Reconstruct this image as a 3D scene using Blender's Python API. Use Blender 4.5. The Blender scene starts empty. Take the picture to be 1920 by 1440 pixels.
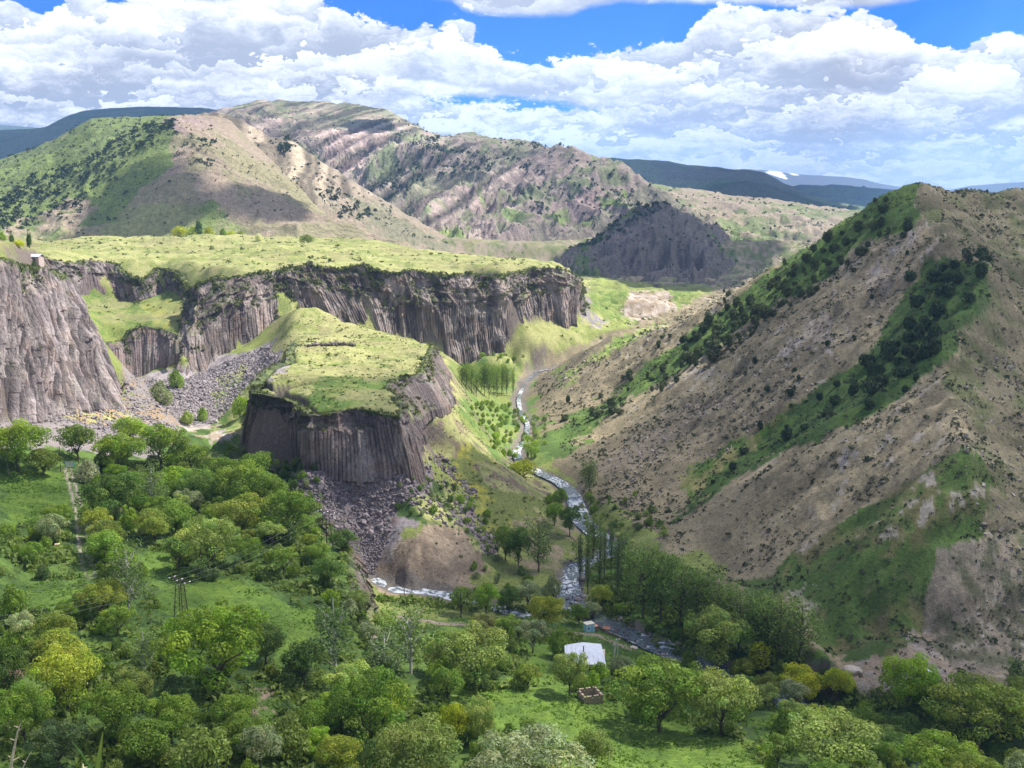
import bpy, math, random, time
import numpy as np
from mathutils import Vector, Matrix
from mathutils.bvhtree import BVHTree
from mathutils.geometry import delaunay_2d_cdt
T0 = time.time()
random.seed(7); RNG = np.random.default_rng(7)
SC = bpy.context.scene
COL = SC.collection

# ------------------------------------------------------------------ camera
CAM_H = 110.0
F = 2059.0                                   # focal length in photo pixels (1920 wide)
PITCH = math.atan((720 - 370) / F)
SP, CP = math.sin(PITCH), math.cos(PITCH)
cam_d = bpy.data.cameras.new('camera')
cam = bpy.data.objects.new('camera', cam_d); COL.objects.link(cam)
cam.location = (0, 0, CAM_H)
cam.rotation_euler = (math.pi / 2 - PITCH, 0, 0)
cam_d.sensor_width = 36.0
cam_d.lens = 36.0 * F / 1920.0
cam_d.clip_start = 0.2
cam_d.clip_end = 60000
SC.camera = cam

# ------------------------------------------------------------------ sun
SUN_AZ = math.radians(62)                    # from +Y towards +X
SUN_EL = math.radians(54)
SUN = Vector((math.sin(SUN_AZ) * math.cos(SUN_EL), math.cos(SUN_AZ) * math.cos(SUN_EL), math.sin(SUN_EL)))
sd = bpy.data.lights.new('sun', 'SUN'); sd.energy = 5.0; sd.angle = math.radians(0.5); sd.color = (1.0, 0.95, 0.87)
so = bpy.data.objects.new('sun', sd); COL.objects.link(so)
so.rotation_euler = SUN.to_track_quat('Z', 'Y').to_euler()
so.location = (0, 0, 3000)

SC.view_settings.view_transform = 'Standard'
SC.view_settings.look = 'None'
SC.view_settings.gamma = 1.0
SC.view_settings.use_curve_mapping = False
SC.view_settings.exposure = 1.05
cy = SC.cycles
cy.max_bounces = 5; cy.diffuse_bounces = 3; cy.glossy_bounces = 2; cy.transmission_bounces = 2
cy.volume_bounces = 0; cy.transparent_max_bounces = 6
cy.use_denoising = True

# ------------------------------------------------------------------ node helper
class NT:
    def __init__(s, tree):
        s.t = tree; s.n = tree.nodes; s.l = tree.links
    def node(s, typ, **kw):
        n = s.n.new(typ)
        for k, v in kw.items(): setattr(n, k, v)
        return n
    def put(s, sock, v):
        if v is None: return
        if isinstance(v, bpy.types.NodeSocket): s.l.new(v, sock)
        else: sock.default_value = v
    def m(s, op, a, b=None, c=None, clamp=False):
        n = s.node('ShaderNodeMath', operation=op, use_clamp=clamp)
        s.put(n.inputs[0], a); s.put(n.inputs[1], b); s.put(n.inputs[2], c)
        return n.outputs[0]
    def vm(s, op, a, b=None):
        n = s.node('ShaderNodeVectorMath', operation=op)
        s.put(n.inputs[0], a)
        if b is not None: s.put(n.inputs[1], b)
        return n.outputs[0]
    def scale(s, a, k):
        n = s.node('ShaderNodeVectorMath', operation='SCALE'); s.put(n.inputs[0], a); s.put(n.inputs['Scale'], k)
        return n.outputs[0]
    def comb(s, x, y, z):
        n = s.node('ShaderNodeCombineXYZ'); s.put(n.inputs[0], x); s.put(n.inputs[1], y); s.put(n.inputs[2], z)
        return n.outputs[0]
    def sep(s, v):
        n = s.node('ShaderNodeSeparateXYZ'); s.put(n.inputs[0], v); return n.outputs
    def noise(s, vec, scale, detail=4, rough=0.55, dist=0.0, lac=2.0):
        n = s.node('ShaderNodeTexNoise'); s.put(n.inputs['Vector'], vec)
        n.inputs['Scale'].default_value = scale; n.inputs['Detail'].default_value = detail
        n.inputs['Roughness'].default_value = rough; n.inputs['Distortion'].default_value = dist
        n.inputs['Lacunarity'].default_value = lac
        return n.outputs['Fac']
    def smooth(s, x, lo, hi, a=0.0, b=1.0):
        n = s.node('ShaderNodeMapRange', interpolation_type='SMOOTHSTEP')
        s.put(n.inputs['Value'], x); s.put(n.inputs['From Min'], lo); s.put(n.inputs['From Max'], hi)
        s.put(n.inputs['To Min'], a); s.put(n.inputs['To Max'], b)
        return n.outputs['Result']
    def lin(s, x, lo, hi, a=0.0, b=1.0):
        n = s.node('ShaderNodeMapRange'); s.put(n.inputs['Value'], x)
        n.inputs['From Min'].default_value = lo; n.inputs['From Max'].default_value = hi
        n.inputs['To Min'].default_value = a; n.inputs['To Max'].default_value = b
        return n.outputs['Result']
    def mix(s, f, a, b, blend='MIX'):
        n = s.node('ShaderNodeMix', data_type='RGBA', blend_type=blend)
        s.put(n.inputs[0], f); s.put(n.inputs[6], a); s.put(n.inputs[7], b)
        return n.outputs[2]
    def curve(s, x, pts):                      # piecewise curve; pts in real units of x and y
        xs = [p[0] for p in pts]; ys = [p[1] for p in pts]
        x0, x1, y0, y1 = min(xs), max(xs), min(ys), max(ys)
        if y1 - y0 < 1e-9: y1 = y0 + 1
        n = s.node('ShaderNodeFloatCurve'); c = n.mapping.curves[0]
        q = [((a - x0) / (x1 - x0), (b - y0) / (y1 - y0)) for a, b in pts]
        c.points[0].location = q[0]; c.points[1].location = q[-1]
        for p in q[1:-1]: c.points.new(*p)
        n.mapping.update()
        s.put(n.inputs['Value'], s.lin(x, x0, x1))
        return s.lin(n.outputs[0], 0, 1, y0, y1)

def c4(r, g, b): return (r, g, b, 1.0)

# ------------------------------------------------------------------ world: blue sky with banks of cumulus
world = bpy.data.worlds.new('World'); SC.world = world; world.use_nodes = True
w = NT(world.node_tree); w.n.clear()
out = w.node('ShaderNodeOutputWorld'); bg = w.node('ShaderNodeBackground')
w.l.new(bg.outputs[0], out.inputs[0])
sky = w.node('ShaderNodeTexSky', sky_type='NISHITA', sun_disc=False)
sky.sun_elevation = SUN_EL; sky.sun_rotation = SUN_AZ
sky.altitude = 1400; sky.air_density = 1.0; sky.dust_density = 0.15; sky.ozone_density = 3.0
d = w.node('ShaderNodeTexCoord').outputs['Generated']
dx, dy, dz = w.sep(d)
hyp = w.m('SQRT', w.m('ADD', w.m('MULTIPLY', dx, dx), w.m('MULTIPLY', dy, dy)))
hyp = w.m('MAXIMUM', hyp, 0.02)
az = w.m('MULTIPLY', w.m('ARCTAN2', dx, dy), 1.0)          # azimuth, 0 = view direction
el = w.m('DIVIDE', dz, hyp)                                   # tangent of the elevation
elw = w.m('MINIMUM', el, 6.0)
# blue of the clear air, deeper than the Nishita horizon as in the clear mountain air of the photo
skycol = w.mix(1.0, sky.outputs[0], c4(0.085, 0.47, 1.22), 'MULTIPLY')

# cloud space: puffs get flatter and smaller towards the horizon
sq = w.m('POWER', w.m('MAXIMUM', w.m('ADD', el, 0.04), 0.001), 0.62)
cx = w.m('DIVIDE', dx, hyp); cyy = w.m('DIVIDE', dy, hyp)
cv = w.comb(w.m('MULTIPLY', cx, 3.0), w.m('MULTIPLY', cyy, 3.0), w.m('MULTIPLY', sq, 4.2))
def U(u): return math.atan((u - 960) / F)
def E(v):
    a = (720 - v) / F
    return (a * CP - SP) / (CP + a * SP)
def vor(vec, scale, smooth_=0.25):
    n = w.node('ShaderNodeTexVoronoi', feature='F1'); w.put(n.inputs['Vector'], vec)
    n.inputs['Scale'].default_value = scale
    return n.outputs['Distance'], n.outputs['Position']
def bank(T, B, seed, amp, scale, soft):
    """one bank of cumulus: T / B give the elevation of its top and of its flat base along the azimuth.
    Every heap of the bank is bright above and grey underneath (its height is measured from its own centre)."""
    off = w.vm('ADD', cv, (seed * 3.7, seed * 1.3, seed * 2.1))
    big = w.noise(off, scale * 1.1, 6, 0.58, 0.2)
    nz_ = w.node('ShaderNodeTexNoise'); w.put(nz_.inputs['Vector'], off); nz_.inputs['Scale'].default_value = scale * 2.6; nz_.inputs['Detail'].default_value = 6; nz_.inputs['Roughness'].default_value = 0.62
    wv = w.vm('SUBTRACT', nz_.outputs['Color'], (0.5, 0.5, 0.5)); fine = nz_.outputs['Fac']
    flat_ = w.vm('MULTIPLY', off, (1.0, 1.0, 1.35))
    w1 = w.vm('ADD', flat_, w.scale(wv, 0.42)); d1, p1 = vor(w1, scale * 0.75, 0.12)
    w2 = w.vm('ADD', flat_, w.scale(wv, 0.30)); d2, p2 = vor(w2, scale * 2.1, 0.15)
    h1 = w.m('MULTIPLY', w.m('SUBTRACT', w.sep(w1)[2], w.sep(p1)[2]), scale * 0.75)
    h2 = w.m('MULTIPLY', w.m('SUBTRACT', w.sep(w2)[2], w.sep(p2)[2]), scale * 2.1)
    puff = w.m('ADD', w.m('ADD', w.m('MULTIPLY', w.m('SUBTRACT', big, 0.5), 1.6), w.m('MULTIPLY', w.m('SUBTRACT', 0.45, d2), 0.75)), w.m('MULTIPLY', w.m('SUBTRACT', fine, 0.5), 0.9))
    top = w.m('ADD', w.m('SUBTRACT', T, el), w.m('MULTIPLY', puff, amp))
    bot = w.m('ADD', w.m('SUBTRACT', el, B), w.m('MULTIPLY', w.m('SUBTRACT', fine, 0.5), amp * 0.6))
    mask = w.m('MULTIPLY', w.smooth(top, 0.0, soft), w.smooth(bot, 0.0, soft * 1.5))
    depth = w.m('DIVIDE', w.m('SUBTRACT', el, B), w.m('MAXIMUM', w.m('SUBTRACT', T, B), 0.01))   # 0 base .. 1 top
    depth = w.m('MINIMUM', w.m('MAXIMUM', depth, 0.0), 1.2)
    br = w.m('ADD', w.m('MULTIPLY', h1, 1.0), w.m('MULTIPLY', h2, 0.42))
    br = w.m('ADD', br, w.m('ADD', w.m('MULTIPLY', w.m('SUBTRACT', big, 0.5), 1.3), w.m('MULTIPLY', depth, 0.55)))
    br = w.m('ADD', br, w.m('MULTIPLY', w.m('SUBTRACT', fine, 0.5), 0.55))
    br = w.smooth(w.m('ADD', br, 0.30), -0.12, 1.25)
    return mask, br
def cc(T, extra=0.0):
    return w.curve(az, [(U(a), E(b)) for a, b in T])
rows = []
# the far banks fill the band above the mountains, the near ones have bigger puffs; elevations follow the photo
rows.append((cc([(-6000, 150), (0, 120), (300, 140), (700, 150), (1000, 190), (1300, 180), (1600, 150), (1920, 140), (7800, 150)]), -0.05, 1.0, 0.020, 6.5, 0.006))
rows.append((cc([(-6000, 60), (0, 70), (250, 60), (500, 110), (760, 105), (900, 120), (1000, 115), (1180, 120), (1330, 140), (1500, 130), (1700, 150), (1920, 130), (7800, 90)]),
             cc([(-6000, 200), (0, 230), (500, 235), (900, 190), (1200, 265), (1500, 285), (1800, 270), (1920, 240), (7800, 200)]), 2.0, 0.032, 5.2, 0.005))
rows.append((cc([(-6000, 10), (0, 5), (60, 20), (110, 45), (150, 30), (200, 0), (640, 0), (700, 38), (800, 30), (900, 55), (960, 88), (1010, 95), (1100, 80), (1190, 95), (1240, 92), (1290, 35), (1360, 10), (1500, 25), (1600, 40), (1680, 78), (1760, 96), (1840, 88), (1920, 82), (7800, 10)]),
             cc([(-6000, 120), (0, 135), (250, 150), (420, 165), (620, 150), (900, 175), (1080, 190), (1240, 190), (1450, 180), (1650, 200), (1920, 215), (7800, 150)]), 3.0, 0.028, 4.0, 0.004))
rows.append((cc([(-6000, -200), (0, -200), (1920, -200), (7800, -200)]),
             cc([(-6000, 0), (0, 5), (60, -60), (150, -40), (240, 12), (420, 22), (600, -20), (740, -10), (850, 8), (1000, 38), (1080, 30), (1150, 14), (1300, 18), (1400, 24), (1560, 36), (1700, 28), (1820, 8), (1920, -40), (7800, 0)]), 4.0, 0.022, 3.0, 0.005))
white = c4(11.4, 11.6, 12.0); grey = c4(4.7, 5.0, 5.9)
colr = w.mix(w.smooth(el, 0.0, 0.12), w.mix(1.0, skycol, c4(1.3, 1.15, 1.0), 'MULTIPLY'), skycol)
for T, B, seed, amp, sc_, soft in rows:
    mk, br = bank(T, B, seed, amp, sc_, soft)
    shade = w.mix(br, grey, white)
    colr = w.mix(mk, colr, shade)
# overhead: broken cumulus seen from below (outside the photograph, the sky simply goes on)
pl = w.comb(w.m('DIVIDE', dx, w.m('ADD', w.m('ABSOLUTE', dz), 0.1)), w.m('DIVIDE', dy, w.m('ADD', w.m('ABSOLUTE', dz), 0.1)), 3.3)
ov = w.noise(pl, 1.6, 7, 0.55, 0.2)
ovm = w.smooth(ov, 0.47, 0.56)
ovc = w.mix(w.smooth(ov, 0.5, 0.72), white, grey)
over = w.mix(ovm, skycol, ovc)
colr = w.mix(w.smooth(el, E(-160), E(-420)), colr, over)
# thin bright haze at the very horizon
colr = w.mix(w.smooth(el, 0.06, 0.0, 0.0, 0.45), colr, c4(9.2, 9.8, 10.8))
w.put(bg.inputs['Color'], colr)
bg.inputs['Strength'].default_value = 0.063
world.cycles.sampling_method = 'MANUAL'; world.cycles.sample_map_resolution = 512

# ------------------------------------------------------------------ projection helpers
def t_of(v):
    a = (720 - v) / F
    return (SP - a * CP) / (CP + a * SP)
def pY(u, v, Y):
    a = (720 - v) / F
    k = Y / (CP + a * SP)
    return ((u - 960) / F * k, Y, CAM_H + (-SP + a * CP) * k)
def pz(u, v, z):
    return pY(u, v, (CAM_H - z) / t_of(v))
def project(x, y, z):
    yy = np.asarray(y) * CP - (np.asarray(z) - CAM_H) * SP
    zz = np.asarray(y) * SP + (np.asarray(z) - CAM_H) * CP
    yy = np.where(yy < 0.1, 0.1, yy)
    return 960 + F * np.asarray(x) / yy, 720 - F * zz / yy

# ------------------------------------------------------------------ numpy noise
def _h(ix, iy, s):
    n = (ix.astype(np.int64) * 374761393 + iy.astype(np.int64) * 668265263 + s * 974634777) & 0xffffffff
    n = ((n ^ (n >> 13)) * 1274126177) & 0xffffffff
    n = n ^ (n >> 16)
    return (n & 0xffffff) / float(0xffffff)
def vnoise(x, y, s=0):
    ix = np.floor(x); iy = np.floor(y); fx = x - ix; fy = y - iy
    fx = fx * fx * fx * (fx * (fx * 6 - 15) + 10); fy = fy * fy * fy * (fy * (fy * 6 - 15) + 10)
    a = _h(ix, iy, s); b = _h(ix + 1, iy, s); c = _h(ix, iy + 1, s); e = _h(ix + 1, iy + 1, s)
    return (a + (b - a) * fx) * (1 - fy) + (c + (e - c) * fx) * fy
def fbm(x, y, oct=5, s=0, gain=0.5, lac=2.03):
    x = np.asarray(x, float); y = np.asarray(y, float)
    r = np.zeros(np.broadcast(x, y).shape); a = 1.0; t = 0.0
    for i in range(oct):
        r += a * vnoise(x + 13.7 * i, y - 7.1 * i, s + i * 17); t += a
        a *= gain; x, y = (x * 0.8 - y * 0.6) * lac, (x * 0.6 + y * 0.8) * lac
    return r / t
def ridged(x, y, oct=5, s=0, gain=0.5, lac=2.05):
    x = np.asarray(x, float); y = np.asarray(y, float)
    r = np.zeros(np.broadcast(x, y).shape); a = 1.0; t = 0.0
    for i in range(oct):
        n = 1 - np.abs(2 * vnoise(x + 5.3 * i, y + 9.1 * i, s + i * 31) - 1); r += a * n * n; t += a
        a *= gain; x, y = (x * 0.8 - y * 0.6) * lac, (x * 0.6 + y * 0.8) * lac
    return r / t
def sst(x, a, b):
    t = np.clip((x - a) / (b - a), 0, 1); return t * t * (3 - 2 * t)
def inpoly(px, py, poly):
    r = np.zeros(px.shape, bool); n = len(poly); j = n - 1
    for i in range(n):
        xi, yi = poly[i]; xj, yj = poly[j]
        if yi != yj:
            c = ((yi > py) != (yj > py)) & (px < (xj - xi) * (py - yi) / (yj - yi) + xi)
            r ^= c
        j = i
    return r

# ------------------------------------------------------------------ object helpers
def link(o, parent=None):
    COL.objects.link(o)
    if parent is not None: o.parent = parent
    return o
def np_mesh(name, verts, faces, cols=None, smooth=True):
    """verts (n,3) float, faces (m,k) int with k = 3 or 4, optional per-vertex rgba"""
    verts = np.asarray(verts, np.float32); faces = np.asarray(faces, np.int32)
    me = bpy.data.meshes.new(name)
    me.vertices.add(len(verts)); me.vertices.foreach_set('co', verts.ravel())
    k = faces.shape[1]
    me.loops.add(faces.size); me.loops.foreach_set('vertex_index', faces.ravel())
    me.polygons.add(len(faces)); me.polygons.foreach_set('loop_start', np.arange(len(faces), dtype=np.int32) * k)
    if smooth: me.polygons.foreach_set('use_smooth', np.ones(len(faces), bool))
    else: me.polygons.foreach_set('use_smooth', np.zeros(len(faces), bool))
    if cols is not None:
        at = me.color_attributes.new('Col', 'FLOAT_COLOR', 'POINT')
        at.data.foreach_set('color', np.asarray(cols, np.float32).ravel())
    me.update(calc_edges=True)
    return me
def grid_faces(nr, nc, wrap=False):
    i = np.arange(nr - 1)[:, None]; j = np.arange(nc if wrap else nc - 1)[None, :]
    a = i * nc + j; b = i * nc + (j + 1) % nc
    return np.stack([a, b, b + nc, a + nc], -1).reshape(-1, 4)
def structure(o): o['kind'] = 'structure'; return o
def thing(o, label, cat, group=None):
    o['label'] = label; o['category'] = cat
    if group: o['group'] = group
    return o
# ------------------------------------------------------------------ terrain materials
def ground_material(name, fine=1.0, bump=0.25, dark=0.45):
    m = bpy.data.materials.new(name); m.use_nodes = True; g = NT(m.node_tree); g.n.clear()
    o = g.node('ShaderNodeOutputMaterial'); b = g.node('ShaderNodeBsdfPrincipled'); g.l.new(b.outputs[0], o.inputs[0])
    b.inputs['Roughness'].default_value = 0.95; b.inputs['Specular IOR Level'].default_value = 0.15
    at = g.node('ShaderNodeVertexColor', layer_name='Col')
    pos = g.node('ShaderNodeNewGeometry').outputs['Position']
    n1 = g.noise(pos, 0.55 * fine, 5, 0.65); n2 = g.noise(pos, 2.2 * fine, 3, 0.6)
    tone = g.lin(n1, 0.3, 0.7, 1 - dark, 1 + dark)
    tone2 = g.lin(n2, 0.3, 0.7, 0.75, 1.25)
    c = g.mix(1.0, at.outputs[0], g.comb(tone, tone, tone), 'MULTIPLY')
    c = g.mix(1.0, c, g.comb(tone2, tone2, g.m('POWER', tone2, 1.2)), 'MULTIPLY')
    g.put(b.inputs['Base Color'], c)
    bm = g.node('ShaderNodeBump'); bm.inputs['Strength'].default_value = bump; bm.inputs['Distance'].default_value = 1.2 / fine
    g.put(bm.inputs['Height'], g.m('ADD', n1, g.m('MULTIPLY', n2, 0.4))); g.put(b.inputs['Normal'], bm.outputs[0])
    return m
M_GROUND = ground_material('ground_soil_and_grass', 1.6, 0.5, 0.32)
M_HILL = ground_material('hill_soil_and_grass', 0.35, 0.6, 0.28)
M_FAR = ground_material('far_hill_soil', 0.06, 0.4, 0.2)

# palette (linear albedo)
TAN = (0.275, 0.215, 0.148); TAN_D = (0.180, 0.140, 0.098); PALE = (0.40, 0.345, 0.29)
GRASS = (0.185, 0.215, 0.060); LUSH = (0.095, 0.155, 0.032); DEEP = (0.048, 0.085, 0.022); YEL = (0.33, 0.31, 0.05)
DRYG = (0.290, 0.290, 0.115); SCREE = (0.200, 0.178, 0.180); ROCKB = (0.135, 0.110, 0.095); ORANGE = (0.31, 0.215, 0.115)
PURP = (0.165, 0.130, 0.125); GRAVEL = (0.38, 0.34, 0.29)

# ------------------------------------------------------------------ control lines of the valley (u, v, value, 'z' or 'Y')
CTRL = []
def Lz(*pts, step=None):
    P = [pz(*p) for p in pts]; dens(P)
def LY(*pts):
    P = [pY(*p) for p in pts]; dens(P)
def LW(*pts): dens([tuple(map(float, p)) for p in pts])
def dens(P):
    for a, b in zip(P[:-1], P[1:]):
        a = np.array(a); b = np.array(b); L = np.hypot(*(b - a)[:2]); n = max(1, int(L / max(5.0, 0.016 * (a[1] + b[1]) / 2)))
        for i in range(n): CTRL.append(tuple(a + (b - a) * i / n))
    CTRL.append(tuple(P[-1]))

RIVER = [pz(*p) for p in [(2000, 1520, -.8), (1750, 1440, -.7), (1560, 1350, -.6), (1420, 1290, -.4), (1300, 1236, -.2), (1215, 1203, 0), (1150, 1172, 0.1), (1090, 1145, 0.3), (1066, 1118, 0.4), (1062, 1085, .5),
         (1090, 1058, .7), (1140, 1040, .9), (1148, 1018, 1.0), (1112, 996, 1.2), (1088, 972, 1.4), (1075, 925, 1.7), (1050, 903, 1.9), (1008, 884, 2.1), (972, 862, 2.4), (968, 845, 2.7), (985, 822, 3.0),
         (990, 795, 3.3), (975, 770, 3.7), (972, 745, 4.3), (985, 715, 5)]] + [(16, 655, 7), (45, 668, 9), (100, 674, 12), (200, 695, 17), (320, 760, 24)]
STREAM = [pz(*p) for p in [(690, 1085, 3.2), (745, 1107, 2.4), (790, 1109, 2.0), (838, 1117, 1.5), (900, 1135, 1.2), (980, 1152, .9), (1050, 1150, .6), (1085, 1146, .4)]]

# near ground and left terrace
LW((-420, 40, 60), (-200, 40, 52), (0, 40, 50), (200, 40, 52), (500, 40, 70))
LW((-260, 90, 40), (-120, 92, 40), (0, 92, 37), (120, 92, 36), (260, 92, 44))
Lz((-700, 1500, 44), (-300, 1440, 38), (0, 1440, 34), (400, 1440, 30), (800, 1440, 23), (1200, 1440, 16), (1600, 1440, 15), (1920, 1440, 19), (2300, 1440, 34))
Lz((-300, 1300, 38), (0, 1300, 33), (400, 1300, 29), (600, 1290, 24), (760, 1310, 18), (900, 1300, 14.5), (1000, 1290, 13), (1130, 1300, 11), (1300, 1360, 10), (1500, 1330, 9))
Lz((850, 1400, 17), (1050, 1380, 14), (1200, 1400, 12.5))
Lz((-300, 1150, 36), (0, 1150, 31), (250, 1150, 29), (400, 1140, 27), (560, 1170, 25), (640, 1190, 23))
Lz((-300, 1000, 33), (0, 1010, 30), (170, 1050, 28.5), (400, 1060, 26), (600, 1030, 24.5), (640, 1050, 24))
Lz((-300, 900, 36), (0, 900, 30), (130, 880, 26), (300, 930, 22), (450, 930, 20), (540, 950, 19.5))
# rocky end of the terrace above the stream
Lz((610, 975, 17), (648, 1035, 22.5), (662, 1080, 22), (672, 1120, 21.5), (684, 1165, 20), (700, 1210, 17))
Lz((668, 1035, 8), (686, 1080, 6), (702, 1120, 5.5), (716, 1165, 6.5), (740, 1205, 10))
Lz((800, 1230, 9.5), (900, 1240, 8.5), (1000, 1235, 8), (1100, 1240, 7.2), (1200, 1262, 5), (1300, 1290, 3.5))
Lz((760, 1165, 6), (850, 1180, 6), (960, 1185, 5), (1060, 1180, 3.5), (1120, 1190, 3))
Lz((850, 1148, 3.2), (950, 1165, 3), (1020, 1160, 2.4))
for wide, dzv in ((3.0, -0.9), (6.5, 0.7)):
    for side in (-1, 1):
        P = [np.array(p) for p in RIVER]; O = []
        for i, p in enumerate(P):
            t = P[min(i + 1, len(P) - 1)] - P[max(i - 1, 0)]; t = t[:2] / np.hypot(*t[:2])
            O.append((p[0] + side * wide * -t[1], p[1] + side * wide * t[0], p[2] + dzv))
        dens(O)
dens([(a, b, c - 1.2) for a, b, c in RIVER])
P = [np.array(p) for p in STREAM]
for side in (-1, 0, 1):
    O = []
    for i, p in enumerate(P):
        t = P[min(i + 1, len(P) - 1)] - P[max(i - 1, 0)]; t = t[:2] / np.hypot(*t[:2])
        O.append((p[0] + side * 3.4 * -t[1], p[1] + side * 3.4 * t[0], p[2] + (0.6 if side else -0.8)))
    dens(O)
# spit of tan earth between stream and main river, below the mesa
Lz((730, 1095, 3.2), (760, 1062, 8), (790, 1010, 13), (800, 985, 14.5))
Lz((850, 1095, 3.0), (870, 1060, 5.5), (860, 1010, 10), (840, 980, 13))
Lz((720, 1070, 4.5), (735, 1020, 11), (750, 985, 15))
Lz((900, 1105, 2.2), (960, 1050, 3.0), (1000, 1015, 3.2), (1040, 1040, 2.2), (1045, 1080, 1.6))
# talus below the front cliff
Lz((690, 1062, 5.5), (670, 1010, 10), (660, 960, 16), (658, 915, 22), (658, 882, 27.5))
Lz((600, 950, 18), (590, 915, 23), (588, 885, 27))
Lz((740, 960, 16), (755, 925, 21), (765, 890, 25.5))
# mesa: front cliff base, then the rim a few metres behind it
MESA_RIM = [(548, 640, 46.5), (538, 655, 46.2), (540, 676, 45.8), (500, 690, 45.6), (470, 722, 45.2), (474, 735, 45.0), (520, 745, 44.8), (562, 760, 44.6), (580, 775, 44.4), (620, 772, 44.4), (660, 769, 44.5), (705, 772, 44.4),
            (748, 780, 44.0), (757, 768, 44.2), (748, 752, 44.6), (722, 735, 45), (735, 716, 45.2), (765, 705, 45.2), (790, 700, 45.2), (803, 672, 45.4), (812, 648, 45.5)]
MESA_BASE = [(535, 720, 28), (515, 750, 24), (480, 790, 22), (455, 812, 20.5), (452, 828, 20), (500, 850, 20.5), (545, 868, 22), (585, 882, 26.5), (620, 880, 27.5), (660, 882, 27.5), (705, 884, 27.2), (745, 890, 26),
             (776, 908, 23), (792, 880, 24), (790, 830, 30), (782, 790, 35.5), (800, 770, 35), (822, 765, 34), (838, 758, 33), (843, 735, 33), (842, 700, 34)]
mr = [np.array(pz(*p)) for p in MESA_RIM]; mb = [np.array(pz(*p)) for p in MESA_BASE]
cen = np.array([-52.0, 430.0])
def inset(p, k):
    q = np.array(p, float); dd = cen - q[:2]; q[:2] += dd / np.hypot(*dd) * k; return q
dens([inset(p, 4.0) for p in mr]); dens([inset(p, 9.0) for p in mr])
dens([inset(p, 1.5) for p in mb]); 
Lz((600, 740, 45.2), (680, 735, 45.3)); Lz((560, 705, 46), (700, 700, 46)); Lz((600, 670, 46.5), (740, 670, 46.5)); Lz((620, 645, 47), (790, 640, 46.5))
# ramp / neck joining the mesa to the plateau
LY((560, 640, 510), (640, 632, 515), (720, 632, 525))
LY((535, 640, 525), (545, 600, 545), (556, 574, 560))
LY((590, 572, 562), (640, 596, 555), (690, 622, 545), (760, 636, 530))
LY((540, 585, 585), (600, 590, 590), (700, 633, 580), (780, 645, 560))
# right flank of the mesa down to the river
LY((846, 775, 415), (870, 810, 400), (905, 855, 385), (950, 895, 373), (1008, 940, 366))
LY((800, 850, 378), (840, 890, 365), (900, 940, 352), (960, 975, 348))
LY((790, 920, 345), (840, 960, 336), (900, 1000, 326), (950, 1010, 335))
LY((850, 700, 500), (868, 735, 470), (895, 790, 440), (930, 830, 425), (975, 885, 402))
Lz((842, 672, 32), (870, 705, 20), (900, 745, 10), (930, 790, 6), (940, 830, 5))
Lz((930, 850, 5), (975, 890, 4), (1030, 925, 3.2), (1050, 965, 3))
Lz((860, 690, 10), (880, 700, 7), (920, 745, 6), (950, 760, 5.5))
# grove flat
Lz((850, 690, 9), (900, 680, 8.5), (960, 690, 8), (980, 710, 7))
# far valley bend
LW((-40, 640, 20), (-60, 620, 26))
# plateau cliffs: rims and bases (cliff sheets are built separately, the ground steps behind them)
# alcove (upper left)
R_ALC = [(70, 478, 640), (120, 494, 655), (165, 489, 690), (215, 496, 700), (238, 515, 690), (262, 528, 680), (300, 503, 700), (332, 512, 672), (352, 540, 640)]
B_ALC = [(95, 560, 640), (140, 556, 650), (175, 555, 675), (225, 566, 680), (255, 566, 672), (285, 556, 668), (310, 548, 682), (335, 545, 655), (360, 562, 628)]
# main plateau front, left to right
R_MAIN = [(352, 545, 615), (375, 532, 602), (405, 520, 605), (440, 520, 612), (480, 512, 622), (530, 505, 634), (580, 498, 640), (640, 503, 645), (680, 496, 648), (735, 512, 648), (780, 508, 655), (830, 517, 656), (870, 512, 666), (935, 520, 674),
          (950, 512, 690), (1000, 503, 705), (1050, 503, 720), (1078, 512, 735), (1090, 530, 755), (1082, 545, 790)]
B_MAIN = [(345, 640, 590), (338, 690, 560), (350, 706, 556), (385, 700, 562), (410, 672, 575), (450, 655, 588), (505, 637, 600), (540, 615, 608), (600, 625, 618), (690, 625, 628), (740, 640, 632), (800, 662, 636), (850, 670, 642), (900, 670, 650),
          (940, 655, 662), (985, 610, 682), (1020, 605, 700), (1060, 612, 708), (1075, 600, 725), (1105, 575, 750)]
# lower cliff of the gully (under the green terrace)
R_LOW = [(150, 645, 566), (200, 643, 576), (230, 640, 584), (246, 616, 590), (266, 611, 592), (300, 616, 588), (338, 630, 578)]
B_LOW = [(150, 690, 558), (205, 706, 561), (235, 712, 565), (250, 712, 568), (268, 706, 570), (294, 688, 568), (340, 660, 562)]
def back(P, k, dzv=0.0, c2=None):
    O = []
    for i, p in enumerate(P):
        p = np.array(p, float); t = np.array(P[min(i + 1, len(P) - 1)]) - np.array(P[max(i - 1, 0)]); t = t[:2] / (np.hypot(*t[:2]) + 1e-9)
        O.append((p[0] - t[1] * k, p[1] + t[0] * k, p[2] + dzv))
    return O
def W(L): return [np.array(pY(*p)) for p in L]
for R, B in ((R_ALC, B_ALC), (R_MAIN, B_MAIN), (R_LOW, B_LOW)):
    dens(back(W(R), 4.0)); dens(back(W(B), 1.2))
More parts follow.
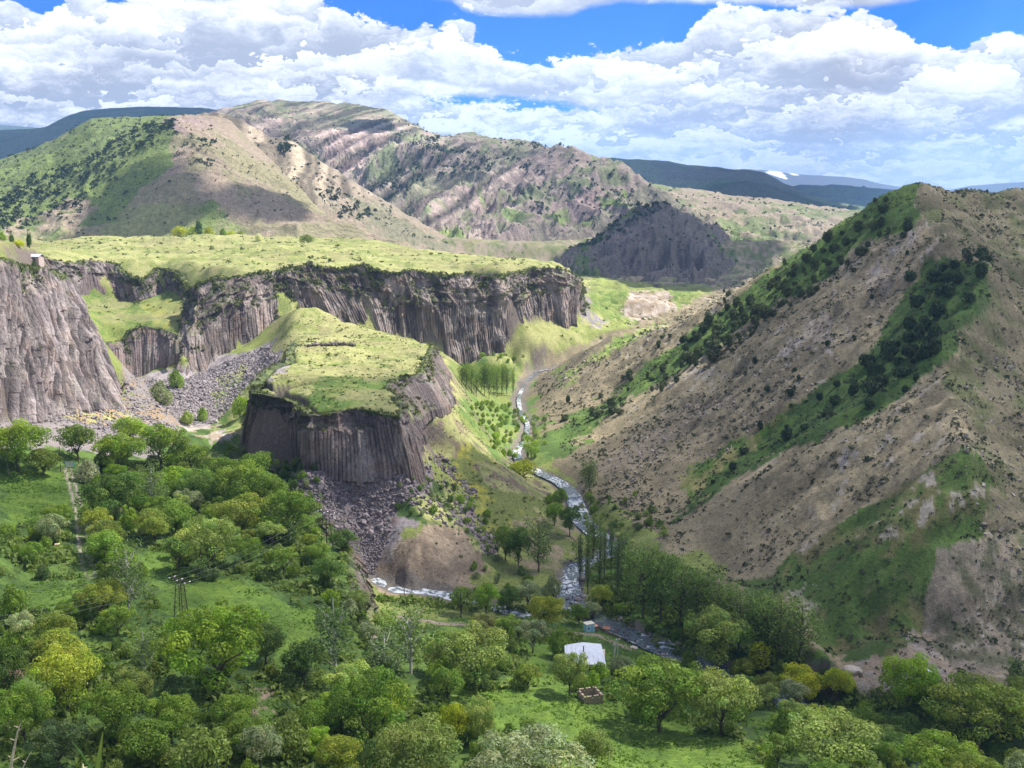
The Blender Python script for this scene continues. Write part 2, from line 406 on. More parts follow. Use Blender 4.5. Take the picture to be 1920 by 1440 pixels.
# plateau top
LY((20, 470, 650), (60, 468, 720), (110, 470, 780))
LY((150, 470, 760), (300, 478, 750), (400, 500, 650), (550, 488, 690), (700, 485, 715), (850, 500, 720), (1000, 492, 760), (1070, 498, 770))
LY((80, 462, 860), (200, 455, 860), (330, 462, 820), (480, 465, 800), (600, 465, 800), (750, 477, 800), (900, 487, 800), (1000, 487, 820))
LY((60, 452, 960), (150, 447, 960), (300, 441, 960), (400, 437, 960), (550, 439, 950), (640, 446, 930), (760, 466, 890), (900, 480, 870), (1030, 486, 850), (1065, 492, 830))
LW((-700, 1150, 80), (-450, 1100, 66), (-200, 1080, 62), (-100, 1040, 55), (0, 980, 40), (40, 900, 35))
LW((-800, 1300, 70), (-300, 1300, 50), (0, 1250, 35), (200, 1150, 25))
# green terrace between the two gully cliffs
LY((180, 600, 600), (240, 595, 620), (300, 580, 640), (335, 570, 645)); LY((150, 580, 625), (220, 578, 645), (300, 560, 660))
LY((335, 610, 590), (342, 585, 620))
# slope below the main cliff towards the valley bend
LY((935, 672, 640), (960, 662, 646), (1000, 642, 664), (1050, 634, 684), (1100, 614, 722), (1145, 604, 750))
LY((1120, 560, 830), (1180, 556, 850), (1240, 562, 870), (1290, 570, 900)); LW((90, 800, 26), (130, 830, 30), (220, 840, 30))
LY((1180, 590, 800), (1215, 556, 815), (1245, 560, 820), (1270, 585, 800))
# boulder fan and gully floor
Lz((505, 645, 36), (480, 690, 26), (430, 740, 17), (390, 780, 12), (350, 800, 11.5))
Lz((300, 720, 20), (330, 750, 15), (345, 785, 12)); Lz((420, 700, 24), (360, 730, 18)); Lz((250, 718, 17), (285, 740, 15), (300, 770, 14.5))
Lz((430, 800, 12), (400, 820, 12.5), (350, 830, 15)); Lz((440, 860, 14), (470, 900, 17))
# small rocky spur right of the left cliff
Lz((225, 745, 24), (238, 712, 29), (262, 735, 24), (300, 772, 18), (325, 792, 15))
# left cliff
R_LEFT = [(-200, 462, 308), (-120, 470, 330), (0, 484, 385), (40, 496, 410), (85, 504, 445), (118, 514, 478), (124, 522, 524)]
B_LEFT = [(-170, 852, 272), (-90, 830, 300), (-10, 800, 345), (60, 788, 375), (140, 770, 410), (218, 764, 452), (228, 742, 500)]
LY((-420, 440, 250), (-250, 455, 290)); LY((-330, 900, 215), (-210, 870, 255)); dens(back(W(R_LEFT), 4.0)); dens(back(W(B_LEFT), 1.2))
LY((-400, 420, 270), (-120, 440, 350), (0, 450, 420), (60, 462, 460), (75, 480, 480))
LY((-600, 400, 330), (-300, 420, 420), (-100, 435, 520), (0, 450, 560))
LY((138, 560, 524), (164, 640, 508), (204, 742, 486))
LY((70, 800, 362), (150, 790, 395), (200, 800, 405)); LY((40, 830, 345), (110, 840, 350), (190, 830, 380)); Lz((250, 800, 23), (330, 850, 19))
LW((-500, 600, 95), (-450, 800, 90), (-600, 950, 90)); LW((-420, 200, 95), (-330, 120, 70)); LW((-700, 500, 120), (-700, 800, 110))

# ---- right hill: crests (S) and gullies (V)
PEAK = (1722, 329, 512)
LY(PEAK, (1690, 338, 517), (1640, 368, 521), (1560, 420, 526), (1480, 475, 534), (1400, 522, 542), (1290, 582, 556), (1210, 618, 572), (1130, 642, 592), (1060, 675, 612), (1005, 715, 625))     # skyline spur
LY((1690, 395, 490), (1620, 450, 492), (1540, 505, 497), (1450, 558, 500), (1380, 600, 506), (1300, 652, 512), (1240, 690, 512), (1170, 730, 512), (1100, 775, 500), (1040, 830, 470))            # V1
LY((1742, 418, 470), (1680, 440, 468), (1600, 500, 466), (1500, 570, 466), (1420, 630, 464), (1350, 690, 460), (1270, 750, 455), (1200, 800, 446), (1130, 860, 425))                              # S2
LY((1560, 600, 440), (1450, 680, 432), (1350, 760, 424), (1270, 820, 412), (1160, 905, 390))
LY((1745, 520, 432), (1660, 640, 412), (1600, 700, 402), (1520, 770, 392), (1440, 840, 380), (1360, 890, 370), (1270, 962, 356))                                                                     # V2 left edge
LY((1860, 495, 408), (1840, 540, 396), (1790, 620, 372), (1770, 680, 350), (1700, 740, 340), (1600, 800, 336), (1500, 860, 334), (1400, 915, 333), (1300, 970, 333), (1230, 1003, 334))            # S3
LY((1800, 760, 318), (1700, 850, 308), (1600, 920, 306), (1500, 985, 306), (1400, 1040, 306), (1340, 1070, 305))
LY((1795, 835, 292), (1700, 905, 290), (1620, 960, 289), (1540, 1020, 288), (1480, 1065, 287), (1430, 1105, 286))                                                                                   # V3
LY((1810, 850, 288), (1720, 940, 280), (1640, 1020, 274), (1570, 1090, 268), (1520, 1140, 264))                                                                                                       # crest of the green face
LY((1850, 1040, 265), (1800, 1070, 262), (1700, 1110, 257), (1620, 1180, 252), (1570, 1225, 250))
LY((1905, 1180, 249), (1800, 1190, 249), (1720, 1205, 252), (1640, 1225, 253))
# crest line running from the peak towards the camera, and the faces to its right
LY(PEAK, (1735, 380, 488), (1742, 418, 470), (1800, 455, 440), (1860, 495, 408))
LY((1770, 680, 350), (1790, 760, 322), (1808, 835, 292), (1840, 920, 279), (1875, 1010, 268), (1905, 1100, 257), (1935, 1200, 246))
LY(PEAK, (1775, 352, 516), (1812, 356, 530), (1860, 353, 545), (1925, 343, 560), (2050, 320, 580), (2300, 300, 600))
LY((1800, 420, 480), (1860, 440, 490), (1925, 430, 510)); LY((1880, 560, 420), (1925, 560, 440), (2020, 540, 450)); LY((1850, 640, 380), (1925, 700, 385), (2050, 700, 390))
LY((1850, 800, 325), (1925, 860, 320), (2050, 860, 330)); LY((1890, 930, 285), (1960, 1000, 280), (2100, 1000, 290))
LY((2050, 1150, 252), (2200, 1100, 255), (2500, 900, 270)); LY((2000, 1300, 224), (2300, 1250, 228), (2600, 1100, 240))
# small bare nose above the trees at the right
LY((1575, 1250, 237), (1620, 1226, 239), (1660, 1205, 241), (1698, 1182, 243), (1712, 1186, 243), (1726, 1183, 244), (1760, 1205, 242), (1800, 1232, 240), (1850, 1262, 236))
Lz((1570, 1270, 5), (1640, 1280, 5), (1700, 1290, 5.5), (1830, 1300, 8), (1925, 1310, 12))
# foot of the hill along the right bank
Lz((1010, 740, 7), (1030, 800, 6), (1040, 850, 6), (1100, 880, 6), (1120, 930, 5), (1150, 960, 5), (1220, 990, 6), (1230, 1020, 6), (1330, 1080, 7), (1420, 1120, 8), (1500, 1180, 9), (1560, 1235, 9))
Lz((1140, 985, 3), (1200, 1030, 3), (1220, 1080, 3), (1300, 1130, 3.5), (1400, 1180, 4), (1480, 1230, 4)); Lz((1120, 1130, 2), (1150, 1100, 2.2), (1200, 1160, 2.5))
# back side of the right hill
LW((45, 648, 13), (80, 640, 19), (120, 636, 26), (200, 655, 34), (300, 700, 55), (420, 720, 90)); LW((250, 780, 40), (400, 850, 60), (500, 900, 80)); LW((500, 600, 170), (500, 400, 170), (450, 250, 120), (400, 100, 90))
LW((620, 1200, 60), (700, 900, 110), (800, 600, 190), (700, 300, 170), (500, 90, 100)); LW((-950, 1300, 100), (-950, 900, 130), (-800, 500, 140), (-600, 90, 90))

# ------------------------------------------------------------------ triangulate and rasterise onto a fan of rings whose spacing grows with distance
NA, NR = 720, 520
ANG = np.radians(np.linspace(-35, 35, NA)); RAD = 92.0 * (1330.0 / 92.0) ** (np.linspace(0, 1, NR))
gx = (np.sin(ANG)[None, :] * RAD[:, None]); gy = (np.cos(ANG)[None, :] * RAD[:, None])
C = np.array(CTRL); C += RNG.normal(0, 1e-3, C.shape)
vs, _, tris, ov, _, _ = delaunay_2d_cdt([Vector(p[:2]) for p in C], [], [], 0, 1e-4)
tz = np.zeros(len(vs)); 
for i, o_ in enumerate(ov): tz[i] = C[o_[0], 2]
txy = np.array([tuple(v) for v in vs])
H = np.full(gx.shape, np.nan)
la0, dla = ANG[0], ANG[1] - ANG[0]; lr0, dlr = math.log(RAD[0]), math.log(RAD[1] / RAD[0])
for t in tris:
    p = txy[list(t)]; z = tz[list(t)]
    a = np.arctan2(p[:, 0], p[:, 1]); r = np.log(np.maximum(np.hypot(p[:, 0], p[:, 1]), 1))
    rm = np.log(max(1.0, np.min(np.hypot(p[:, 0], p[:, 1])) * 0.8))
    i0 = max(0, int((a.min() - la0) / dla) - 1); i1 = min(NA, int((a.max() - la0) / dla) + 3)
    j0 = max(0, int((min(r.min(), rm) - lr0) / dlr) - 1); j1 = min(NR, int((r.max() - lr0) / dlr) + 3)
    if i1 <= i0 or j1 <= j0: continue
    X = gx[j0:j1, i0:i1]; Y = gy[j0:j1, i0:i1]
    dn = (p[1, 1] - p[2, 1]) * (p[0, 0] - p[2, 0]) + (p[2, 0] - p[1, 0]) * (p[0, 1] - p[2, 1])
    if abs(dn) < 1e-9: continue
    l0 = ((p[1, 1] - p[2, 1]) * (X - p[2, 0]) + (p[2, 0] - p[1, 0]) * (Y - p[2, 1])) / dn
    l1 = ((p[2, 1] - p[0, 1]) * (X - p[2, 0]) + (p[0, 0] - p[2, 0]) * (Y - p[2, 1])) / dn
    l2 = 1 - l0 - l1
    mk = (l0 >= -1e-6) & (l1 >= -1e-6) & (l2 >= -1e-6)
    sub = H[j0:j1, i0:i1]; sub[mk] = (l0 * z[0] + l1 * z[1] + l2 * z[2])[mk]
H = np.where(np.isnan(H), 60.0, H)
def blur(A, n):
    for _ in range(n):
        B = A.copy(); B[1:-1] = (A[:-2] + 2 * A[1:-1] + A[2:]) / 4; A = B.copy(); A[:, 1:-1] = (B[:, :-2] + 2 * B[:, 1:-1] + B[:, 2:]) / 4
    return A
def seg_dist(px, py, P):
    d_ = np.full(px.shape, 1e9)
    for a, b in zip(P[:-1], P[1:]):
        ax, ay = a[0], a[1]; bx, by = b[0], b[1]; L2 = (bx - ax) ** 2 + (by - ay) ** 2 + 1e-9
        t = np.clip(((px - ax) * (bx - ax) + (py - ay) * (by - ay)) / L2, 0, 1)
        d_ = np.minimum(d_, np.hypot(px - ax - t * (bx - ax), py - ay - t * (by - ay)))
    return d_
cliff_d = np.full(gx.shape, 1e9)
for L in (W(R_ALC), W(B_ALC), W(R_MAIN), W(B_MAIN), W(R_LOW), W(B_LOW), W(R_LEFT), W(B_LEFT), mr, mb): cliff_d = np.minimum(cliff_d, seg_dist(gx, gy, L))
river_d = np.minimum(seg_dist(gx, gy, RIVER), seg_dist(gx, gy, STREAM))
keep = np.minimum(sst(cliff_d, 6, 30), sst(river_d, 6, 20))
H = H * (1 - keep) + blur(H, 10) * keep
H = blur(H, 1)
sh = sst(gx - np.interp(gy, [200, 300, 600, 700], [85, 55, 15, 30]), 5, 40)                 # on the right hill
nz = (fbm(gx / 60, gy / 60, 5, 3) - 0.5) * 7 + (fbm(gx / 14, gy / 14, 5, 9) - 0.5) * 3.4 + (fbm(gx / 3.5, gy / 3.5, 3, 12) - 0.5) * 0.7
nz += sh * ((ridged(gx / 80 + 0.5 * gy / 70, gy / 24, 5, 21) - 0.5) * 6.5 + (ridged(gx / 16, gy / 6, 4, 22) - 0.5) * 2.2)
damp = sst(river_d, 6, 30) * (0.35 + 0.65 * sst(cliff_d, 2, 14))
H = H + nz * damp * np.interp(gy, [0, 150, 400, 900], [0.35, 0.5, 0.9, 1.2])
# runnels down the right hill
hq = gx * 0.44 - gy * 0.90; hp = gx * 0.90 + gy * 0.44
runnel = ridged(hq / 9 + (fbm(gx / 30, gy / 30, 3, 71) - .5) * 2.0, hp / 55, 4, 70); runnel2 = fbm(hq / 2.4, hp / 20, 4, 72)
H = H + sh * sst(river_d, 10, 40) * ((runnel - 0.45) * 1.1 + (runnel2 - .5) * 0.6)
TV = np.stack([gx, gy, H], -1)

# ------------------------------------------------------------------ ground cover, painted where it grows
pu, pv = project(gx, gy, H)
wb = (fbm(gx / 8, gy / 8, 5, 40) - 0.5) + 0.9 * (fbm(gx / 26, gy / 26, 3, 42) - 0.5); wc = (fbm(gx / 8, gy / 8, 5, 41) - 0.5) + 0.9 * (fbm(gx / 26, gy / 26, 3, 43) - 0.5)
near_ = np.interp(gy, [200, 320, 600, 1000], [1.0, 0.8, 0.5, 0.35]) * (1 - 0.55 * sh)
pu2 = pu + wb * 120 * near_; pv2 = pv + wc * 70 * near_
def colr3(c): return np.array(c)[None, None, :]
f1 = fbm(gx / 12, gy / 12, 5, 50)[..., None]; f2 = fbm(gx / 3.2, gy / 3.2, 4, 51)[..., None]; f3 = fbm(gx / 40, gy / 40, 4, 52)[..., None]
gc = colr3(GRASS) * (0.75 + 0.5 * f1) + 0 * f1
def paint(poly, colour, mixc=None, thr=0.5, wdt=0.12, noise=None, soft=1.0):
    global gc
    m = inpoly(pu2, pv2, poly)[..., None].astype(float)
    c = colr3(colour) + 0 * f1
    if mixc is not None:
        nn = f2 if noise is None else noise
        k = sst(nn, thr - wdt, thr + wdt); c = c * (1 - k) + colr3(mixc) * k
    gc = gc * (1 - m * soft) + c * m * soft
fmix = 0.5 * f1 + 0.5 * f2
# valley floor / foreground: mixed dark green undergrowth
paint([(-900, 780), (230, 800), (440, 780), (560, 900), (650, 1040), (720, 1180), (1100, 1160), (1500, 1180), (1600, 1240), (2600, 1200), (2600, 2400), (-900, 2400)], LUSH, DEEP, 0.5, 0.12, fmix)
# terrace fields
for poly in ([(0, 880), (150, 880), (160, 960), (60, 985), (0, 980)], [(290, 1090), (470, 1080), (560, 1140), (470, 1165), (300, 1160)], [(490, 1150), (600, 1130), (600, 1260), (520, 1250)],
             [(800, 1290), (1100, 1270), (1400, 1400), (1500, 1500), (1100, 1500), (900, 1350)], [(240, 1030), (330, 1030), (330, 1110), (270, 1110)], [(0, 1085), (110, 1080), (200, 1120), (60, 1150), (0, 1140)],
             [(1400, 1330), (1500, 1340), (1480, 1400), (1400, 1390)], [(960, 1200), (1050, 1200), (1060, 1270), (990, 1260)]):
    paint(poly, (0.130, 0.205, 0.032), (0.085, 0.145, 0.025), 0.5, 0.15, fmix)
paint([(20, 1245), (75, 1245), (68, 1278), (15, 1275)], (0.16, 0.105, 0.08))
paint([(470, 1270), (505, 1290), (512, 1335), (490, 1350), (490, 1310)], (0.23, 0.17, 0.13), (0.12, 0.09, 0.06), 0.6)
# plateau top, bright meadow with yellow flowers
paint([(60, 430), (320, 425), (680, 430), (800, 460), (1040, 478), (1110, 500), (1100, 560), (900, 540), (700, 520), (500, 520), (380, 560), (250, 545), (100, 520)], GRASS, DRYG, 0.48, 0.1, fmix)
paint([(140, 545), (350, 530), (350, 620), (180, 650), (140, 620)], LUSH, GRASS, 0.52, 0.1, fmix)
paint([(260, 560), (345, 560), (345, 625), (290, 620)], DRYG, YEL, 0.6, soft=0.5)
# mesa top and ramp
paint([(460, 700), (560, 560), (620, 565), (820, 630), (830, 660), (800, 705), (760, 790), (560, 790)], GRASS, DRYG, 0.45, 0.1, fmix)
paint([(560, 740), (640, 690), (760, 690), (800, 710), (770, 800), (570, 795)], LUSH, GRASS, 0.52, 0.08, f2)
# mesa right flank: thin dry grass, rocks, yellow flowers at the foot
paint([(790, 690), (850, 660), (905, 750), (960, 850), (1060, 930), (1050, 990), (950, 1030), (860, 1100), (760, 1050), (740, 880), (780, 800)], DRYG, TAN_D, 0.56, 0.08, f2)
paint([(780, 880), (860, 830), (950, 900), (1040, 950), (1000, 1000), (920, 990), (840, 960)], (0.15, 0.175, 0.05), YEL, 0.62, 0.08, fmix)
paint([(730, 960), (800, 900), (880, 960), (900, 1010), (860, 1060), (760, 1000)], DEEP, DRYG, 0.52, 0.1, fmix)
paint([(700, 1095), (725, 1020), (780, 985), (850, 990), (890, 1050), (900, 1110), (850, 1130)], TAN, TAN_D, 0.5, 0.15, f2)
paint([(690, 1085), (700, 1020), (730, 1000), (740, 1040), (715, 1090)], PALE, ROCKB, 0.5, 0.06, f2)
paint([(860, 960), (890, 955), (935, 1000), (940, 1045), (915, 1045), (880, 990)], SCREE, PURP, 0.5, 0.1, f2)
# scree fans
paint([(560, 880), (790, 880), (800, 920), (740, 960), (735, 1000), (700, 1075), (670, 1080), (640, 1000), (600, 960), (540, 920)], SCREE, PURP, 0.5, 0.12, f2)
paint([(510, 640), (530, 680), (470, 720), (440, 760), (400, 800), (330, 800), (270, 740), (260, 705), (340, 700), (410, 670)], (0.30, 0.265, 0.26), SCREE, 0.5, 0.12, f2)
paint([(-40, 780), (60, 780), (220, 755), (330, 800), (350, 840), (250, 850), (150, 830), (-40, 840)], (0.225, 0.195, 0.185), SCREE, 0.5, 0.1, f2)
paint([(60, 735), (130, 745), (220, 765), (240, 790), (170, 785), (70, 765)], ORANGE, DRYG, 0.55, 0.08, f2)
paint([(225, 700), (250, 700), (330, 790), (240, 790)], (0.22, 0.195, 0.18), (0.27, 0.19, 0.11), 0.55, 0.08, f2)
paint([(350, 800), (395, 798), (405, 818), (372, 826)], GRAVEL, TAN, 0.5)
paint([(400, 700), (470, 690), (470, 760), (430, 850), (400, 800)], LUSH, DRYG, 0.5, 0.1, fmix)
# valley bend: lit slopes under the plateau, field beyond
paint([(930, 560), (1110, 540), (1150, 610), (1010, 690), (940, 700), (900, 690)], DRYG, GRASS, 0.5, 0.1, fmix)
paint([(1075, 545), (1100, 540), (1145, 600), (1120, 615), (1085, 590)], SCREE, DRYG, 0.6, 0.1, f2)
paint([(1090, 545), (1300, 545), (1290, 600), (1150, 605), (1110, 580)], LUSH, GRASS, 0.45, 0.1, fmix)
paint([(1180, 545), (1250, 545), (1275, 600), (1170, 600)], TAN, PALE, 0.55, 0.1, f2)
paint([(850, 680), (990, 680), (1020, 760), (1040, 850), (1000, 900), (920, 860), (880, 780)], GRASS, (0.10, 0.17, 0.04), 0.5, 0.12, fmix)
# right hill: earth with dry tufts
HILL = [(980, 690), (1130, 630), (1290, 570), (1560, 410), (1700, 320), (2700, 250), (2700, 1240), (1900, 1290), (1560, 1250), (1400, 1130), (1230, 1010), (1110, 930), (1030, 850), (1000, 760)]
paint(HILL, TAN, TAN_D, 0.5, 0.16, fmix)
paint(HILL, (0.20, 0.20, 0.085), None, soft=0.30)
paint([(1720, 330), (1950, 330), (2500, 300), (2500, 1300), (1930, 1250), (1870, 1000), (1800, 830), (1780, 690), (1860, 520), (1740, 420)], (0.18, 0.155, 0.095), (0.11, 0.12, 0.05), 0.52, 0.1, fmix)
G1 = [(1560, 420), (1640, 365), (1722, 322), (1733, 410), (1660, 440), (1590, 470), (1540, 520), (1470, 555), (1400, 600), (1330, 660), (1280, 690), (1190, 750), (1110, 800), (1050, 860), (1010, 850), (1040, 790), (1120, 740), (1200, 690), (1280, 640), (1330, 590), (1400, 550), (1480, 480)]
paint(G1, (0.095, 0.150, 0.032), (0.070, 0.115, 0.028), 0.5, 0.12, fmix)
paint([(1060, 700), (1130, 650), (1210, 610), (1250, 600), (1180, 650), (1100, 690), (1040, 720)], (0.14, 0.22, 0.04), DRYG, 0.5, 0.12, fmix)
G2 = [(1745, 480), (1860, 490), (1862, 560), (1800, 640), (1740, 700), (1640, 775), (1560, 810), (1470, 850), (1380, 905), (1290, 970), (1260, 975), (1250, 950), (1330, 900), (1400, 850), (1450, 800), (1520, 740), (1600, 680), (1650, 620), (1700, 560)]
paint(G2, (0.068, 0.112, 0.024), DEEP, 0.5, 0.15, fmix)
paint([(1290, 880), (1480, 770), (1500, 760), (1400, 850), (1270, 950)], (0.22, 0.20, 0.08), (0.07, 0.13, 0.022), 0.5, 0.1, fmix)
G3 = [(1795, 835), (1700, 905), (1560, 1000), (1420, 1090), (1410, 1120), (1500, 1130), (1540, 1170), (1560, 1230), (1660, 1240), (1740, 1180), (1800, 1100), (1850, 980), (1860, 900), (1820, 850)]
paint(G3, (0.064, 0.105, 0.024), (0.13, 0.12, 0.05), 0.55, 0.1, fmix)
paint([(1740, 1030), (1900, 1000), (2000, 1250), (1780, 1260), (1720, 1180)], (0.19, 0.16, 0.115), (0.09, 0.09, 0.05), 0.5, 0.1, f2)
for poly in ([(1840, 1130), (1880, 1120), (1870, 1190), (1835, 1185)], [(1500, 590), (1560, 580), (1560, 640), (1500, 660)], [(1620, 500), (1700, 510), (1680, 560), (1640, 570)], [(1480, 1110), (1530, 1090), (1530, 1140), (1500, 1150)]):
    paint(poly, PALE, TAN, 0.5, 0.05, f2, soft=0.4)
paint([(1140, 870), (1250, 780), (1330, 740), (1370, 740), (1250, 850), (1160, 910)], (0.21, 0.175, 0.145), TAN_D, 0.5, 0.1, fmix, soft=0.4)
paint([(1570, 1255), (1640, 1222), (1700, 1185), (1730, 1190), (1800, 1245), (1840, 1300), (1600, 1300)], (0.28, 0.24, 0.195), TAN, 0.5, 0.1, f2)
# left clifftop
paint([(-600, 300), (60, 440), (80, 480), (130, 520), (-10, 520), (-600, 480)], GRASS, TAN_D, 0.52, 0.1, f2)
# right bank meadow among the poplars
paint([(1110, 1000), (1200, 1040), (1330, 1110), (1450, 1190), (1330, 1200), (1150, 1170), (1100, 1100)], (0.085, 0.15, 0.03), DEEP, 0.55, 0.12, fmix)
paint([(990, 960), (1080, 990), (1060, 1060), (1020, 1090), (960, 1080), (1000, 1020)], (0.13, 0.155, 0.05), TAN, 0.55, 0.12, fmix)
# flats beyond the plateau
k = sst(gy + (f1[..., 0] - .5) * 90, 1020, 1060)[..., None]; gc = gc * (1 - k) + (colr3((0.24, 0.20, 0.14)) * (1 - sst(fmix, .45, .55)) + colr3((0.13, 0.15, 0.06)) * sst(fmix, .45, .55)) * k
# paths and dry patches on the high meadows
hm = (((gy > 330) & (H > 42) & (gx < 40)).astype(float))[..., None] * (gc[..., 1:2] > gc[..., 0:1])
f4 = fbm(gx / 22, gy / 22, 5, 57)[..., None]; k = sst(f4, .54, .64) * hm * .55; gc = gc * (1 - k) + colr3((0.26, 0.225, 0.115)) * k
k = sst(fbm(gx / 6, gy / 6, 4, 58)[..., None], .60, .68) * hm * .5; gc = gc * (1 - k) + colr3((0.10, 0.13, 0.045)) * k
# river bed and banks
rb = river_d[..., None] + (f2 - 0.5) * 4
k = sst(rb, 5.0, 3.4); gc = gc * (1 - k) + colr3((0.16, 0.14, 0.115)) * k
# bare rock where the ground is steep
gxr = np.gradient(H, axis=0) / np.gradient(RAD)[:, None]; gtr = np.gradient(H, axis=1) / (dla * RAD[:, None])
slope = np.hypot(gxr, gtr)[..., None]
k = sst(slope + (f2 - 0.5) * 0.8, 1.25, 1.9) * (1 - 0.85 * sh[..., None]); gc = gc * (1 - k) + (colr3(ROCKB) * (0.7 + 0.6 * f2)) * k
kk_ = (sh * sst(river_d, 8, 30))[..., None]
gc = gc * (1 + kk_ * np.clip((runnel2[..., None] - 0.5) * 1.5 + (runnel[..., None] - .45) * 0.45, -.25, .3))
out_c = sst(runnel2[..., None] * 0.5 + f2 * 0.5 + (f3 - .5) * 0.3, 0.66, 0.71) * kk_ * (gc[..., 0:1] > gc[..., 1:2] * 1.02)
gc = gc * (1 - out_c * .6) + colr3((0.40, 0.35, 0.31)) * out_c * .6
gc = gc * (0.80 + 0.4 * f3)
# a dirt track along the left terrace
TRACK = [pz(*p) for p in [(128, 882, 26.5), (135, 905, 26.5), (147, 945, 27), (152, 990, 28), (158, 1040, 28.5), (170, 1078, 29)]]
dtr = seg_dist(gx, gy, TRACK)[..., None]
k = sst(dtr + (f2 - 0.5) * 0.9, 1.5, 1.0) * (1 - 0.85 * sst(dtr, 0.55, 0.35)) * (0.45 + 0.55 * sst(f1, .35, .55)); gc = gc * (1 - k) + colr3((0.34, 0.29, 0.235)) * k
ROAD = [pz(*p) for p in [(700, 1155, 6), (760, 1160, 6), (850, 1165, 5.2), (960, 1172, 4.8), (1060, 1180, 3.8), (1120, 1188, 3.2), (1180, 1205, 3.4)]]
k = sst(seg_dist(gx, gy, ROAD)[..., None] + (f2 - 0.5), 1.7, 1.0); gc = gc * (1 - k) + colr3((0.25, 0.20, 0.155)) * k

cols = np.concatenate([gc, np.ones(gc.shape[:2] + (1,))], -1).reshape(-1, 4)
me = np_mesh('valley_terrain', TV.reshape(-1, 3), grid_faces(NR, NA)[:, ::-1], cols)
me.materials.append(M_GROUND)
terrain = structure(link(bpy.data.objects.new('valley_terrain', me)))

def ground_z(x, y):
    a = (math.atan2(x, y) - la0) / dla; r = (math.log(max(math.hypot(x, y), RAD[0])) - lr0) / dlr
    i = int(min(max(a, 0), NA - 2)); j = int(min(max(r, 0), NR - 2)); fa = min(max(a - i, 0), 1); fr = min(max(r - j, 0), 1)
    return (H[j, i] * (1 - fa) + H[j, i + 1] * fa) * (1 - fr) + (H[j + 1, i] * (1 - fa) + H[j + 1, i + 1] * fa) * fr
def ray_dir(u, v):
    a = (720 - v) / F
    return ((u - 960) / F, CP + a * SP, -SP + a * CP)
def hit(u, v, far=1300, start=100):
    """first point of the valley ground along the line of sight of a photo pixel"""
    d_ = ray_dir(u, v); t = start
    while t < far:
        x, y, z = d_[0] * t, d_[1] * t, CAM_H + d_[2] * t
        if ground_z(x, y) > z:
            lo, hi = t - 0.012 * t, t
            for _ in range(8):
                mid = (lo + hi) / 2
                if ground_z(d_[0] * mid, d_[1] * mid) > CAM_H + d_[2] * mid: hi = mid
                else: lo = mid
            return (d_[0] * hi, d_[1] * hi, CAM_H + d_[2] * hi)
        t *= 1.01
    return None

# ledge at the viewpoint and the steep ground below it
ll = [(-60, 107.5), (0, 108.2), (1.5, 108.4), (2.2, 107), (6, 96), (20, 76), (45, 56), (70, 42), (97, 33)]
V = []; 
for yy, zz in ll:
    for xx in np.linspace(-1, 1, 41):
        X = xx * (60 + 2.2 * max(yy, 0)); V.append((X, yy, zz + (fbm(X / 5, yy / 5, 3, 2) - .5) * (0.15 if yy < 3 else 2) - (1.2 if yy > 90 else 0)))
me = np_mesh('viewpoint_slope', V, grid_faces(len(ll), 41)[:, ::-1], np.tile([0.08, 0.12, 0.03, 1], (len(V), 1))); me.materials.append(M_GROUND)
structure(link(bpy.data.objects.new('viewpoint_slope', me)))
print('terrain', round(time.time() - T0, 1))
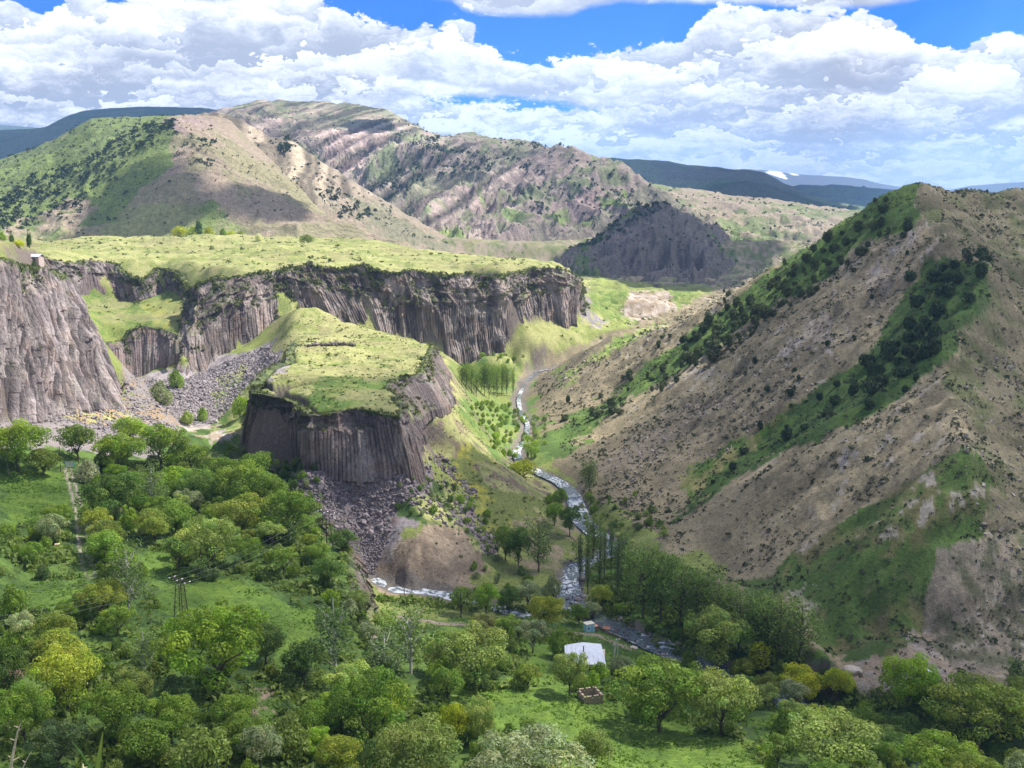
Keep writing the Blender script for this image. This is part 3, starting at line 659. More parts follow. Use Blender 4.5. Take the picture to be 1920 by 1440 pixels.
# ------------------------------------------------------------------ hills and mountains beyond the plateau (each a sheet: foot, slope, crest, back)
HILL_DATA = {}
def resample(row, us):
    r = np.array(row, float); return np.interp(us, r[:, 0], r[:, 1]), np.interp(us, r[:, 0], r[:, 2])
def hill(name, rowsl, nu, nt, amp, wl, paintf, mat, seed, crest, aniso=(1, 1, 0.0), cr=0.25, strata=None, spread=1.0):
    """rowsl: rows of (u, v, Y) from the foot up over the crest (index crest) and down the back"""
    u0 = min(r[0][0] for r in rowsl); u1 = max(r[-1][0] for r in rowsl); us = np.linspace(u0, u1, nu)
    R = []
    for row in rowsl:
        v, Y = resample(row, us); R.append(np.stack([np.array(pY(a, b, c)) for a, b, c in zip(us, v, Y)]))
    R = np.array(R)
    ts = []
    for k in range(len(R) - 1):
        n = nt[k]; ts += [k + i / n for i in range(n)]
    ts.append(len(R) - 1); ts = np.array(ts)
    k = np.minimum(ts.astype(int), len(R) - 2); f = ts - k
    G = R[k] * (1 - f)[:, None, None] + R[k + 1] * f[:, None, None]
    x, y, z = G[..., 0], G[..., 1], G[..., 2]
    q = (x * math.cos(aniso[2]) + y * math.sin(aniso[2])); p = (-x * math.sin(aniso[2]) + y * math.cos(aniso[2]))
    warp = (fbm(x / wl, y / wl, 3, seed + 5) - 0.5) * wl * 0.5
    rn = ridged((q + warp) / (wl * aniso[0]), (p + warp) / (wl * aniso[1]), 6, seed, 0.52)
    dcrest = np.abs(ts - crest)[:, None] + 0 * x
    wgt = cr + (1 - cr) * sst(dcrest, 0.0, spread)
    z = z + (ridged((q + warp) / (wl * aniso[0] * .22), (p + warp) / (wl * aniso[1] * .3), 4, seed + 3) - .5) * amp * 0.42 * wgt
    z = z + (rn - 0.55) * amp * wgt + (fbm(x / (wl * .12), y / (wl * .12), 4, seed + 8) - .5) * amp * 0.14
    if strata is not None:                                      # hard and soft beds standing out of the slope
        sx, sz, per, sa, poly = strata
        u, v = project(x, y, z); m = inpoly(u + (fbm(x / 60, y / 60, 3, 5) - .5) * 90, v, poly).astype(float)
        bed = fbm((x * sx + z * sz) / per + (fbm(x / 150, y / 150, 3, 6) - .5) * 1.5, x * 0.0012 + y * 0.0008, 3, seed + 40)
        z = z + (bed - 0.5) * sa * m * wgt
    G = np.stack([x, y, z], -1)
    u, v = project(x, y, z)
    c = paintf(x, y, z, u, v, rn)
    if strata is not None: c = c * (1 + (np.clip((bed - 0.5) * 3.6, -0.55, 0.7) * m)[..., None])
    cols = np.concatenate([c, np.ones(c.shape[:2] + (1,))], -1).reshape(-1, 4)
    me = np_mesh(name, G.reshape(-1, 3), grid_faces(len(ts), nu), cols)
    me.materials.append(mat)
    o = structure(link(bpy.data.objects.new(name, me)))
    HILL_DATA.setdefault(name, []).append((G, u, v, rn))
    return o
def mixc(a, b, k): return a * (1 - k) + b * k
def C3(c): return np.array(c)[None, None, :]
def mk_paint(base, alt, polys, wl, seed, rn_col=None, thr=0.5):
    def f(x, y, z, u, v, rn):
        n1 = fbm(x / wl, y / wl, 5, seed); n2 = fbm(x / (wl * .22), y / (wl * .22), 5, seed + 3); mm = (0.5 * n1 + 0.5 * n2)[..., None]
        c = mixc(C3(base), C3(alt), sst(mm, thr - 0.09, thr + 0.09))
        uu = u + (n2 - .5) * 60; vv = v + (fbm(x / (wl * .3), y / (wl * .3), 4, seed + 9) - .5) * 40
        for poly, ca, cb, th in polys:
            m = inpoly(uu, vv, poly)[..., None].astype(float)
            c = mixc(c, mixc(C3(ca), C3(cb), sst(mm, th - 0.07, th + 0.07)), m)
        if rn_col is not None: c = mixc(c, C3(rn_col), 0.75 * sst(rn[..., None], 0.46, 0.26))
        return c * (0.85 + 0.3 * n1[..., None])
    return f
HT = (0.270, 0.218, 0.158); HG = (0.125, 0.160, 0.058); HGB = (0.155, 0.200, 0.060); HP = (0.245, 0.185, 0.165); BLU = (0.05, 0.075, 0.06)
# left front hill (bare right side, green left side)
hill('left_hill', [
    [(-500, 580, 800), (0, 500, 960), (60, 495, 980), (300, 490, 1000), (420, 490, 1000), (600, 490, 1020), (690, 490, 1040), (800, 520, 1060)],
    [(-500, 440, 930), (0, 450, 1030), (60, 448, 1050), (300, 438, 1055), (420, 434, 1060), (600, 438, 1080), (690, 442, 1100), (800, 484, 1110)],
    [(-500, 420, 950), (0, 400, 1100), (60, 400, 1120), (200, 370, 1130), (300, 320, 1160), (400, 330, 1160), (500, 360, 1160), (600, 410, 1150), (690, 440, 1120), (800, 482, 1130)],
    [(-500, 330, 1150), (0, 335, 1220), (100, 320, 1230), (200, 275, 1230), (280, 240, 1240), (330, 222, 1250), (370, 240, 1240), (430, 292, 1230), (500, 345, 1220), (600, 405, 1190), (690, 440, 1140), (800, 485, 1140)],
    [(-500, 300, 1300), (0, 300, 1420), (100, 262, 1420), (170, 222, 1420), (210, 222, 1430), (290, 216, 1430), (340, 215, 1440), (400, 213, 1430), (430, 222, 1420), (500, 290, 1350), (600, 390, 1260), (690, 446, 1180), (800, 490, 1150)],
    [(-500, 480, 1500), (0, 480, 1600), (340, 480, 1620), (600, 480, 1500), (800, 520, 1300)]],
    480, [6, 44, 54, 50, 4], 22, 130, mk_paint(HT, (0.22, 0.20, 0.115), [
        ([(-600, 250), (60, 280), (200, 200), (300, 195), (340, 230), (300, 330), (200, 420), (60, 440), (-600, 500)], HGB, HG, 0.5),
        ([(0, 430), (120, 370), (180, 390), (110, 445), (0, 450)], HT, HG, 0.62),
        ([(200, 400), (400, 380), (480, 445), (200, 445)], HGB, (0.21, 0.22, 0.10), 0.5),
        ([(300, 215), (420, 205), (440, 240), (340, 250)], HT, HP, 0.5)], 90, 101), M_HILL, 11, 4, (0.7, 1.5, -0.9), 0.2)
# bare ridge just behind it, running down to the right
hill('bare_ridge', [
    [(300, 560, 1100), (430, 520, 1120), (560, 500, 1120), (700, 500, 1120), (850, 520, 1120), (1000, 560, 1120)],
    [(300, 300, 1380), (370, 235, 1400), (430, 250, 1390), (520, 300, 1380), (640, 370, 1350), (760, 430, 1300), (850, 470, 1260), (1000, 510, 1230)],
    [(300, 230, 1480), (340, 215, 1480), (370, 213, 1480), (410, 209, 1480), (450, 222, 1480), (500, 255, 1480), (540, 258, 1480), (600, 300, 1470), (700, 362, 1440), (760, 400, 1400), (850, 450, 1330), (1000, 510, 1250)],
    [(300, 420, 1650), (410, 420, 1650), (700, 470, 1600), (1000, 540, 1300)]],
    380, [44, 60, 4], 20, 120, mk_paint(HT, (0.235, 0.20, 0.14), [([(600, 350), (700, 380), (860, 470), (700, 460)], (0.20, 0.19, 0.12), HT, 0.5)], 70, 131), M_HILL, 33, 2, (0.5, 2.0, -0.6), 0.25, strata=(1.0, 0.5, 14, 3, [(380, 200), (560, 240), (700, 360), (560, 400), (420, 260)]))
# the high mountain with slanting strata
hill('layered_mountain', [
    [(-100, 420, 1900), (300, 420, 1750), (600, 430, 1500), (800, 475, 1350), (950, 500, 1320), (1100, 560, 1300), (1200, 580, 1280), (1400, 600, 1250)],
    [(-100, 400, 2100), (300, 350, 2000), (500, 310, 1900), (650, 360, 1720), (800, 420, 1560), (950, 450, 1480), (1100, 480, 1440), (1250, 560, 1320), (1400, 600, 1280)],
    [(-100, 360, 2300), (300, 300, 2250), (450, 230, 2200), (600, 280, 2000), (700, 290, 1850), (850, 330, 1750), (950, 350, 1680), (1100, 390, 1600), (1250, 470, 1450), (1400, 560, 1320)],
    [(-100, 330, 2500), (250, 330, 2450), (340, 240, 2440), (400, 214, 2420), (440, 202, 2400), (500, 200, 2300), (600, 230, 2200), (720, 238, 2100), (830, 262, 2000), (900, 268, 1900), (980, 270, 1820), (1060, 284, 1760), (1140, 305, 1720), (1220, 342, 1660), (1300, 390, 1560), (1400, 470, 1400)],
    [(-100, 340, 2700), (250, 330, 2650), (340, 235, 2640), (400, 211, 2620), (440, 200, 2600), (480, 190, 2600), (600, 188, 2580), (680, 196, 2560), (740, 212, 2500), (800, 246, 2400), (835, 258, 2300), (870, 246, 2250), (910, 256, 2150), (960, 264, 2000), (985, 262, 1950), (1060, 283, 1850), (1140, 305, 1790), (1220, 344, 1700), (1300, 395, 1600), (1400, 480, 1420)],
    [(-100, 420, 3000), (600, 400, 2900), (1000, 420, 2200), (1400, 560, 1600)]],
    640, [40, 70, 66, 50, 4], 84, 210, mk_paint((0.235, 0.188, 0.160), (0.140, 0.155, 0.080), [
        ([(430, 180), (760, 185), (860, 250), (700, 235), (560, 230), (430, 215)], (0.14, 0.155, 0.08), (0.20, 0.165, 0.125), 0.48),
        ([(470, 205), (640, 235), (740, 240), (640, 330), (560, 260)], (0.33, 0.25, 0.215), (0.21, 0.175, 0.14), 0.5),
        ([(820, 320), (1000, 400), (1000, 420), (900, 400)], HG, HP, 0.5), ([(1020, 400), (1120, 340), (1180, 380), (1080, 430)], HGB, HP, 0.5),
        ([(810, 430), (880, 420), (870, 490), (800, 480)], HGB, HT, 0.5)], 70, 151, (0.155, 0.150, 0.10), 0.555), M_HILL, 57, 4, (0.55, 1.3, -0.75), 0.05, strata=(0.75, -1.0, 16, 9, [(380, 180), (760, 190), (860, 270), (1000, 330), (900, 470), (700, 440), (560, 330), (420, 230)]), spread=2.6)
# hill in cloud shadow on the right of it
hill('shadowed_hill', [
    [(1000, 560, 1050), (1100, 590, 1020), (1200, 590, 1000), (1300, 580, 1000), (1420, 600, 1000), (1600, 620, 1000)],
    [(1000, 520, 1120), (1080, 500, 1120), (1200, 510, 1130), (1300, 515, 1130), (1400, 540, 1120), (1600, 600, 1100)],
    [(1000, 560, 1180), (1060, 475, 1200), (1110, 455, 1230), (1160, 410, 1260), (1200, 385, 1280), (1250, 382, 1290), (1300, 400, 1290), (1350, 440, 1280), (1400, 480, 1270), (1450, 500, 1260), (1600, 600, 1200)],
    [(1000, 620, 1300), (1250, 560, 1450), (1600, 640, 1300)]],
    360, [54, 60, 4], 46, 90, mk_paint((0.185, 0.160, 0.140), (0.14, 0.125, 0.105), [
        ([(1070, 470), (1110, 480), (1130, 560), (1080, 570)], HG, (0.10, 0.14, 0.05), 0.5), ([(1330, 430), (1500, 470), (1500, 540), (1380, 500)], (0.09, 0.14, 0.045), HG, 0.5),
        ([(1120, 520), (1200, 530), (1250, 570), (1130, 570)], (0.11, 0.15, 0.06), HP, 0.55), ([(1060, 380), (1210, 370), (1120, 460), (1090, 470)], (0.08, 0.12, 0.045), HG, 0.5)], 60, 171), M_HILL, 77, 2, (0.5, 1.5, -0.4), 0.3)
# tan rolling hills in sun behind the right ridge
hill('sunlit_hills', [
    [(1150, 480, 1500), (1300, 450, 1450), (1420, 480, 1400), (1600, 520, 1350), (1750, 560, 1350)],
    [(1150, 400, 1750), (1280, 400, 1700), (1400, 420, 1650), (1500, 430, 1600), (1600, 440, 1600), (1750, 480, 1550)],
    [(1150, 330, 2100), (1200, 338, 2100), (1290, 352, 2100), (1380, 368, 2050), (1440, 370, 2000), (1500, 378, 1950), (1580, 390, 1900), (1650, 400, 1850), (1750, 420, 1800)],
    [(1150, 420, 2500), (1750, 470, 2200)]],
    300, [34, 44, 4], 30, 120, mk_paint((0.270, 0.222, 0.160), (0.14, 0.165, 0.07), [([(1330, 430), (1440, 440), (1500, 500), (1400, 500)], HG, HGB, 0.5)], 90, 191, None, 0.53), M_HILL, 91, 2, (0.8, 1.2, 0.5), 0.3)
# far ridges
hill('green_table_ridge', [
    [(1050, 400, 3000), (1300, 400, 2900), (1500, 420, 2900), (1700, 430, 2900)],
    [(1050, 350, 3500), (1150, 330, 3500), (1280, 345, 3400), (1400, 360, 3300), (1560, 385, 3300), (1700, 400, 3300)],
    [(1050, 296, 4000), (1150, 297, 4000), (1240, 301, 3950), (1330, 313, 3900), (1390, 317, 3800), (1430, 322, 3700), (1470, 345, 3650), (1520, 365, 3600), (1600, 385, 3600), (1700, 400, 3600)],
    [(1050, 360, 4800), (1700, 420, 4500)]],
    260, [14, 26, 6], 60, 420, mk_paint((0.075, 0.125, 0.05), (0.13, 0.15, 0.08), [([(1200, 305), (1440, 315), (1560, 390), (1400, 350), (1250, 330)], (0.07, 0.10, 0.05), (0.11, 0.11, 0.08), 0.5)], 300, 211), M_FAR, 111, 2, (1, 1, 0.3), 0.08)
hill('dark_near_knoll', [
    [(1300, 400, 2500), (1450, 410, 2500), (1600, 420, 2500)],
    [(1300, 365, 2700), (1340, 345, 2700), (1400, 338, 2700), (1450, 350, 2700), (1500, 368, 2700), (1600, 400, 2700)],
    [(1300, 420, 3000), (1600, 430, 3000)]],
    120, [20, 5], 20, 150, mk_paint((0.05, 0.085, 0.04), (0.075, 0.085, 0.06), [], 200, 221), M_FAR, 121, 1, (1, 1, 0), 0.15)
hill('blue_valley_side', [
    [(1450, 430, 4200), (1700, 430, 4200), (1950, 430, 4200)],
    [(1450, 400, 4700), (1520, 362, 4700), (1560, 350, 4700), (1640, 358, 4700), (1750, 380, 4700), (1950, 400, 4700)],
    [(1450, 360, 5600), (1500, 346, 5700), (1600, 350, 5700), (1700, 356, 5700), (1800, 360, 5700), (1950, 360, 5700)],
    [(1450, 420, 6400), (1950, 420, 6400)]],
    200, [16, 16, 4], 50, 380, mk_paint((0.09, 0.125, 0.07), (0.07, 0.085, 0.075), [], 300, 231), M_FAR, 131, 2, (1, 1, 0), 0.1)
def snow(x, y, z, u, v, rn):
    n = fbm(x / 160, y / 900, 5, 241)[..., None]; h = sst(v, 352, 322)[..., None]
    return mixc(C3((0.085, 0.09, 0.10)) + 0 * n, C3((0.85, 0.87, 0.9)), sst(n * (0.45 + 0.50 * h), 0.56, 0.60))
hill('snow_streaked_mountain', [
    [(1380, 380, 8500), (1650, 380, 8500), (2000, 380, 8500)],
    [(1380, 316, 11000), (1430, 319, 11000), (1480, 325, 11000), (1530, 329, 11000), (1580, 331, 11000), (1620, 336, 11000), (1650, 344, 11000), (1700, 352, 11000), (1780, 356, 11000), (1820, 348, 11000), (1900, 342, 11000), (2000, 338, 11000), (2200, 345, 11000)],
    [(1380, 380, 14000), (2200, 380, 14000)]],
    260, [34, 3], 50, 1100, snow, M_FAR, 141, 1, (1, 1, 0), 0.06)
hill('blue_table_mountain', [
    [(-700, 330, 4200), (0, 330, 3800), (400, 330, 3600), (600, 330, 3600)],
    [(-700, 262, 4600), (0, 262, 4300), (60, 252, 4300), (100, 238, 4300), (180, 225, 4300), (300, 222, 4300), (480, 240, 4300), (600, 260, 4300)],
    [(-700, 250, 5200), (0, 244, 5000), (60, 241, 5000), (85, 238, 5000), (130, 215, 4900), (160, 207, 4900), (230, 201, 4900), (310, 200, 4900), (380, 203, 4900), (430, 208, 4900), (600, 240, 4900)],
    [(-700, 330, 6500), (600, 330, 6500)]],
    300, [14, 26, 5], 40, 300, mk_paint((0.07, 0.11, 0.05), (0.11, 0.12, 0.08), [([(-700, 240), (-700, 225), (90, 225), (80, 242), (0, 250)], (0.09, 0.13, 0.09), HG, 0.5)], 300, 251), M_FAR, 151, 2, (1, 1, 0), 0.06)
hill('far_green_ridge', [
    [(-900, 300, 8000), (250, 300, 8000)],
    [(-900, 225, 9000), (-200, 226, 9000), (0, 234, 9000), (80, 240, 9000), (250, 260, 9000)],
    [(-900, 300, 11000), (250, 300, 11000)]],
    60, [8, 4], 30, 900, mk_paint((0.10, 0.13, 0.09), (0.08, 0.11, 0.10), [], 600, 261), M_FAR, 161, 1, (1, 1, 0), 0.06)
# low country below everything, reaching the horizon
V = []; rr = [1250, 1600, 2300, 3500, 6000, 9000, 12000, 15500]; zz = [20, 10, 10, 20, 30, 40, 60, 60]
for r_, z_ in zip(rr, zz):
    for a_ in np.radians(np.linspace(-60, 60, 61)): V.append((math.sin(a_) * r_, math.cos(a_) * r_, z_))
me = np_mesh('distant_land', V, grid_faces(len(rr), 61), np.tile([0.1, 0.115, 0.07, 1], (len(V), 1))); me.materials.append(M_FAR)
structure(link(bpy.data.objects.new('distant_land', me)))
print('hills', round(time.time() - T0, 1))
# ------------------------------------------------------------------ basalt cliffs
def rock_material():
    m = bpy.data.materials.new('basalt_rock'); m.use_nodes = True; g = NT(m.node_tree); g.n.clear()
    o = g.node('ShaderNodeOutputMaterial'); b = g.node('ShaderNodeBsdfPrincipled'); g.l.new(b.outputs[0], o.inputs[0])
    b.inputs['Roughness'].default_value = 0.85; b.inputs['Specular IOR Level'].default_value = 0.25
    at = g.node('ShaderNodeVertexColor', layer_name='Col')
    pos = g.node('ShaderNodeNewGeometry').outputs['Position']
    st = g.vm('MULTIPLY', pos, (1.0, 1.0, 0.14))
    n1 = g.noise(st, 1.1, 5, 0.65); n2 = g.noise(pos, 1.6, 4, 0.65); n3 = g.noise(pos, 0.12, 3, 0.5)
    tone = g.lin(n1, 0.3, 0.7, 0.6, 1.45); tone2 = g.lin(n2, 0.3, 0.7, 0.75, 1.25)
    c = g.mix(1.0, at.outputs[0], g.comb(tone, tone, tone), 'MULTIPLY')
    c = g.mix(1.0, c, g.comb(tone2, tone2, tone2), 'MULTIPLY')
    c = g.mix(g.smooth(n3, 0.5, 0.65, 0, 0.25), c, g.mix(1.0, c, c4(1.3, 0.95, 0.7), 'MULTIPLY'))
    g.put(b.inputs['Base Color'], c)
    bm = g.node('ShaderNodeBump'); bm.inputs['Strength'].default_value = 0.7; bm.inputs['Distance'].default_value = 0.8
    g.put(bm.inputs['Height'], g.m('ADD', n1, n2)); g.put(b.inputs['Normal'], bm.outputs[0])
    return m
M_ROCK = rock_material()
def arc(P, n):
    P = np.array([np.array(p, float) for p in P]); L = np.concatenate([[0], np.cumsum(np.linalg.norm(np.diff(P, axis=0), axis=1))])
    s = np.linspace(0, L[-1], n); return np.stack([np.interp(s, L, P[:, k]) for k in range(3)], 1), L
CLIFF_TOPS = []
def cliff(name, rows, nu, nv, colw=1.7, depth=0.55, butt=3.0, knob=0.5, seed=1, base=(0.19, 0.165, 0.155), dark=(0.085, 0.07, 0.065), grass=0.35, splits=None, lean=0.0, topcap=5.0, foot=4.0, bow=0.0, curl=0.0, flute=0.0, fw=7.0):
    """rows: rim, (middle lines), foot. The sheet is fluted into columns below and breaks into knobs above (knob = upper share)."""
    if splits is not None:                                     # match corner points of rim and foot
        A = []
        for r in rows:
            r = np.array([np.array(p, float) for p in r]); A.append(r)
        RR = []
        n_each = None
        k = len(splits[0]) - 1
        for r, sp in zip(A, splits):
            segs = []
            for i in range(k):
                n_i = nu // k + (1 if i == k - 1 else 0)
                seg = arc(r[sp[i]:sp[i + 1] + 1], n_i + 1)[0]; segs.append(seg if i == k - 1 else seg[:-1])
            RR.append(np.concatenate(segs))
        RR = np.array(RR)
    else:
        RR = np.array([arc(r, nu)[0] for r in rows])
    nu = RR.shape[1]
    # smooth the plan a little
    t = np.linspace(0, len(RR) - 1, nv); k = np.minimum(t.astype(int), len(RR) - 2); f = (t - k)[:, None, None]
    G = RR[k] * (1 - f) + RR[k + 1] * f
    h = np.linspace(1, 0, nv)[:, None]                         # 1 rim .. 0 foot
    mid = RR.mean(0); tang = np.gradient(mid[:, :2], axis=0); tang /= np.linalg.norm(tang, axis=1)[:, None] + 1e-9
    kk = 9; ker = np.ones(2 * kk + 1) / (2 * kk + 1)
    tx = np.convolve(np.pad(tang[:, 0], kk, 'edge'), ker, 'valid'); ty = np.convolve(np.pad(tang[:, 1], kk, 'edge'), ker, 'valid')
    L = np.hypot(tx, ty) + 1e-9; nx, ny = ty / L, -tx / L      # outward (towards the valley)
    s = np.concatenate([[0], np.cumsum(np.linalg.norm(np.diff(mid, axis=0), axis=1))])[None, :] + 0 * h
    Hh = (G[0, :, 2] - G[-1, :, 2])[None, :]; zz = h * Hh
    sl = s + lean * zz + (fbm(s / 26, zz / 60, 3, seed + 2) - 0.5) * 7 + curl * np.sin(s / 17.0) * zz * 0.12
    ci = np.floor(sl / colw); fr = sl / colw - ci
    rnd = _h(ci, 0 * ci, seed + 4); rnd2 = _h(ci, np.floor(zz / 4.5 + rnd * 7), seed + 5); rnd3 = _h(ci, np.floor(zz / 11 + rnd * 3), seed + 6)
    prof = 1 - np.clip((np.abs(2 * fr - 1) - 0.45) / 0.55, 0, 1) ** 1.3
    kn = sst(h + (fbm(s / 15, h * 2, 4, seed + 7) - 0.5) * 0.55, 1 - knob - 0.05, 1 - knob + 0.10)      # 1 in the knobbly upper part
    colm = (prof * 0.55 + (rnd - 0.5) * 0.9 + (rnd2 - 0.5) * 0.5 + (rnd3 - .5) * 0.7) * depth * (1 - kn * 0.75)
    FL = ridged((sl + 0.8 * (fbm(s / 5, zz / 9, 3, seed + 30) - .5) * 5) / fw, zz / 70, 3, seed + 31)
    B = (FL - 0.5) * flute * 2 + (ridged(s / 24, zz / 55, 3, seed + 8) - 0.5) * butt * 2 + (fbm(s / 9, zz / 18, 4, seed + 9) - 0.5) * butt * 0.9
    K = kn * ((ridged(s / 8, zz / 7, 4, seed + 10) - 0.35) * 3.4 * (0.5 + 0.5 * sst(h, 1.0, 0.75)) + (fbm(s / 2.2, zz / 2.2, 4, seed + 14) - .5) * 1.6)
    ledge = (1 - kn) * 0 + kn * sst(fbm(s / 20, zz / 5, 3, seed + 11), 0.5, 0.6) * 1.3
    taper = sst(h, 1.0, 0.93)
    dd = (colm + B * (0.35 + 0.65 * sst(h, 1.02, 0.7)) + K - ledge) * (0.25 + 0.75 * taper) + 0.6 + bow * h * (1 - h) * 4
    X = G[..., 0] + nx[None, :] * dd; Y = G[..., 1] + ny[None, :] * dd
    Z = G[..., 2] + kn * (fbm(s / 4, h * 9, 3, seed + 12) - .5) * 1.4 * taper + (fbm(s / 7, 0 * h, 4, seed + 13) - 0.5) * 2.6 * sst(h, 0.85, 1.0)
    # cap reaching back over the ground and foot going down into it
    capX = [X[:1] - nx * topcap * q for q in (1.0, 0.45)]; capY = [Y[:1] - ny * topcap * q for q in (1.0, 0.45)]
    capZ = [G[:1, :, 2] - 1.0, Z[:1] * 0.7 + (G[:1, :, 2] + 0.25) * 0.3]
    ft = [X[-1:] + nx * 0.8, Y[-1:] + ny * 0.8, Z[-1:] - foot]
    X = np.concatenate([capX[0], capX[1], X, ft[0]]); Y = np.concatenate([capY[0], capY[1], Y, ft[1]]); Z = np.concatenate([capZ[0], capZ[1], Z, ft[2]])
    pad = lambda A: np.concatenate([A[:1], A[:1], A, A[-1:]])
    s_, z_, kn_, prof_, rnd_, rnd2_, h_, dd_, B_ = map(pad, (s, zz, kn, prof, rnd, rnd2, h + 0 * s, dd, B))
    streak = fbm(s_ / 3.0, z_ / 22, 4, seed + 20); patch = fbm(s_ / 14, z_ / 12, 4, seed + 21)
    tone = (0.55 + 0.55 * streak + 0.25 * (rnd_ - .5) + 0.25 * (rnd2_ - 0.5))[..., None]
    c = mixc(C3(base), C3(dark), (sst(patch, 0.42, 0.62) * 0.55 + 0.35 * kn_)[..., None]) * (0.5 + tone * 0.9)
    c = c * (0.55 + 0.45 * prof_[..., None] * (1 - kn_[..., None]) + 0.45 * kn_[..., None])  # shade in the crevices between columns put into the colour
    if flute: c = c * (0.55 + 0.75 * sst(pad(FL), 0.25, 0.62))[..., None]  # hollows of the flutes darkened in the colour as well, as shade
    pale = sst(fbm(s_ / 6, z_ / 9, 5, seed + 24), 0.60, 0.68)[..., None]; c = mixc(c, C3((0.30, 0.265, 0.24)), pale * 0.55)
    # grass on ledges and along the rim: where the sheet turns upwards
    dz = np.gradient(Z, axis=0); dxy = np.hypot(np.gradient(X, axis=0), np.gradient(Y, axis=0)); up = dxy / (np.abs(dz) + 0.02)
    gm = sst(up * 0.55 + (fbm(s_ / 5, z_ / 4, 4, seed + 22) - 0.5) * 1.8 + 0.35 * kn_, 0.75, 1.15) * grass
    gm = np.maximum(gm, sst(h_ + (fbm(s_ / 6, z_ / 3, 4, seed + 23) - .5) * 0.16, 0.96, 1.0)); gm[:2] = 1
    gcol = mixc(C3((0.12, 0.15, 0.045)), C3((0.055, 0.075, 0.028)), sst(fbm(s_ / 2, z_ / 2, 3, seed + 25), 0.45, 0.55)[..., None])
    c = mixc(c, gcol, gm[..., None])
    V = np.stack([X, Y, Z], -1); cols = np.concatenate([c, np.ones(c.shape[:2] + (1,))], -1).reshape(-1, 4)
    me = np_mesh(name, V.reshape(-1, 3), grid_faces(V.shape[0], nu), cols, smooth=False); me.materials.append(M_ROCK)
    o = structure(link(bpy.data.objects.new(name, me)))
    CLIFF_TOPS.append((name, V, gm))
    return o
def lerp_rows(R, B, f, k=0.0, dzv=0.0): pass

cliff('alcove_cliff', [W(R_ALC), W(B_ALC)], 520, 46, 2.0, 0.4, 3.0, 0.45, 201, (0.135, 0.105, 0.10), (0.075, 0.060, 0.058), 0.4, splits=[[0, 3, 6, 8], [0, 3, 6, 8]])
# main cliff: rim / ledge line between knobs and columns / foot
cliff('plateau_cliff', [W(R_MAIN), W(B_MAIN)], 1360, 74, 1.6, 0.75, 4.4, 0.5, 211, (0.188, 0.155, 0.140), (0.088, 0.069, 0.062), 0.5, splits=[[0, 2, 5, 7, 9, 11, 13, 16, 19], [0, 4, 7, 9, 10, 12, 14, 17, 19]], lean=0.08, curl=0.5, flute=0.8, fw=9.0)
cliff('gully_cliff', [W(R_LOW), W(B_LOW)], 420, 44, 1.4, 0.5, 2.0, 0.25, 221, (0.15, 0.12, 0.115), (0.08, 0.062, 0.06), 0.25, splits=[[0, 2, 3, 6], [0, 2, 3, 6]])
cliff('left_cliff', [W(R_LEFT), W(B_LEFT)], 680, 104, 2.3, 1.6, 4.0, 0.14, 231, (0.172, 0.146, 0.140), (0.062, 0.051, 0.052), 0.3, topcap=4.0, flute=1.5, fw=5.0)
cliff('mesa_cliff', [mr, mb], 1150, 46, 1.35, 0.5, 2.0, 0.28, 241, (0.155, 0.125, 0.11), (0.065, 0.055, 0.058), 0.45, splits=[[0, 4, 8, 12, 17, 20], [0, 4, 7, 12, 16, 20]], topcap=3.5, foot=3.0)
# rough broken end of the terrace above the stream
ter_top = [pz(*p) for p in [(600, 975, 19), (640, 1035, 23), (655, 1080, 22.4), (664, 1120, 21.8), (676, 1165, 20.4), (690, 1205, 18)]]
ter_bot = [pz(*p) for p in [(640, 985, 13), (668, 1035, 9), (686, 1080, 6), (702, 1120, 5.5), (716, 1165, 6.5), (735, 1205, 10)]]
cliff('terrace_cliff', [ter_top, ter_bot], 300, 34, 1.8, 0.6, 1.6, 0.55, 251, (0.20, 0.165, 0.135), (0.09, 0.07, 0.055), 0.4, topcap=2.5)
print('cliffs', round(time.time() - T0, 1))
# ------------------------------------------------------------------ plant materials
def leaf_material(name, trans=0.35, rough=0.6, var=0.18):
    m = bpy.data.materials.new(name); m.use_nodes = True; g = NT(m.node_tree); g.n.clear()
    o = g.node('ShaderNodeOutputMaterial')
    oi = g.node('ShaderNodeObjectInfo'); at = g.node('ShaderNodeVertexColor', layer_name='Col')
    c = g.mix(1.0, at.outputs[0], oi.outputs['Color'], 'MULTIPLY')
    if trans > 0.3: c = g.mix(1.0, c, c4(1.22, 1.16, 1.0), 'MULTIPLY')                # fresh spring leaves
    r = g.lin(oi.outputs['Random'], 0, 1, 1 - var, 1 + var); c = g.mix(1.0, c, g.comb(r, r, r), 'MULTIPLY')
    d_ = g.node('ShaderNodeBsdfPrincipled'); g.put(d_.inputs['Base Color'], c); d_.inputs['Roughness'].default_value = rough
    d_.inputs['Specular IOR Level'].default_value = 0.25
    t = g.node('ShaderNodeBsdfTranslucent'); g.put(t.inputs['Color'], g.mix(1.0, c, c4(1.15, 1.25, 0.6), 'MULTIPLY'))
    ms = g.node('ShaderNodeMixShader'); ms.inputs[0].default_value = trans
    g.l.new(d_.outputs[0], ms.inputs[1]); g.l.new(t.outputs[0], ms.inputs[2]); g.l.new(ms.outputs[0], o.inputs[0])
    return m
M_LEAF = leaf_material('leaves', 0.42)
M_NEEDLE = leaf_material('juniper_sprays', 0.12, 0.8)
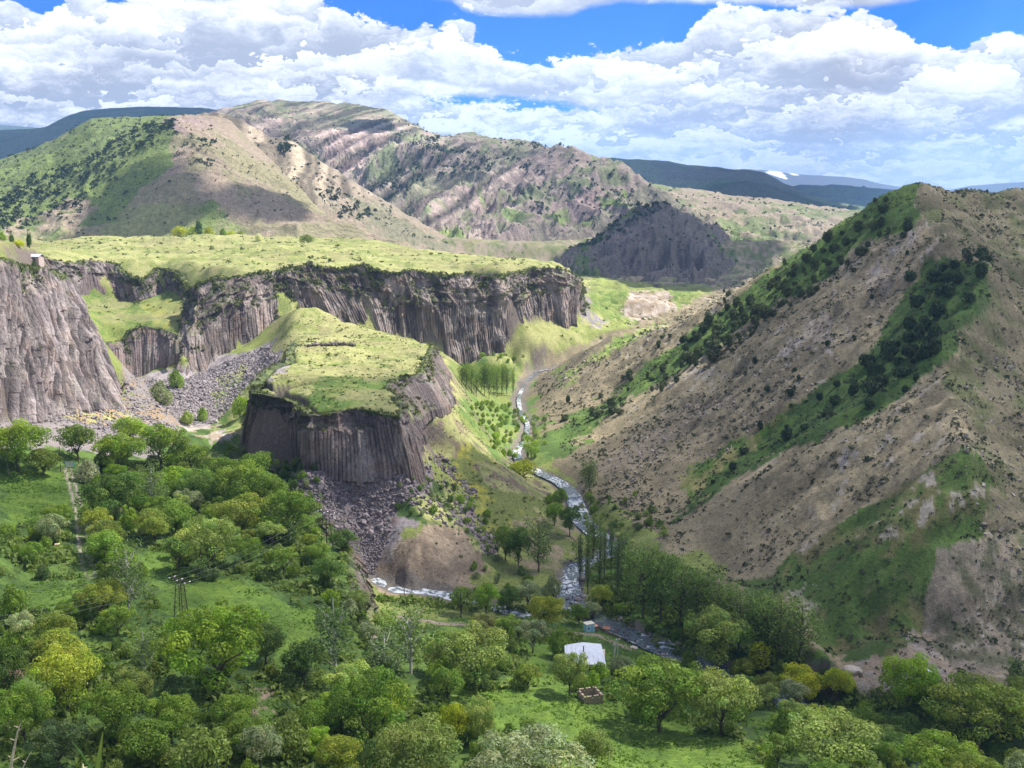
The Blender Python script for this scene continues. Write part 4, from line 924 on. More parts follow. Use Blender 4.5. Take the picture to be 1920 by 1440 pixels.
def plain(name, col, rough=0.8, metal=0.0, scale=6.0, var=0.25, spec=0.3):
    m = bpy.data.materials.new(name); m.use_nodes = True; g = NT(m.node_tree)
    b = g.n['Principled BSDF']; b.inputs['Roughness'].default_value = rough; b.inputs['Metallic'].default_value = metal; b.inputs['Specular IOR Level'].default_value = spec
    pos = g.node('ShaderNodeTexCoord').outputs['Object']; n = g.noise(pos, scale, 5, 0.6)
    t = g.lin(n, 0.3, 0.7, 1 - var, 1 + var)
    g.put(b.inputs['Base Color'], g.mix(1.0, c4(*col), g.comb(t, t, t), 'MULTIPLY'))
    return m
M_BARK = plain('bark', (0.115, 0.09, 0.07), 0.95)
M_PALEBARK = plain('pale_bark', (0.50, 0.48, 0.43), 0.85)

# ------------------------------------------------------------------ plant meshes
def leaves_mesh(name, P, N, size, col, rg, mat, stretch=1.25):
    """one small folded blade per point"""
    n = len(P); N = N / (np.linalg.norm(N, axis=1)[:, None] + 1e-9)
    r = rg.normal(size=(n, 3)); A = np.cross(N, r); A /= np.linalg.norm(A, axis=1)[:, None] + 1e-9; B = np.cross(N, A)
    s = np.asarray(size).reshape(-1, 1) * 0.5
    V = np.stack([P - A * s * stretch, P + B * s * 0.75, P + A * s * stretch, P - B * s * 0.75], 1)
    V[:, 1] += N * s * 0.25; V[:, 3] += N * s * 0.25
    F = np.arange(n * 4).reshape(-1, 4)
    C_ = np.repeat(np.concatenate([col, np.ones((n, 1))], 1), 4, axis=0)
    me = np_mesh(name, V.reshape(-1, 3), F, C_, smooth=False); me.materials.append(mat)
    return me
def lobe_points(lobes, n, rg, inner=0.16, upb=0.25):
    lobes = np.array(lobes, float); w_ = lobes[:, 3] * lobes[:, 4]; w_ /= w_.sum()
    k = rg.choice(len(lobes), n, p=w_); d_ = rg.normal(size=(n, 3)); d_[:, 2] += upb; d_ /= np.linalg.norm(d_, axis=1)[:, None]
    rr = np.where(rg.random(n) < inner, rg.random(n) ** 0.5, 0.86 + 0.26 * rg.random(n) ** 1.5)
    R_ = np.stack([lobes[k, 3], lobes[k, 3], lobes[k, 4]], 1)
    P = lobes[k, :3] + d_ * R_ * rr[:, None]
    # drop leaves buried deep in other lobes
    ok = np.ones(n, bool)
    for i in range(len(lobes)):
        q = (P - lobes[i, :3]) / np.array([lobes[i, 3], lobes[i, 3], lobes[i, 4]]); ok &= ~((np.linalg.norm(q, axis=1) < 0.72) & (k != i) & (rg.random(n) < 0.8))
    return P[ok], d_[ok], k[ok]
def tube(path, rad, seg=6):
    path = np.array(path, float); V = []; F = []
    for i, p in enumerate(path):
        t = path[min(i + 1, len(path) - 1)] - path[max(i - 1, 0)]; t /= np.linalg.norm(t) + 1e-9
        a = np.cross(t, [0.3, 1, 0.1]); a /= np.linalg.norm(a) + 1e-9; b = np.cross(t, a)
        for k in range(seg):
            an = 2 * math.pi * k / seg; V.append(p + (a * math.cos(an) + b * math.sin(an)) * rad[i])
    for i in range(len(path) - 1):
        for k in range(seg):
            F.append((i * seg + k, i * seg + (k + 1) % seg, (i + 1) * seg + (k + 1) % seg, (i + 1) * seg + k))
    return V, F
def tubes_mesh(name, items, mat, seg=6):
    V = []; F = []
    for path, rad in items:
        v, f = tube(path, rad, seg); o = len(V); V += v; F += [tuple(i + o for i in q) for q in f]
    me = np_mesh(name, V, F); me.materials.append(mat); return me
def limb(rg, a, b, r0, r1, wob=0.06, n=5):
    a = np.array(a, float); b = np.array(b, float); L = np.linalg.norm(b - a)
    P = [a + (b - a) * t + rg.normal(size=3) * wob * L * math.sin(math.pi * t) for t in np.linspace(0, 1, n)]
    return P, [r0 + (r1 - r0) * t for t in np.linspace(0, 1, n)]
PROTO = {}
def proto_round(key, seed, wid=0.55, base=0.16, nl=46, n=6500, leaf=0.034, top=1.0, lr=(0.11, 0.19), flat=0.72, colv=0.3, bark=None, trunk_r=0.028, sparse=False):
    rg = np.random.default_rng(seed); L = []
    cz = (top + base) / 2; hz = (top - base) / 2
    for i in range(nl):
        d_ = rg.normal(size=3); d_ /= np.linalg.norm(d_); r = rg.uniform(*lr) * 0.92; q = rg.uniform(0.72, 1.12) if i % 5 else rg.uniform(0.2, 0.6)
        if rg.random() < 0.7: d_[2] = abs(d_[2]) * 0.9
        wz = wid * (1 - 0.25 * max(0, -d_[2]))
        L.append((d_[0] * (wz - r) * q, d_[1] * (wz - r) * q, cz + d_[2] * (hz - r * flat) * q, r, r * flat))
    P, N, k = lobe_points(L, n, rg)
    N = N + rg.normal(size=N.shape) * 0.38 + np.array([0, 0, 0.25])
    lobe_t = rg.uniform(1 - colv, 1 + colv, nl)[k]; leaf_t = rg.uniform(0.7, 1.3, len(P)); tt = (lobe_t * leaf_t)[:, None]
    col = np.ones((len(P), 3)) * tt; col[:, 0] *= rg.uniform(0.85, 1.12, nl)[k]
    crown = leaves_mesh(key + '_crown', P, N, leaf * rg.uniform(0.6, 1.35, len(P)), col, rg, M_LEAF)
    items = [limb(rg, (0, 0, -0.05), (rg.uniform(-.03, .03), 0, base + 0.25 * hz), trunk_r, trunk_r * 0.7, 0.04)]
    for i in range(9):
        l = L[rg.integers(nl)]; items.append(limb(rg, (0, 0, base * rg.uniform(0.6, 1.3) + 0.05), (l[0] * .9, l[1] * .9, l[2]), trunk_r * 0.45, trunk_r * 0.12, 0.08))
    PROTO[key] = (crown, tubes_mesh(key + '_trunk', items, bark or M_BARK))
def proto_poplar(key, seed, wid, n, leaf, base=0.12, bark=None, fan=False, nb=26, gap=0.0, colv=0.2):
    rg = np.random.default_rng(seed); L = []; items = [limb(rg, (0, 0, -0.04), (0, 0, 0.97), 0.016, 0.004, 0.01, 7)]
    for i in range(nb):
        h0 = rg.uniform(base * 0.7, 0.75); an = rg.uniform(0, 6.283); ln = rg.uniform(0.18, 0.34) * (1.15 - h0 * 0.5)
        sp = wid * (rg.uniform(0.5, 1.0)) * (1.0 if fan else (math.sin(math.pi * min(1, max(0.05, h0 + 0.18)) ** 0.8) ** 0.6))
        tip = np.array((math.cos(an) * sp, math.sin(an) * sp, min(0.98, h0 + ln)))
        items.append(limb(rg, (0, 0, h0), tip, 0.006, 0.0015, 0.05, 4))
        for q in (0.35, 0.6, 0.85, 1.0):
            if rg.random() < gap: continue
            p = np.array((0, 0, h0)) * (1 - q) + tip * q + rg.normal(size=3) * 0.01
            r = (0.03 + 0.05 * wid / 0.2 * 0.6) * rg.uniform(0.7, 1.25); L.append((p[0], p[1], p[2], r, r * 1.5))
    L.append((0, 0, 0.95, 0.03 + wid * 0.08, 0.05))
    P, N, k = lobe_points(L, n, rg, 0.25, 0.2); N = N + rg.normal(size=N.shape) * 0.7
    tt = (rg.uniform(1 - colv, 1 + colv, len(L))[k] * rg.uniform(0.75, 1.3, len(P)))[:, None]
    crown = leaves_mesh(key + '_crown', P, N, leaf * rg.uniform(0.6, 1.3, len(P)), np.ones((len(P), 3)) * tt, rg, M_LEAF)
    PROTO[key] = (crown, tubes_mesh(key + '_trunk', items, bark or M_BARK, 5))
def proto_bush(key, seed, n=1500, leaf=0.09, mat=None, wid=0.75, nl=14, tall=1.0, colv=0.22, spiky=0.0, stems=4):
    rg = np.random.default_rng(seed); L = []
    for i in range(nl):
        an = rg.uniform(0, 6.283); q = rg.uniform(0, 1) ** 0.6; r = rg.uniform(0.2, 0.34)
        L.append((math.cos(an) * (wid - r) * q, math.sin(an) * (wid - r) * q, (0.2 + (tall - 0.2 - r) * rg.uniform(0.1, 1) * (1 - 0.55 * q * q)) , r * 0.8, r))
    P, N, k = lobe_points(L, n, rg, 0.2, 0.3)
    if spiky: P[:, 2] += spiky * rg.random(len(P)) ** 3; 
    N = N + rg.normal(size=N.shape) * 0.6
    P[:, 2] = np.maximum(P[:, 2], -0.06)
    tt = (rg.uniform(1 - colv, 1 + colv, nl)[k] * rg.uniform(0.7, 1.3, len(P)))[:, None]
    crown = leaves_mesh(key + '_crown', P, N, leaf * rg.uniform(0.6, 1.35, len(P)), np.ones((len(P), 3)) * tt, rg, mat or M_LEAF)
    items = [limb(rg, (rg.uniform(-.05, .05), rg.uniform(-.05, .05), -0.15), (l[0] * 0.8, l[1] * 0.8, l[2]), 0.03, 0.008) for l in L[:stems]]
    PROTO[key] = (crown, tubes_mesh(key + '_trunk', items, M_BARK, 5))
proto_round('walnut_a', 1, 0.60, 0.12, 62, 10500, 0.030, lr=(0.10, 0.18))
proto_round('walnut_b', 2, 0.56, 0.16, 56, 9500, 0.030, lr=(0.09, 0.16))
proto_round('walnut_c', 3, 0.62, 0.10, 84, 11000, 0.028, lr=(0.07, 0.15))
proto_round('round_d', 4, 0.52, 0.14, 40, 6500, 0.036, lr=(0.11, 0.2), colv=0.28)
proto_round('open_e', 5, 0.50, 0.22, 30, 3600, 0.036, lr=(0.09, 0.15), colv=0.3)
proto_poplar('column_a', 11, 0.075, 2600, 0.026, 0.16, nb=34)
proto_poplar('column_b', 12, 0.095, 2900, 0.026, 0.12, nb=36)
proto_poplar('fan_a', 13, 0.26, 4200, 0.028, 0.16, fan=True, nb=40)
proto_poplar('fan_b', 14, 0.22, 3800, 0.028, 0.20, fan=True, nb=34)
proto_poplar('birch_a', 15, 0.22, 2300, 0.026, 0.2, bark=M_PALEBARK, fan=True, nb=30, gap=0.35)
proto_poplar('birch_b', 16, 0.17, 1900, 0.026, 0.2, bark=M_PALEBARK, fan=True, nb=26, gap=0.4)
proto_bush('bush_a', 21, 1900, 0.085); proto_bush('bush_b', 22, 1600, 0.09, wid=0.85, nl=16); proto_bush('bush_c', 23, 1300, 0.095, wid=0.62, nl=10, spiky=0.25)
proto_bush('juniper_a', 31, 1100, 0.105, M_NEEDLE, 0.55, 12, 1.0, 0.2, 0.12); proto_bush('juniper_b', 32, 1000, 0.11, M_NEEDLE, 0.48, 11, 1.05, 0.25, 0.2); proto_bush('juniper_c', 33, 900, 0.12, M_NEEDLE, 0.68, 12, 0.85, 0.2)

TINT = dict(green=(0.165, 0.255, 0.040), bright=(0.215, 0.325, 0.036), yellow=(0.370, 0.410, 0.028), olive=(0.190, 0.240, 0.044), dark=(0.100, 0.170, 0.038), grey=(0.260, 0.310, 0.185), pale=(0.235, 0.310, 0.090),
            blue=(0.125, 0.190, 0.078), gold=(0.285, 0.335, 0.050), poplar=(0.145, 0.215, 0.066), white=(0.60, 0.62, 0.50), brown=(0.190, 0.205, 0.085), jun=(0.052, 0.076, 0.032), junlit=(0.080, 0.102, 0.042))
def plant(name, key, loc, w_, h_, tint, label, cat, group=None, sink=0.0, rot=None):
    """a plant = Empty at its foot > crown, trunk; width and height in metres"""
    cr, tr = PROTO[key]
    e = bpy.data.objects.new(name, None); COL.objects.link(e); e.empty_display_size = 0.5
    e.location = (loc[0], loc[1], loc[2] - sink)
    e.rotation_euler = (0, 0, random.uniform(0, 6.283) if rot is None else rot)
    wn = {'column_a': 0.2, 'column_b': 0.24, 'fan_a': 0.56, 'fan_b': 0.5, 'birch_a': 0.48, 'birch_b': 0.4, 'open_e': 1.0, 'round_d': 1.04, 'walnut_a': 1.2, 'walnut_b': 1.12, 'walnut_c': 1.24}.get(key, 1.5 if key.startswith('bush') else 1.15)
    e.scale = (w_ / wn, w_ / wn, h_)
    t = TINT[tint] if isinstance(tint, str) else tint
    j0 = random.uniform(0.86, 1.14); j = [j0 * random.uniform(0.95, 1.04) for _ in range(3)]
    c = bpy.data.objects.new('crown', cr); c.color = (t[0] * j[0], t[1] * (j[0] + j[1]) / 2, t[2] * j[2], 1); link(c, e)
    k = bpy.data.objects.new('trunk', tr); link(k, e)
    return thing(e, label, cat, group)
def tree_px(u, vb, wpx, hpx, key, tint, label, cat='tree', group=None, name=None):
    p = hit(u, vb)
    if p is None: return None
    s = math.hypot(p[1], p[2] - CAM_H) / F * (p[1] / math.hypot(p[1], p[2] - CAM_H) * 0 + 1.0)
    s = (p[1] * CP - (p[2] - CAM_H) * SP) / F
    if name is None: name = {'col': 'columnar_poplar', 'fan': 'poplar_tree', 'bir': 'pale_poplar', 'bus': 'bush', 'jun': 'juniper'}.get(key[:3], 'broadleaf_tree')
    return plant(name, key, p, wpx * s, hpx * s / math.cos(math.atan2(CAM_H - p[2], p[1])) * 0.94, tint, label, cat, group)
print('protos', round(time.time() - T0, 1))
# ------------------------------------------------------------------ trees placed one by one: foot u, foot v, width, height (photo pixels), shape, colour, label
TREES = [
 (35, 885, 130, 105, 'walnut_a', 'bright', 'bright green round tree at the foot of the left cliff'),
 (145, 862, 78, 72, 'round_d', 'green', 'compact green tree just behind the white gate'),
 (82, 892, 66, 55, 'round_d', 'olive', 'olive green tree left of the white gate'),
 (245, 835, 72, 58, 'round_d', 'bright', 'small bright tree highest in the grove below the grey scree'),
 (222, 892, 100, 86, 'walnut_b', 'bright', 'sunlit bright green tree behind the white blossoming bush'),
 (300, 880, 115, 92, 'walnut_c', 'bright', 'wide bright green tree with a yellowish top in the grove below the scree'),
 (352, 890, 86, 66, 'walnut_b', 'green', 'green tree at the right end of the sunlit grove'),
 (165, 905, 64, 48, 'bush_a', 'grey', 'silvery white blossoming bush beside the gate'),
 (217, 990, 132, 112, 'walnut_c', 'dark', 'broad dark bluish green tree right of the dirt track'),
 (182, 1014, 64, 66, 'round_d', 'gold', 'golden olive tree close to the dirt track'),
 (206, 1040, 70, 68, 'round_d', 'olive', 'olive tree in front of the golden one by the dirt track'),
 (288, 968, 62, 100, 'birch_a', 'poplar', 'thin pale stemmed poplar between the dark crowns of the grove'),
 (330, 945, 80, 75, 'round_d', 'bright', 'bright yellow green tree in the middle of the grove'),
 (372, 958, 90, 86, 'walnut_a', 'dark', 'dark green tree in the middle of the grove'),
 (330, 1002, 76, 68, 'round_d', 'green', 'green tree above the large pale round one'),
 (392, 1075, 130, 115, 'walnut_c', 'pale', 'large round pale green tree standing alone on the terrace'),
 (418, 925, 90, 76, 'walnut_b', 'green', 'green tree left of the mesa foot'),
 (455, 965, 118, 108, 'walnut_a', 'green', 'tall green tree below the left end of the mesa cliff'),
 (485, 905, 84, 62, 'round_d', 'green', 'green tree nearest the shaded mesa wall'),
 (455, 1018, 112, 98, 'walnut_b', 'olive', 'olive green tree at the right side of the grove'),
 (540, 1018, 112, 112, 'walnut_c', 'green', 'dark green tree next to the grey boulder fan'),
 (500, 960, 84, 78, 'round_d', 'green', 'green tree filling the edge of the boulder fan'),
 (250, 950, 80, 70, 'round_d', 'green', 'green tree behind the broad bluish one'),
 (285, 1010, 70, 60, 'round_d', 'olive', 'small olive tree under the grove'),
 (242, 1150, 84, 128, 'birch_a', 'poplar', 'poplar with white bare limbs left of the lattice pylon'),
 (192, 1165, 100, 78, 'walnut_c', 'gold', 'yellowish flowering tree left of the white limbed poplar'),
 (150, 1168, 60, 55, 'bush_a', 'green', 'dense green bush left of the yellowish flowering tree'),
 (128, 1335, 138, 128, 'walnut_a', 'gold', 'large yellow flowering walnut beside the ploughed plot'),
 (408, 1300, 220, 172, 'walnut_c', 'bright', 'very large bright green walnut in the foreground'),
 (570, 1288, 84, 90, 'round_d', 'dark', 'dark round tree between the big walnut and the tall poplar'),
 (628, 1272, 86, 158, 'birch_b', 'blue', 'tall poplar with a white trunk above the terrace cliff'),
 (272, 1275, 66, 96, 'birch_b', 'poplar', 'slim pale stemmed poplar left of the very large walnut'),
 (218, 1395, 126, 118, 'walnut_a', 'green', 'green round tree right of the large yellow walnut'),
 (322, 1395, 104, 96, 'walnut_b', 'green', 'mid green tree below the very large walnut'),
 (48, 1400, 120, 120, 'walnut_c', 'green', 'green tree in the lower left corner'),
 (5, 1330, 100, 130, 'walnut_b', 'dark', 'dark tree cut by the left picture edge'),
 (110, 1245, 90, 66, 'round_d', 'gold', 'small yellow green tree above the ploughed plot'),
 (40, 1215, 60, 70, 'open_e', 'grey', 'greyish tree at the left edge above the ploughed plot'),
 (110, 1440, 120, 90, 'walnut_c', 'blue', 'bluish green tree at the bottom left'),
 (380, 1450, 120, 90, 'bush_b', 'pale', 'pale bushy tree at the bottom below the big walnut'),
 (460, 1425, 110, 84, 'walnut_b', 'green', 'green tree at the bottom right of the big walnut'),
 (545, 1425, 110, 90, 'bush_a', 'pale', 'pale green willow like bush beside the steep path'),
 (590, 1380, 70, 66, 'round_d', 'green', 'green tree just right of the steep path'),
 (640, 1460, 100, 80, 'walnut_b', 'gold', 'yellowish tree at the lower edge of the picture'),
 (640, 1370, 100, 84, 'walnut_c', 'green', 'green tree left of the two tone crowns'),
 (700, 1402, 170, 146, 'walnut_c', 'green', 'big dark green tree with a yellowish side'),
 (740, 1370, 76, 92, 'round_d', 'gold', 'yellow green crown leaning against the big dark tree'),
 (782, 1500, 190, 150, 'walnut_a', 'pale', 'wide pale green tree at the bottom centre'),
 (852, 1405, 70, 88, 'round_d', 'yellow', 'vivid yellow green tree at the edge of the meadow'),
 (895, 1400, 84, 92, 'walnut_b', 'pale', 'pale green tree right of the vivid yellow one'),
 (1000, 1510, 250, 128, 'walnut_c', 'grey', 'very wide greyish green crown at the bottom of the meadow'),
 (1112, 1450, 84, 82, 'round_d', 'pale', 'small pale round tree on the lower meadow edge'),
 (890, 1292, 158, 122, 'walnut_a', 'pale', 'broad pale green walnut above the meadow'),
 (828, 1290, 60, 54, 'round_d', 'bright', 'small bright tree at the upper left corner of the meadow'),
 (770, 1262, 96, 128, 'birch_a', 'poplar', 'grey green poplar with pale bare stems left of the broad walnut'),
 (722, 1290, 90, 110, 'birch_b', 'blue', 'loose bluish poplar in front of the terrace cliff'),
 (990, 1292, 54, 48, 'round_d', 'olive', 'small single tree with a visible trunk on the meadow'),
 (1112, 1290, 44, 34, 'bush_a', 'bright', 'bright green bush in front of the white roofed house'),
 (1088, 1296, 40, 30, 'bush_b', 'green', 'green bush at the left front of the white roofed house'),
 (1068, 1302, 80, 84, 'walnut_b', 'pale', 'pale tree left of the stone hut ruin'),
 (1235, 1372, 190, 140, 'walnut_c', 'green', 'wide walnut right of the stone hut ruin'),
 (1352, 1378, 150, 122, 'walnut_a', 'pale', 'big round pale walnut right of the lower meadow'),
 (1345, 1268, 140, 132, 'walnut_b', 'pale', 'tall pale leaved tree hiding the river bend'),
 (1425, 1262, 46, 56, 'column_b', 'yellow', 'small pointed yellow green tree right of the tall pale one'),
 (1392, 1280, 54, 48, 'round_d', 'gold', 'low golden bush under the pointed tree'),
 (1500, 1322, 100, 74, 'walnut_b', 'yellow', 'bright yellow tree in front of the river poplars'),
 (1572, 1312, 66, 60, 'round_d', 'yellow', 'smaller bright yellow tree beside the larger yellow one'),
 (1700, 1340, 124, 118, 'walnut_a', 'bright', 'rounded vivid green tree in front of the bare nose of earth'),
 (1835, 1405, 210, 136, 'walnut_c', 'olive', 'large dull olive tree at the right edge'),
 (1905, 1300, 50, 60, 'column_b', 'dark', 'dark pointed tree at the right picture edge'),
 (1560, 1450, 200, 110, 'walnut_a', 'pale', 'wide pale tree at the lower right'),
 (1690, 1425, 110, 84, 'walnut_b', 'dark', 'dark tree behind the lower right corner'),
 (1620, 1400, 90, 74, 'round_d', 'green', 'green tree between the yellow and the olive tree'),
 (1470, 1400, 90, 76, 'bush_a', 'green', 'dense green bush beside the small clearing'),
 (1760, 1480, 170, 100, 'walnut_c', 'bright', 'bright tree cut by the lower edge at the right'),
 (1530, 1375, 76, 56, 'bush_b', 'gold', 'golden green bush below the two yellow trees'),
 (1025, 1180, 78, 68, 'walnut_b', 'gold', 'olive yellow tree beside the river rapids'),
 (865, 1152, 50, 56, 'round_d', 'green', 'dark green tree at the left end of the stream bank row'),
 (912, 1150, 56, 58, 'round_d', 'bright', 'bright green tree in the stream bank row'),
 (955, 1152, 52, 54, 'round_d', 'dark', 'deep green tree in the stream bank row'),
 (990, 1142, 60, 56, 'open_e', 'grey', 'grey leaved willow on the gravel bank'),
 (1036, 1122, 50, 48, 'bush_a', 'grey', 'silvery willow bush next to the white rapids'),
 (905, 1208, 60, 62, 'open_e', 'brown', 'brownish thin tree above the lane'),
 (952, 1215, 60, 66, 'open_e', 'green', 'loose green tree above the lane'),
 (1000, 1225, 66, 64, 'open_e', 'grey', 'grey tree with a dark forked trunk near the house'),
 (1050, 1235, 70, 60, 'bush_a', 'green', 'green bush left of the white roof'),
 (1290, 1260, 46, 44, 'bush_a', 'green', 'green bush on the near bank beside the boulders'),
 (1085, 1172, 40, 42, 'round_d', 'green', 'small green tree left of the pale blue shed'),
 (1112, 1165, 40, 38, 'open_e', 'grey', 'small greyish tree behind the pale blue shed'),
 (1128, 1138, 46, 44, 'round_d', 'gold', 'rounded yellow green bush on the meadow under the slim poplars'),
 (1162, 1158, 30, 30, 'open_e', 'green', 'little green tree on the meadow under the poplars'),
 (1010, 1072, 62, 100, 'fan_a', 'poplar', 'leaning broad poplar on the left bank below the yellow slope'),
 (972, 1062, 56, 78, 'round_d', 'dark', 'dark tree left of the broad poplar on the left bank'),
 (948, 1052, 56, 70, 'round_d', 'green', 'green tree at the left end of the left bank clump'),
 (1040, 985, 40, 46, 'round_d', 'green', 'green tree at the tip of the yellow flowered slope'),
 (1068, 1005, 46, 60, 'walnut_b', 'dark', 'dark round tree overhanging the river'),
 (1050, 960, 34, 48, 'round_d', 'green', 'narrow green tree at the edge of the lit river reach'),
 (1105, 922, 38, 64, 'fan_b', 'poplar', 'lone vase shaped poplar on the right bank'),
 (996, 858, 32, 36, 'fan_a', 'bright', 'small bright tree standing before the sunlit river'),
 (980, 892, 60, 34, 'bush_b', 'yellow', 'glowing yellow green bush left of the lit river'),
 (1030, 945, 26, 22, 'bush_a', 'bright', 'bright bush on the lit left bank'),
 (330, 725, 42, 36, 'bush_a', 'green', 'round green bush on the grey boulder fan'),
 (302, 758, 56, 48, 'bush_a', 'grey', 'silvery green bush at the left of the boulder fan'),
 (380, 790, 30, 30, 'bush_a', 'green', 'green bush at the foot of the boulder fan'),
 (352, 797, 36, 30, 'bush_a', 'pale', 'pale bush beside the dirt patch'),
 (452, 782, 40, 44, 'bush_b', 'bright', 'bright bush against the left corner of the mesa'),
 (372, 422, 30, 26, 'juniper_a', 'dark', 'dark conifer at the back edge of the plateau'),
]
for t in TREES:
    if t[4] == 'juniper_a': continue
    if t[6].startswith('silvery white'): t = t[:5] + ((0.33, 0.36, 0.27),) + t[6:]
    tree_px(*t, cat='bush' if ('bush' in t[6].split('beside')[0] and t[4].startswith('bush')) else 'tree')

# slim and broad poplars along the river, the sunlit grove farther back
for i, (u, vb, w_, h_, k) in enumerate([(1087, 1102, 14, 106, 'column_a'), (1102, 1114, 15, 112, 'column_b'), (1124, 1102, 17, 112, 'column_b'), (1133, 1082, 13, 96, 'column_a'), (1158, 1122, 18, 116, 'column_b'), (1179, 1128, 15, 92, 'column_a'), (1146, 1075, 14, 96, 'column_b')]):
    tree_px(u, vb, w_, h_, k, 'poplar' if i % 2 else 'blue', ['slimmest poplar at the left end of the riverside row', 'second slim poplar of the riverside row', 'thick columnar poplar third in the riverside row', 'thin poplar behind the thick columnar one', 'dense column poplar at the right of the riverside row',
            'narrow poplar beside the broad riverside poplars', 'poplar seen between the columns near the upper river bend'][i], group='slim poplars beside the river')
BROAD = [(1112, 1055, 44, 92, 'fan_b'), (1205, 1158, 80, 142, 'fan_a'), (1238, 1165, 70, 130, 'fan_b'), (1275, 1178, 86, 128, 'fan_a'), (1308, 1192, 76, 128, 'fan_b'), (1345, 1205, 80, 118, 'fan_a'), (1385, 1218, 84, 108, 'fan_a'),
         (1422, 1226, 76, 112, 'fan_b'), (1460, 1234, 84, 118, 'fan_a'), (1500, 1242, 80, 112, 'fan_b'), (1440, 1210, 70, 100, 'fan_a'), (1325, 1160, 70, 96, 'fan_b'), (1368, 1180, 70, 92, 'fan_a'), (1258, 1120, 60, 84, 'fan_b'), (1222, 1108, 60, 84, 'fan_a'), (1165, 1080, 44, 88, 'fan_b')]
ORD = ['leftmost', 'second', 'third', 'fourth', 'fifth', 'sixth', 'seventh', 'eighth', 'ninth', 'tenth', 'eleventh', 'twelfth', 'thirteenth', 'fourteenth', 'fifteenth', 'sixteenth']
for i, (u, vb, w_, h_, k) in enumerate(sorted(BROAD)):
    tree_px(u, vb, w_, h_, k, 'poplar', ORD[i] + (' from the left' if i else '') + ' of the broad poplars in the belt right of the river', group='broad poplars on the right bank')
for i, (u, vb, h_) in enumerate(sorted([(866, 722, 42), (874, 732, 54), (884, 738, 58), (893, 744, 56), (902, 735, 52), (908, 742, 64), (917, 748, 68), (926, 740, 60), (932, 746, 66), (941, 742, 66), (950, 738, 52), (962, 745, 60), (879, 722, 44), (912, 725, 48), (945, 726, 48)])):
    tree_px(u, vb, 20 if u != 962 else 9, h_, 'fan_a' if u % 2 else 'fan_b', (0.15, 0.22, 0.055), ORD[i] + (' from the left' if i else '') + ' poplar of the sunlit grove at the valley bend', group='sunlit poplar grove at the bend')

# ------------------------------------------------------------------ where things are seen from the viewpoint, for choosing what to plant
TAN = (H - CAM_H) / np.hypot(gx, gy)
vis = TAN >= np.maximum.accumulate(np.concatenate([TAN[:1] * 0 - 9, TAN[:-1]]), axis=0) - 0.012
cellA = (RAD[:, None] * dla) * np.gradient(RAD)[:, None]
gu, gv = pu, pv
def scatter(polys, n, rg, dens=None, avoid=None, mind=0.0):
    """n random ground points inside photo-pixel polygons, evenly per square metre and only where the ground shows"""
    m = np.zeros(gx.shape, bool)
    for p in polys: m |= inpoly(gu, gv, p)
    m &= vis
    if avoid is not None:
        for p in avoid: m &= ~inpoly(gu, gv, p)
    w_ = np.where(m, cellA, 0.0)
    if dens is not None: w_ = w_ * dens
    w_ = w_.ravel(); s = w_.sum()
    if s <= 0: return np.zeros((0, 3))
    k = rg.choice(w_.size, n * (4 if mind else 1), p=w_ / s)
    th = ANG[k % NA] + rg.uniform(-.5, .5, len(k)) * dla; r = RAD[k // NA] * np.exp(rg.uniform(-.5, .5, len(k)) * dlr)
    P = [(math.sin(a) * b, math.cos(a) * b) for a, b in zip(th, r)]
    if mind:
        out_ = []; cells = {}
        for x, y in P:
            ck = (int(x // mind), int(y // mind)); ok = True
            for i in (-1, 0, 1):
                for j in (-1, 0, 1):
                    for q in cells.get((ck[0] + i, ck[1] + j), ()):
                        if (q[0] - x) ** 2 + (q[1] - y) ** 2 < mind * mind: ok = False
            if ok: out_.append((x, y)); cells.setdefault(ck, []).append((x, y))
            if len(out_) >= n: break
        P = out_
    return np.array([(x, y, ground_z(x, y)) for x, y in P])
def blob_mesh(name, P, size, nl, leafk, colf, rg, mat, squash=0.8, tight=0.55):
    """many small plants as one mesh: nl blades per plant"""
    n = len(P); size = np.broadcast_to(size, (n,))
    k = np.repeat(np.arange(n), nl); d_ = rg.normal(size=(n * nl, 3)); d_ /= np.linalg.norm(d_, axis=1)[:, None]; d_[:, 2] = np.abs(d_[:, 2])
    r = size[k] * (tight + (1 - tight) * rg.random(n * nl))
    Q = P[k] + d_ * r[:, None] * np.array([1, 1, squash]); N = d_ + rg.normal(size=d_.shape) * 0.5
    c = colf(n)[k] * rg.uniform(0.75, 1.25, (n * nl, 1))
    return leaves_mesh(name, Q, N, size[k] * leafk * rg.uniform(0.7, 1.3, n * nl), c, rg, mat)
def stuff(name, me, label):
    o = link(bpy.data.objects.new(name, me)); o['kind'] = 'stuff'; o['label'] = label; o.color = (1, 1, 1, 1); return o
rg = np.random.default_rng(77)

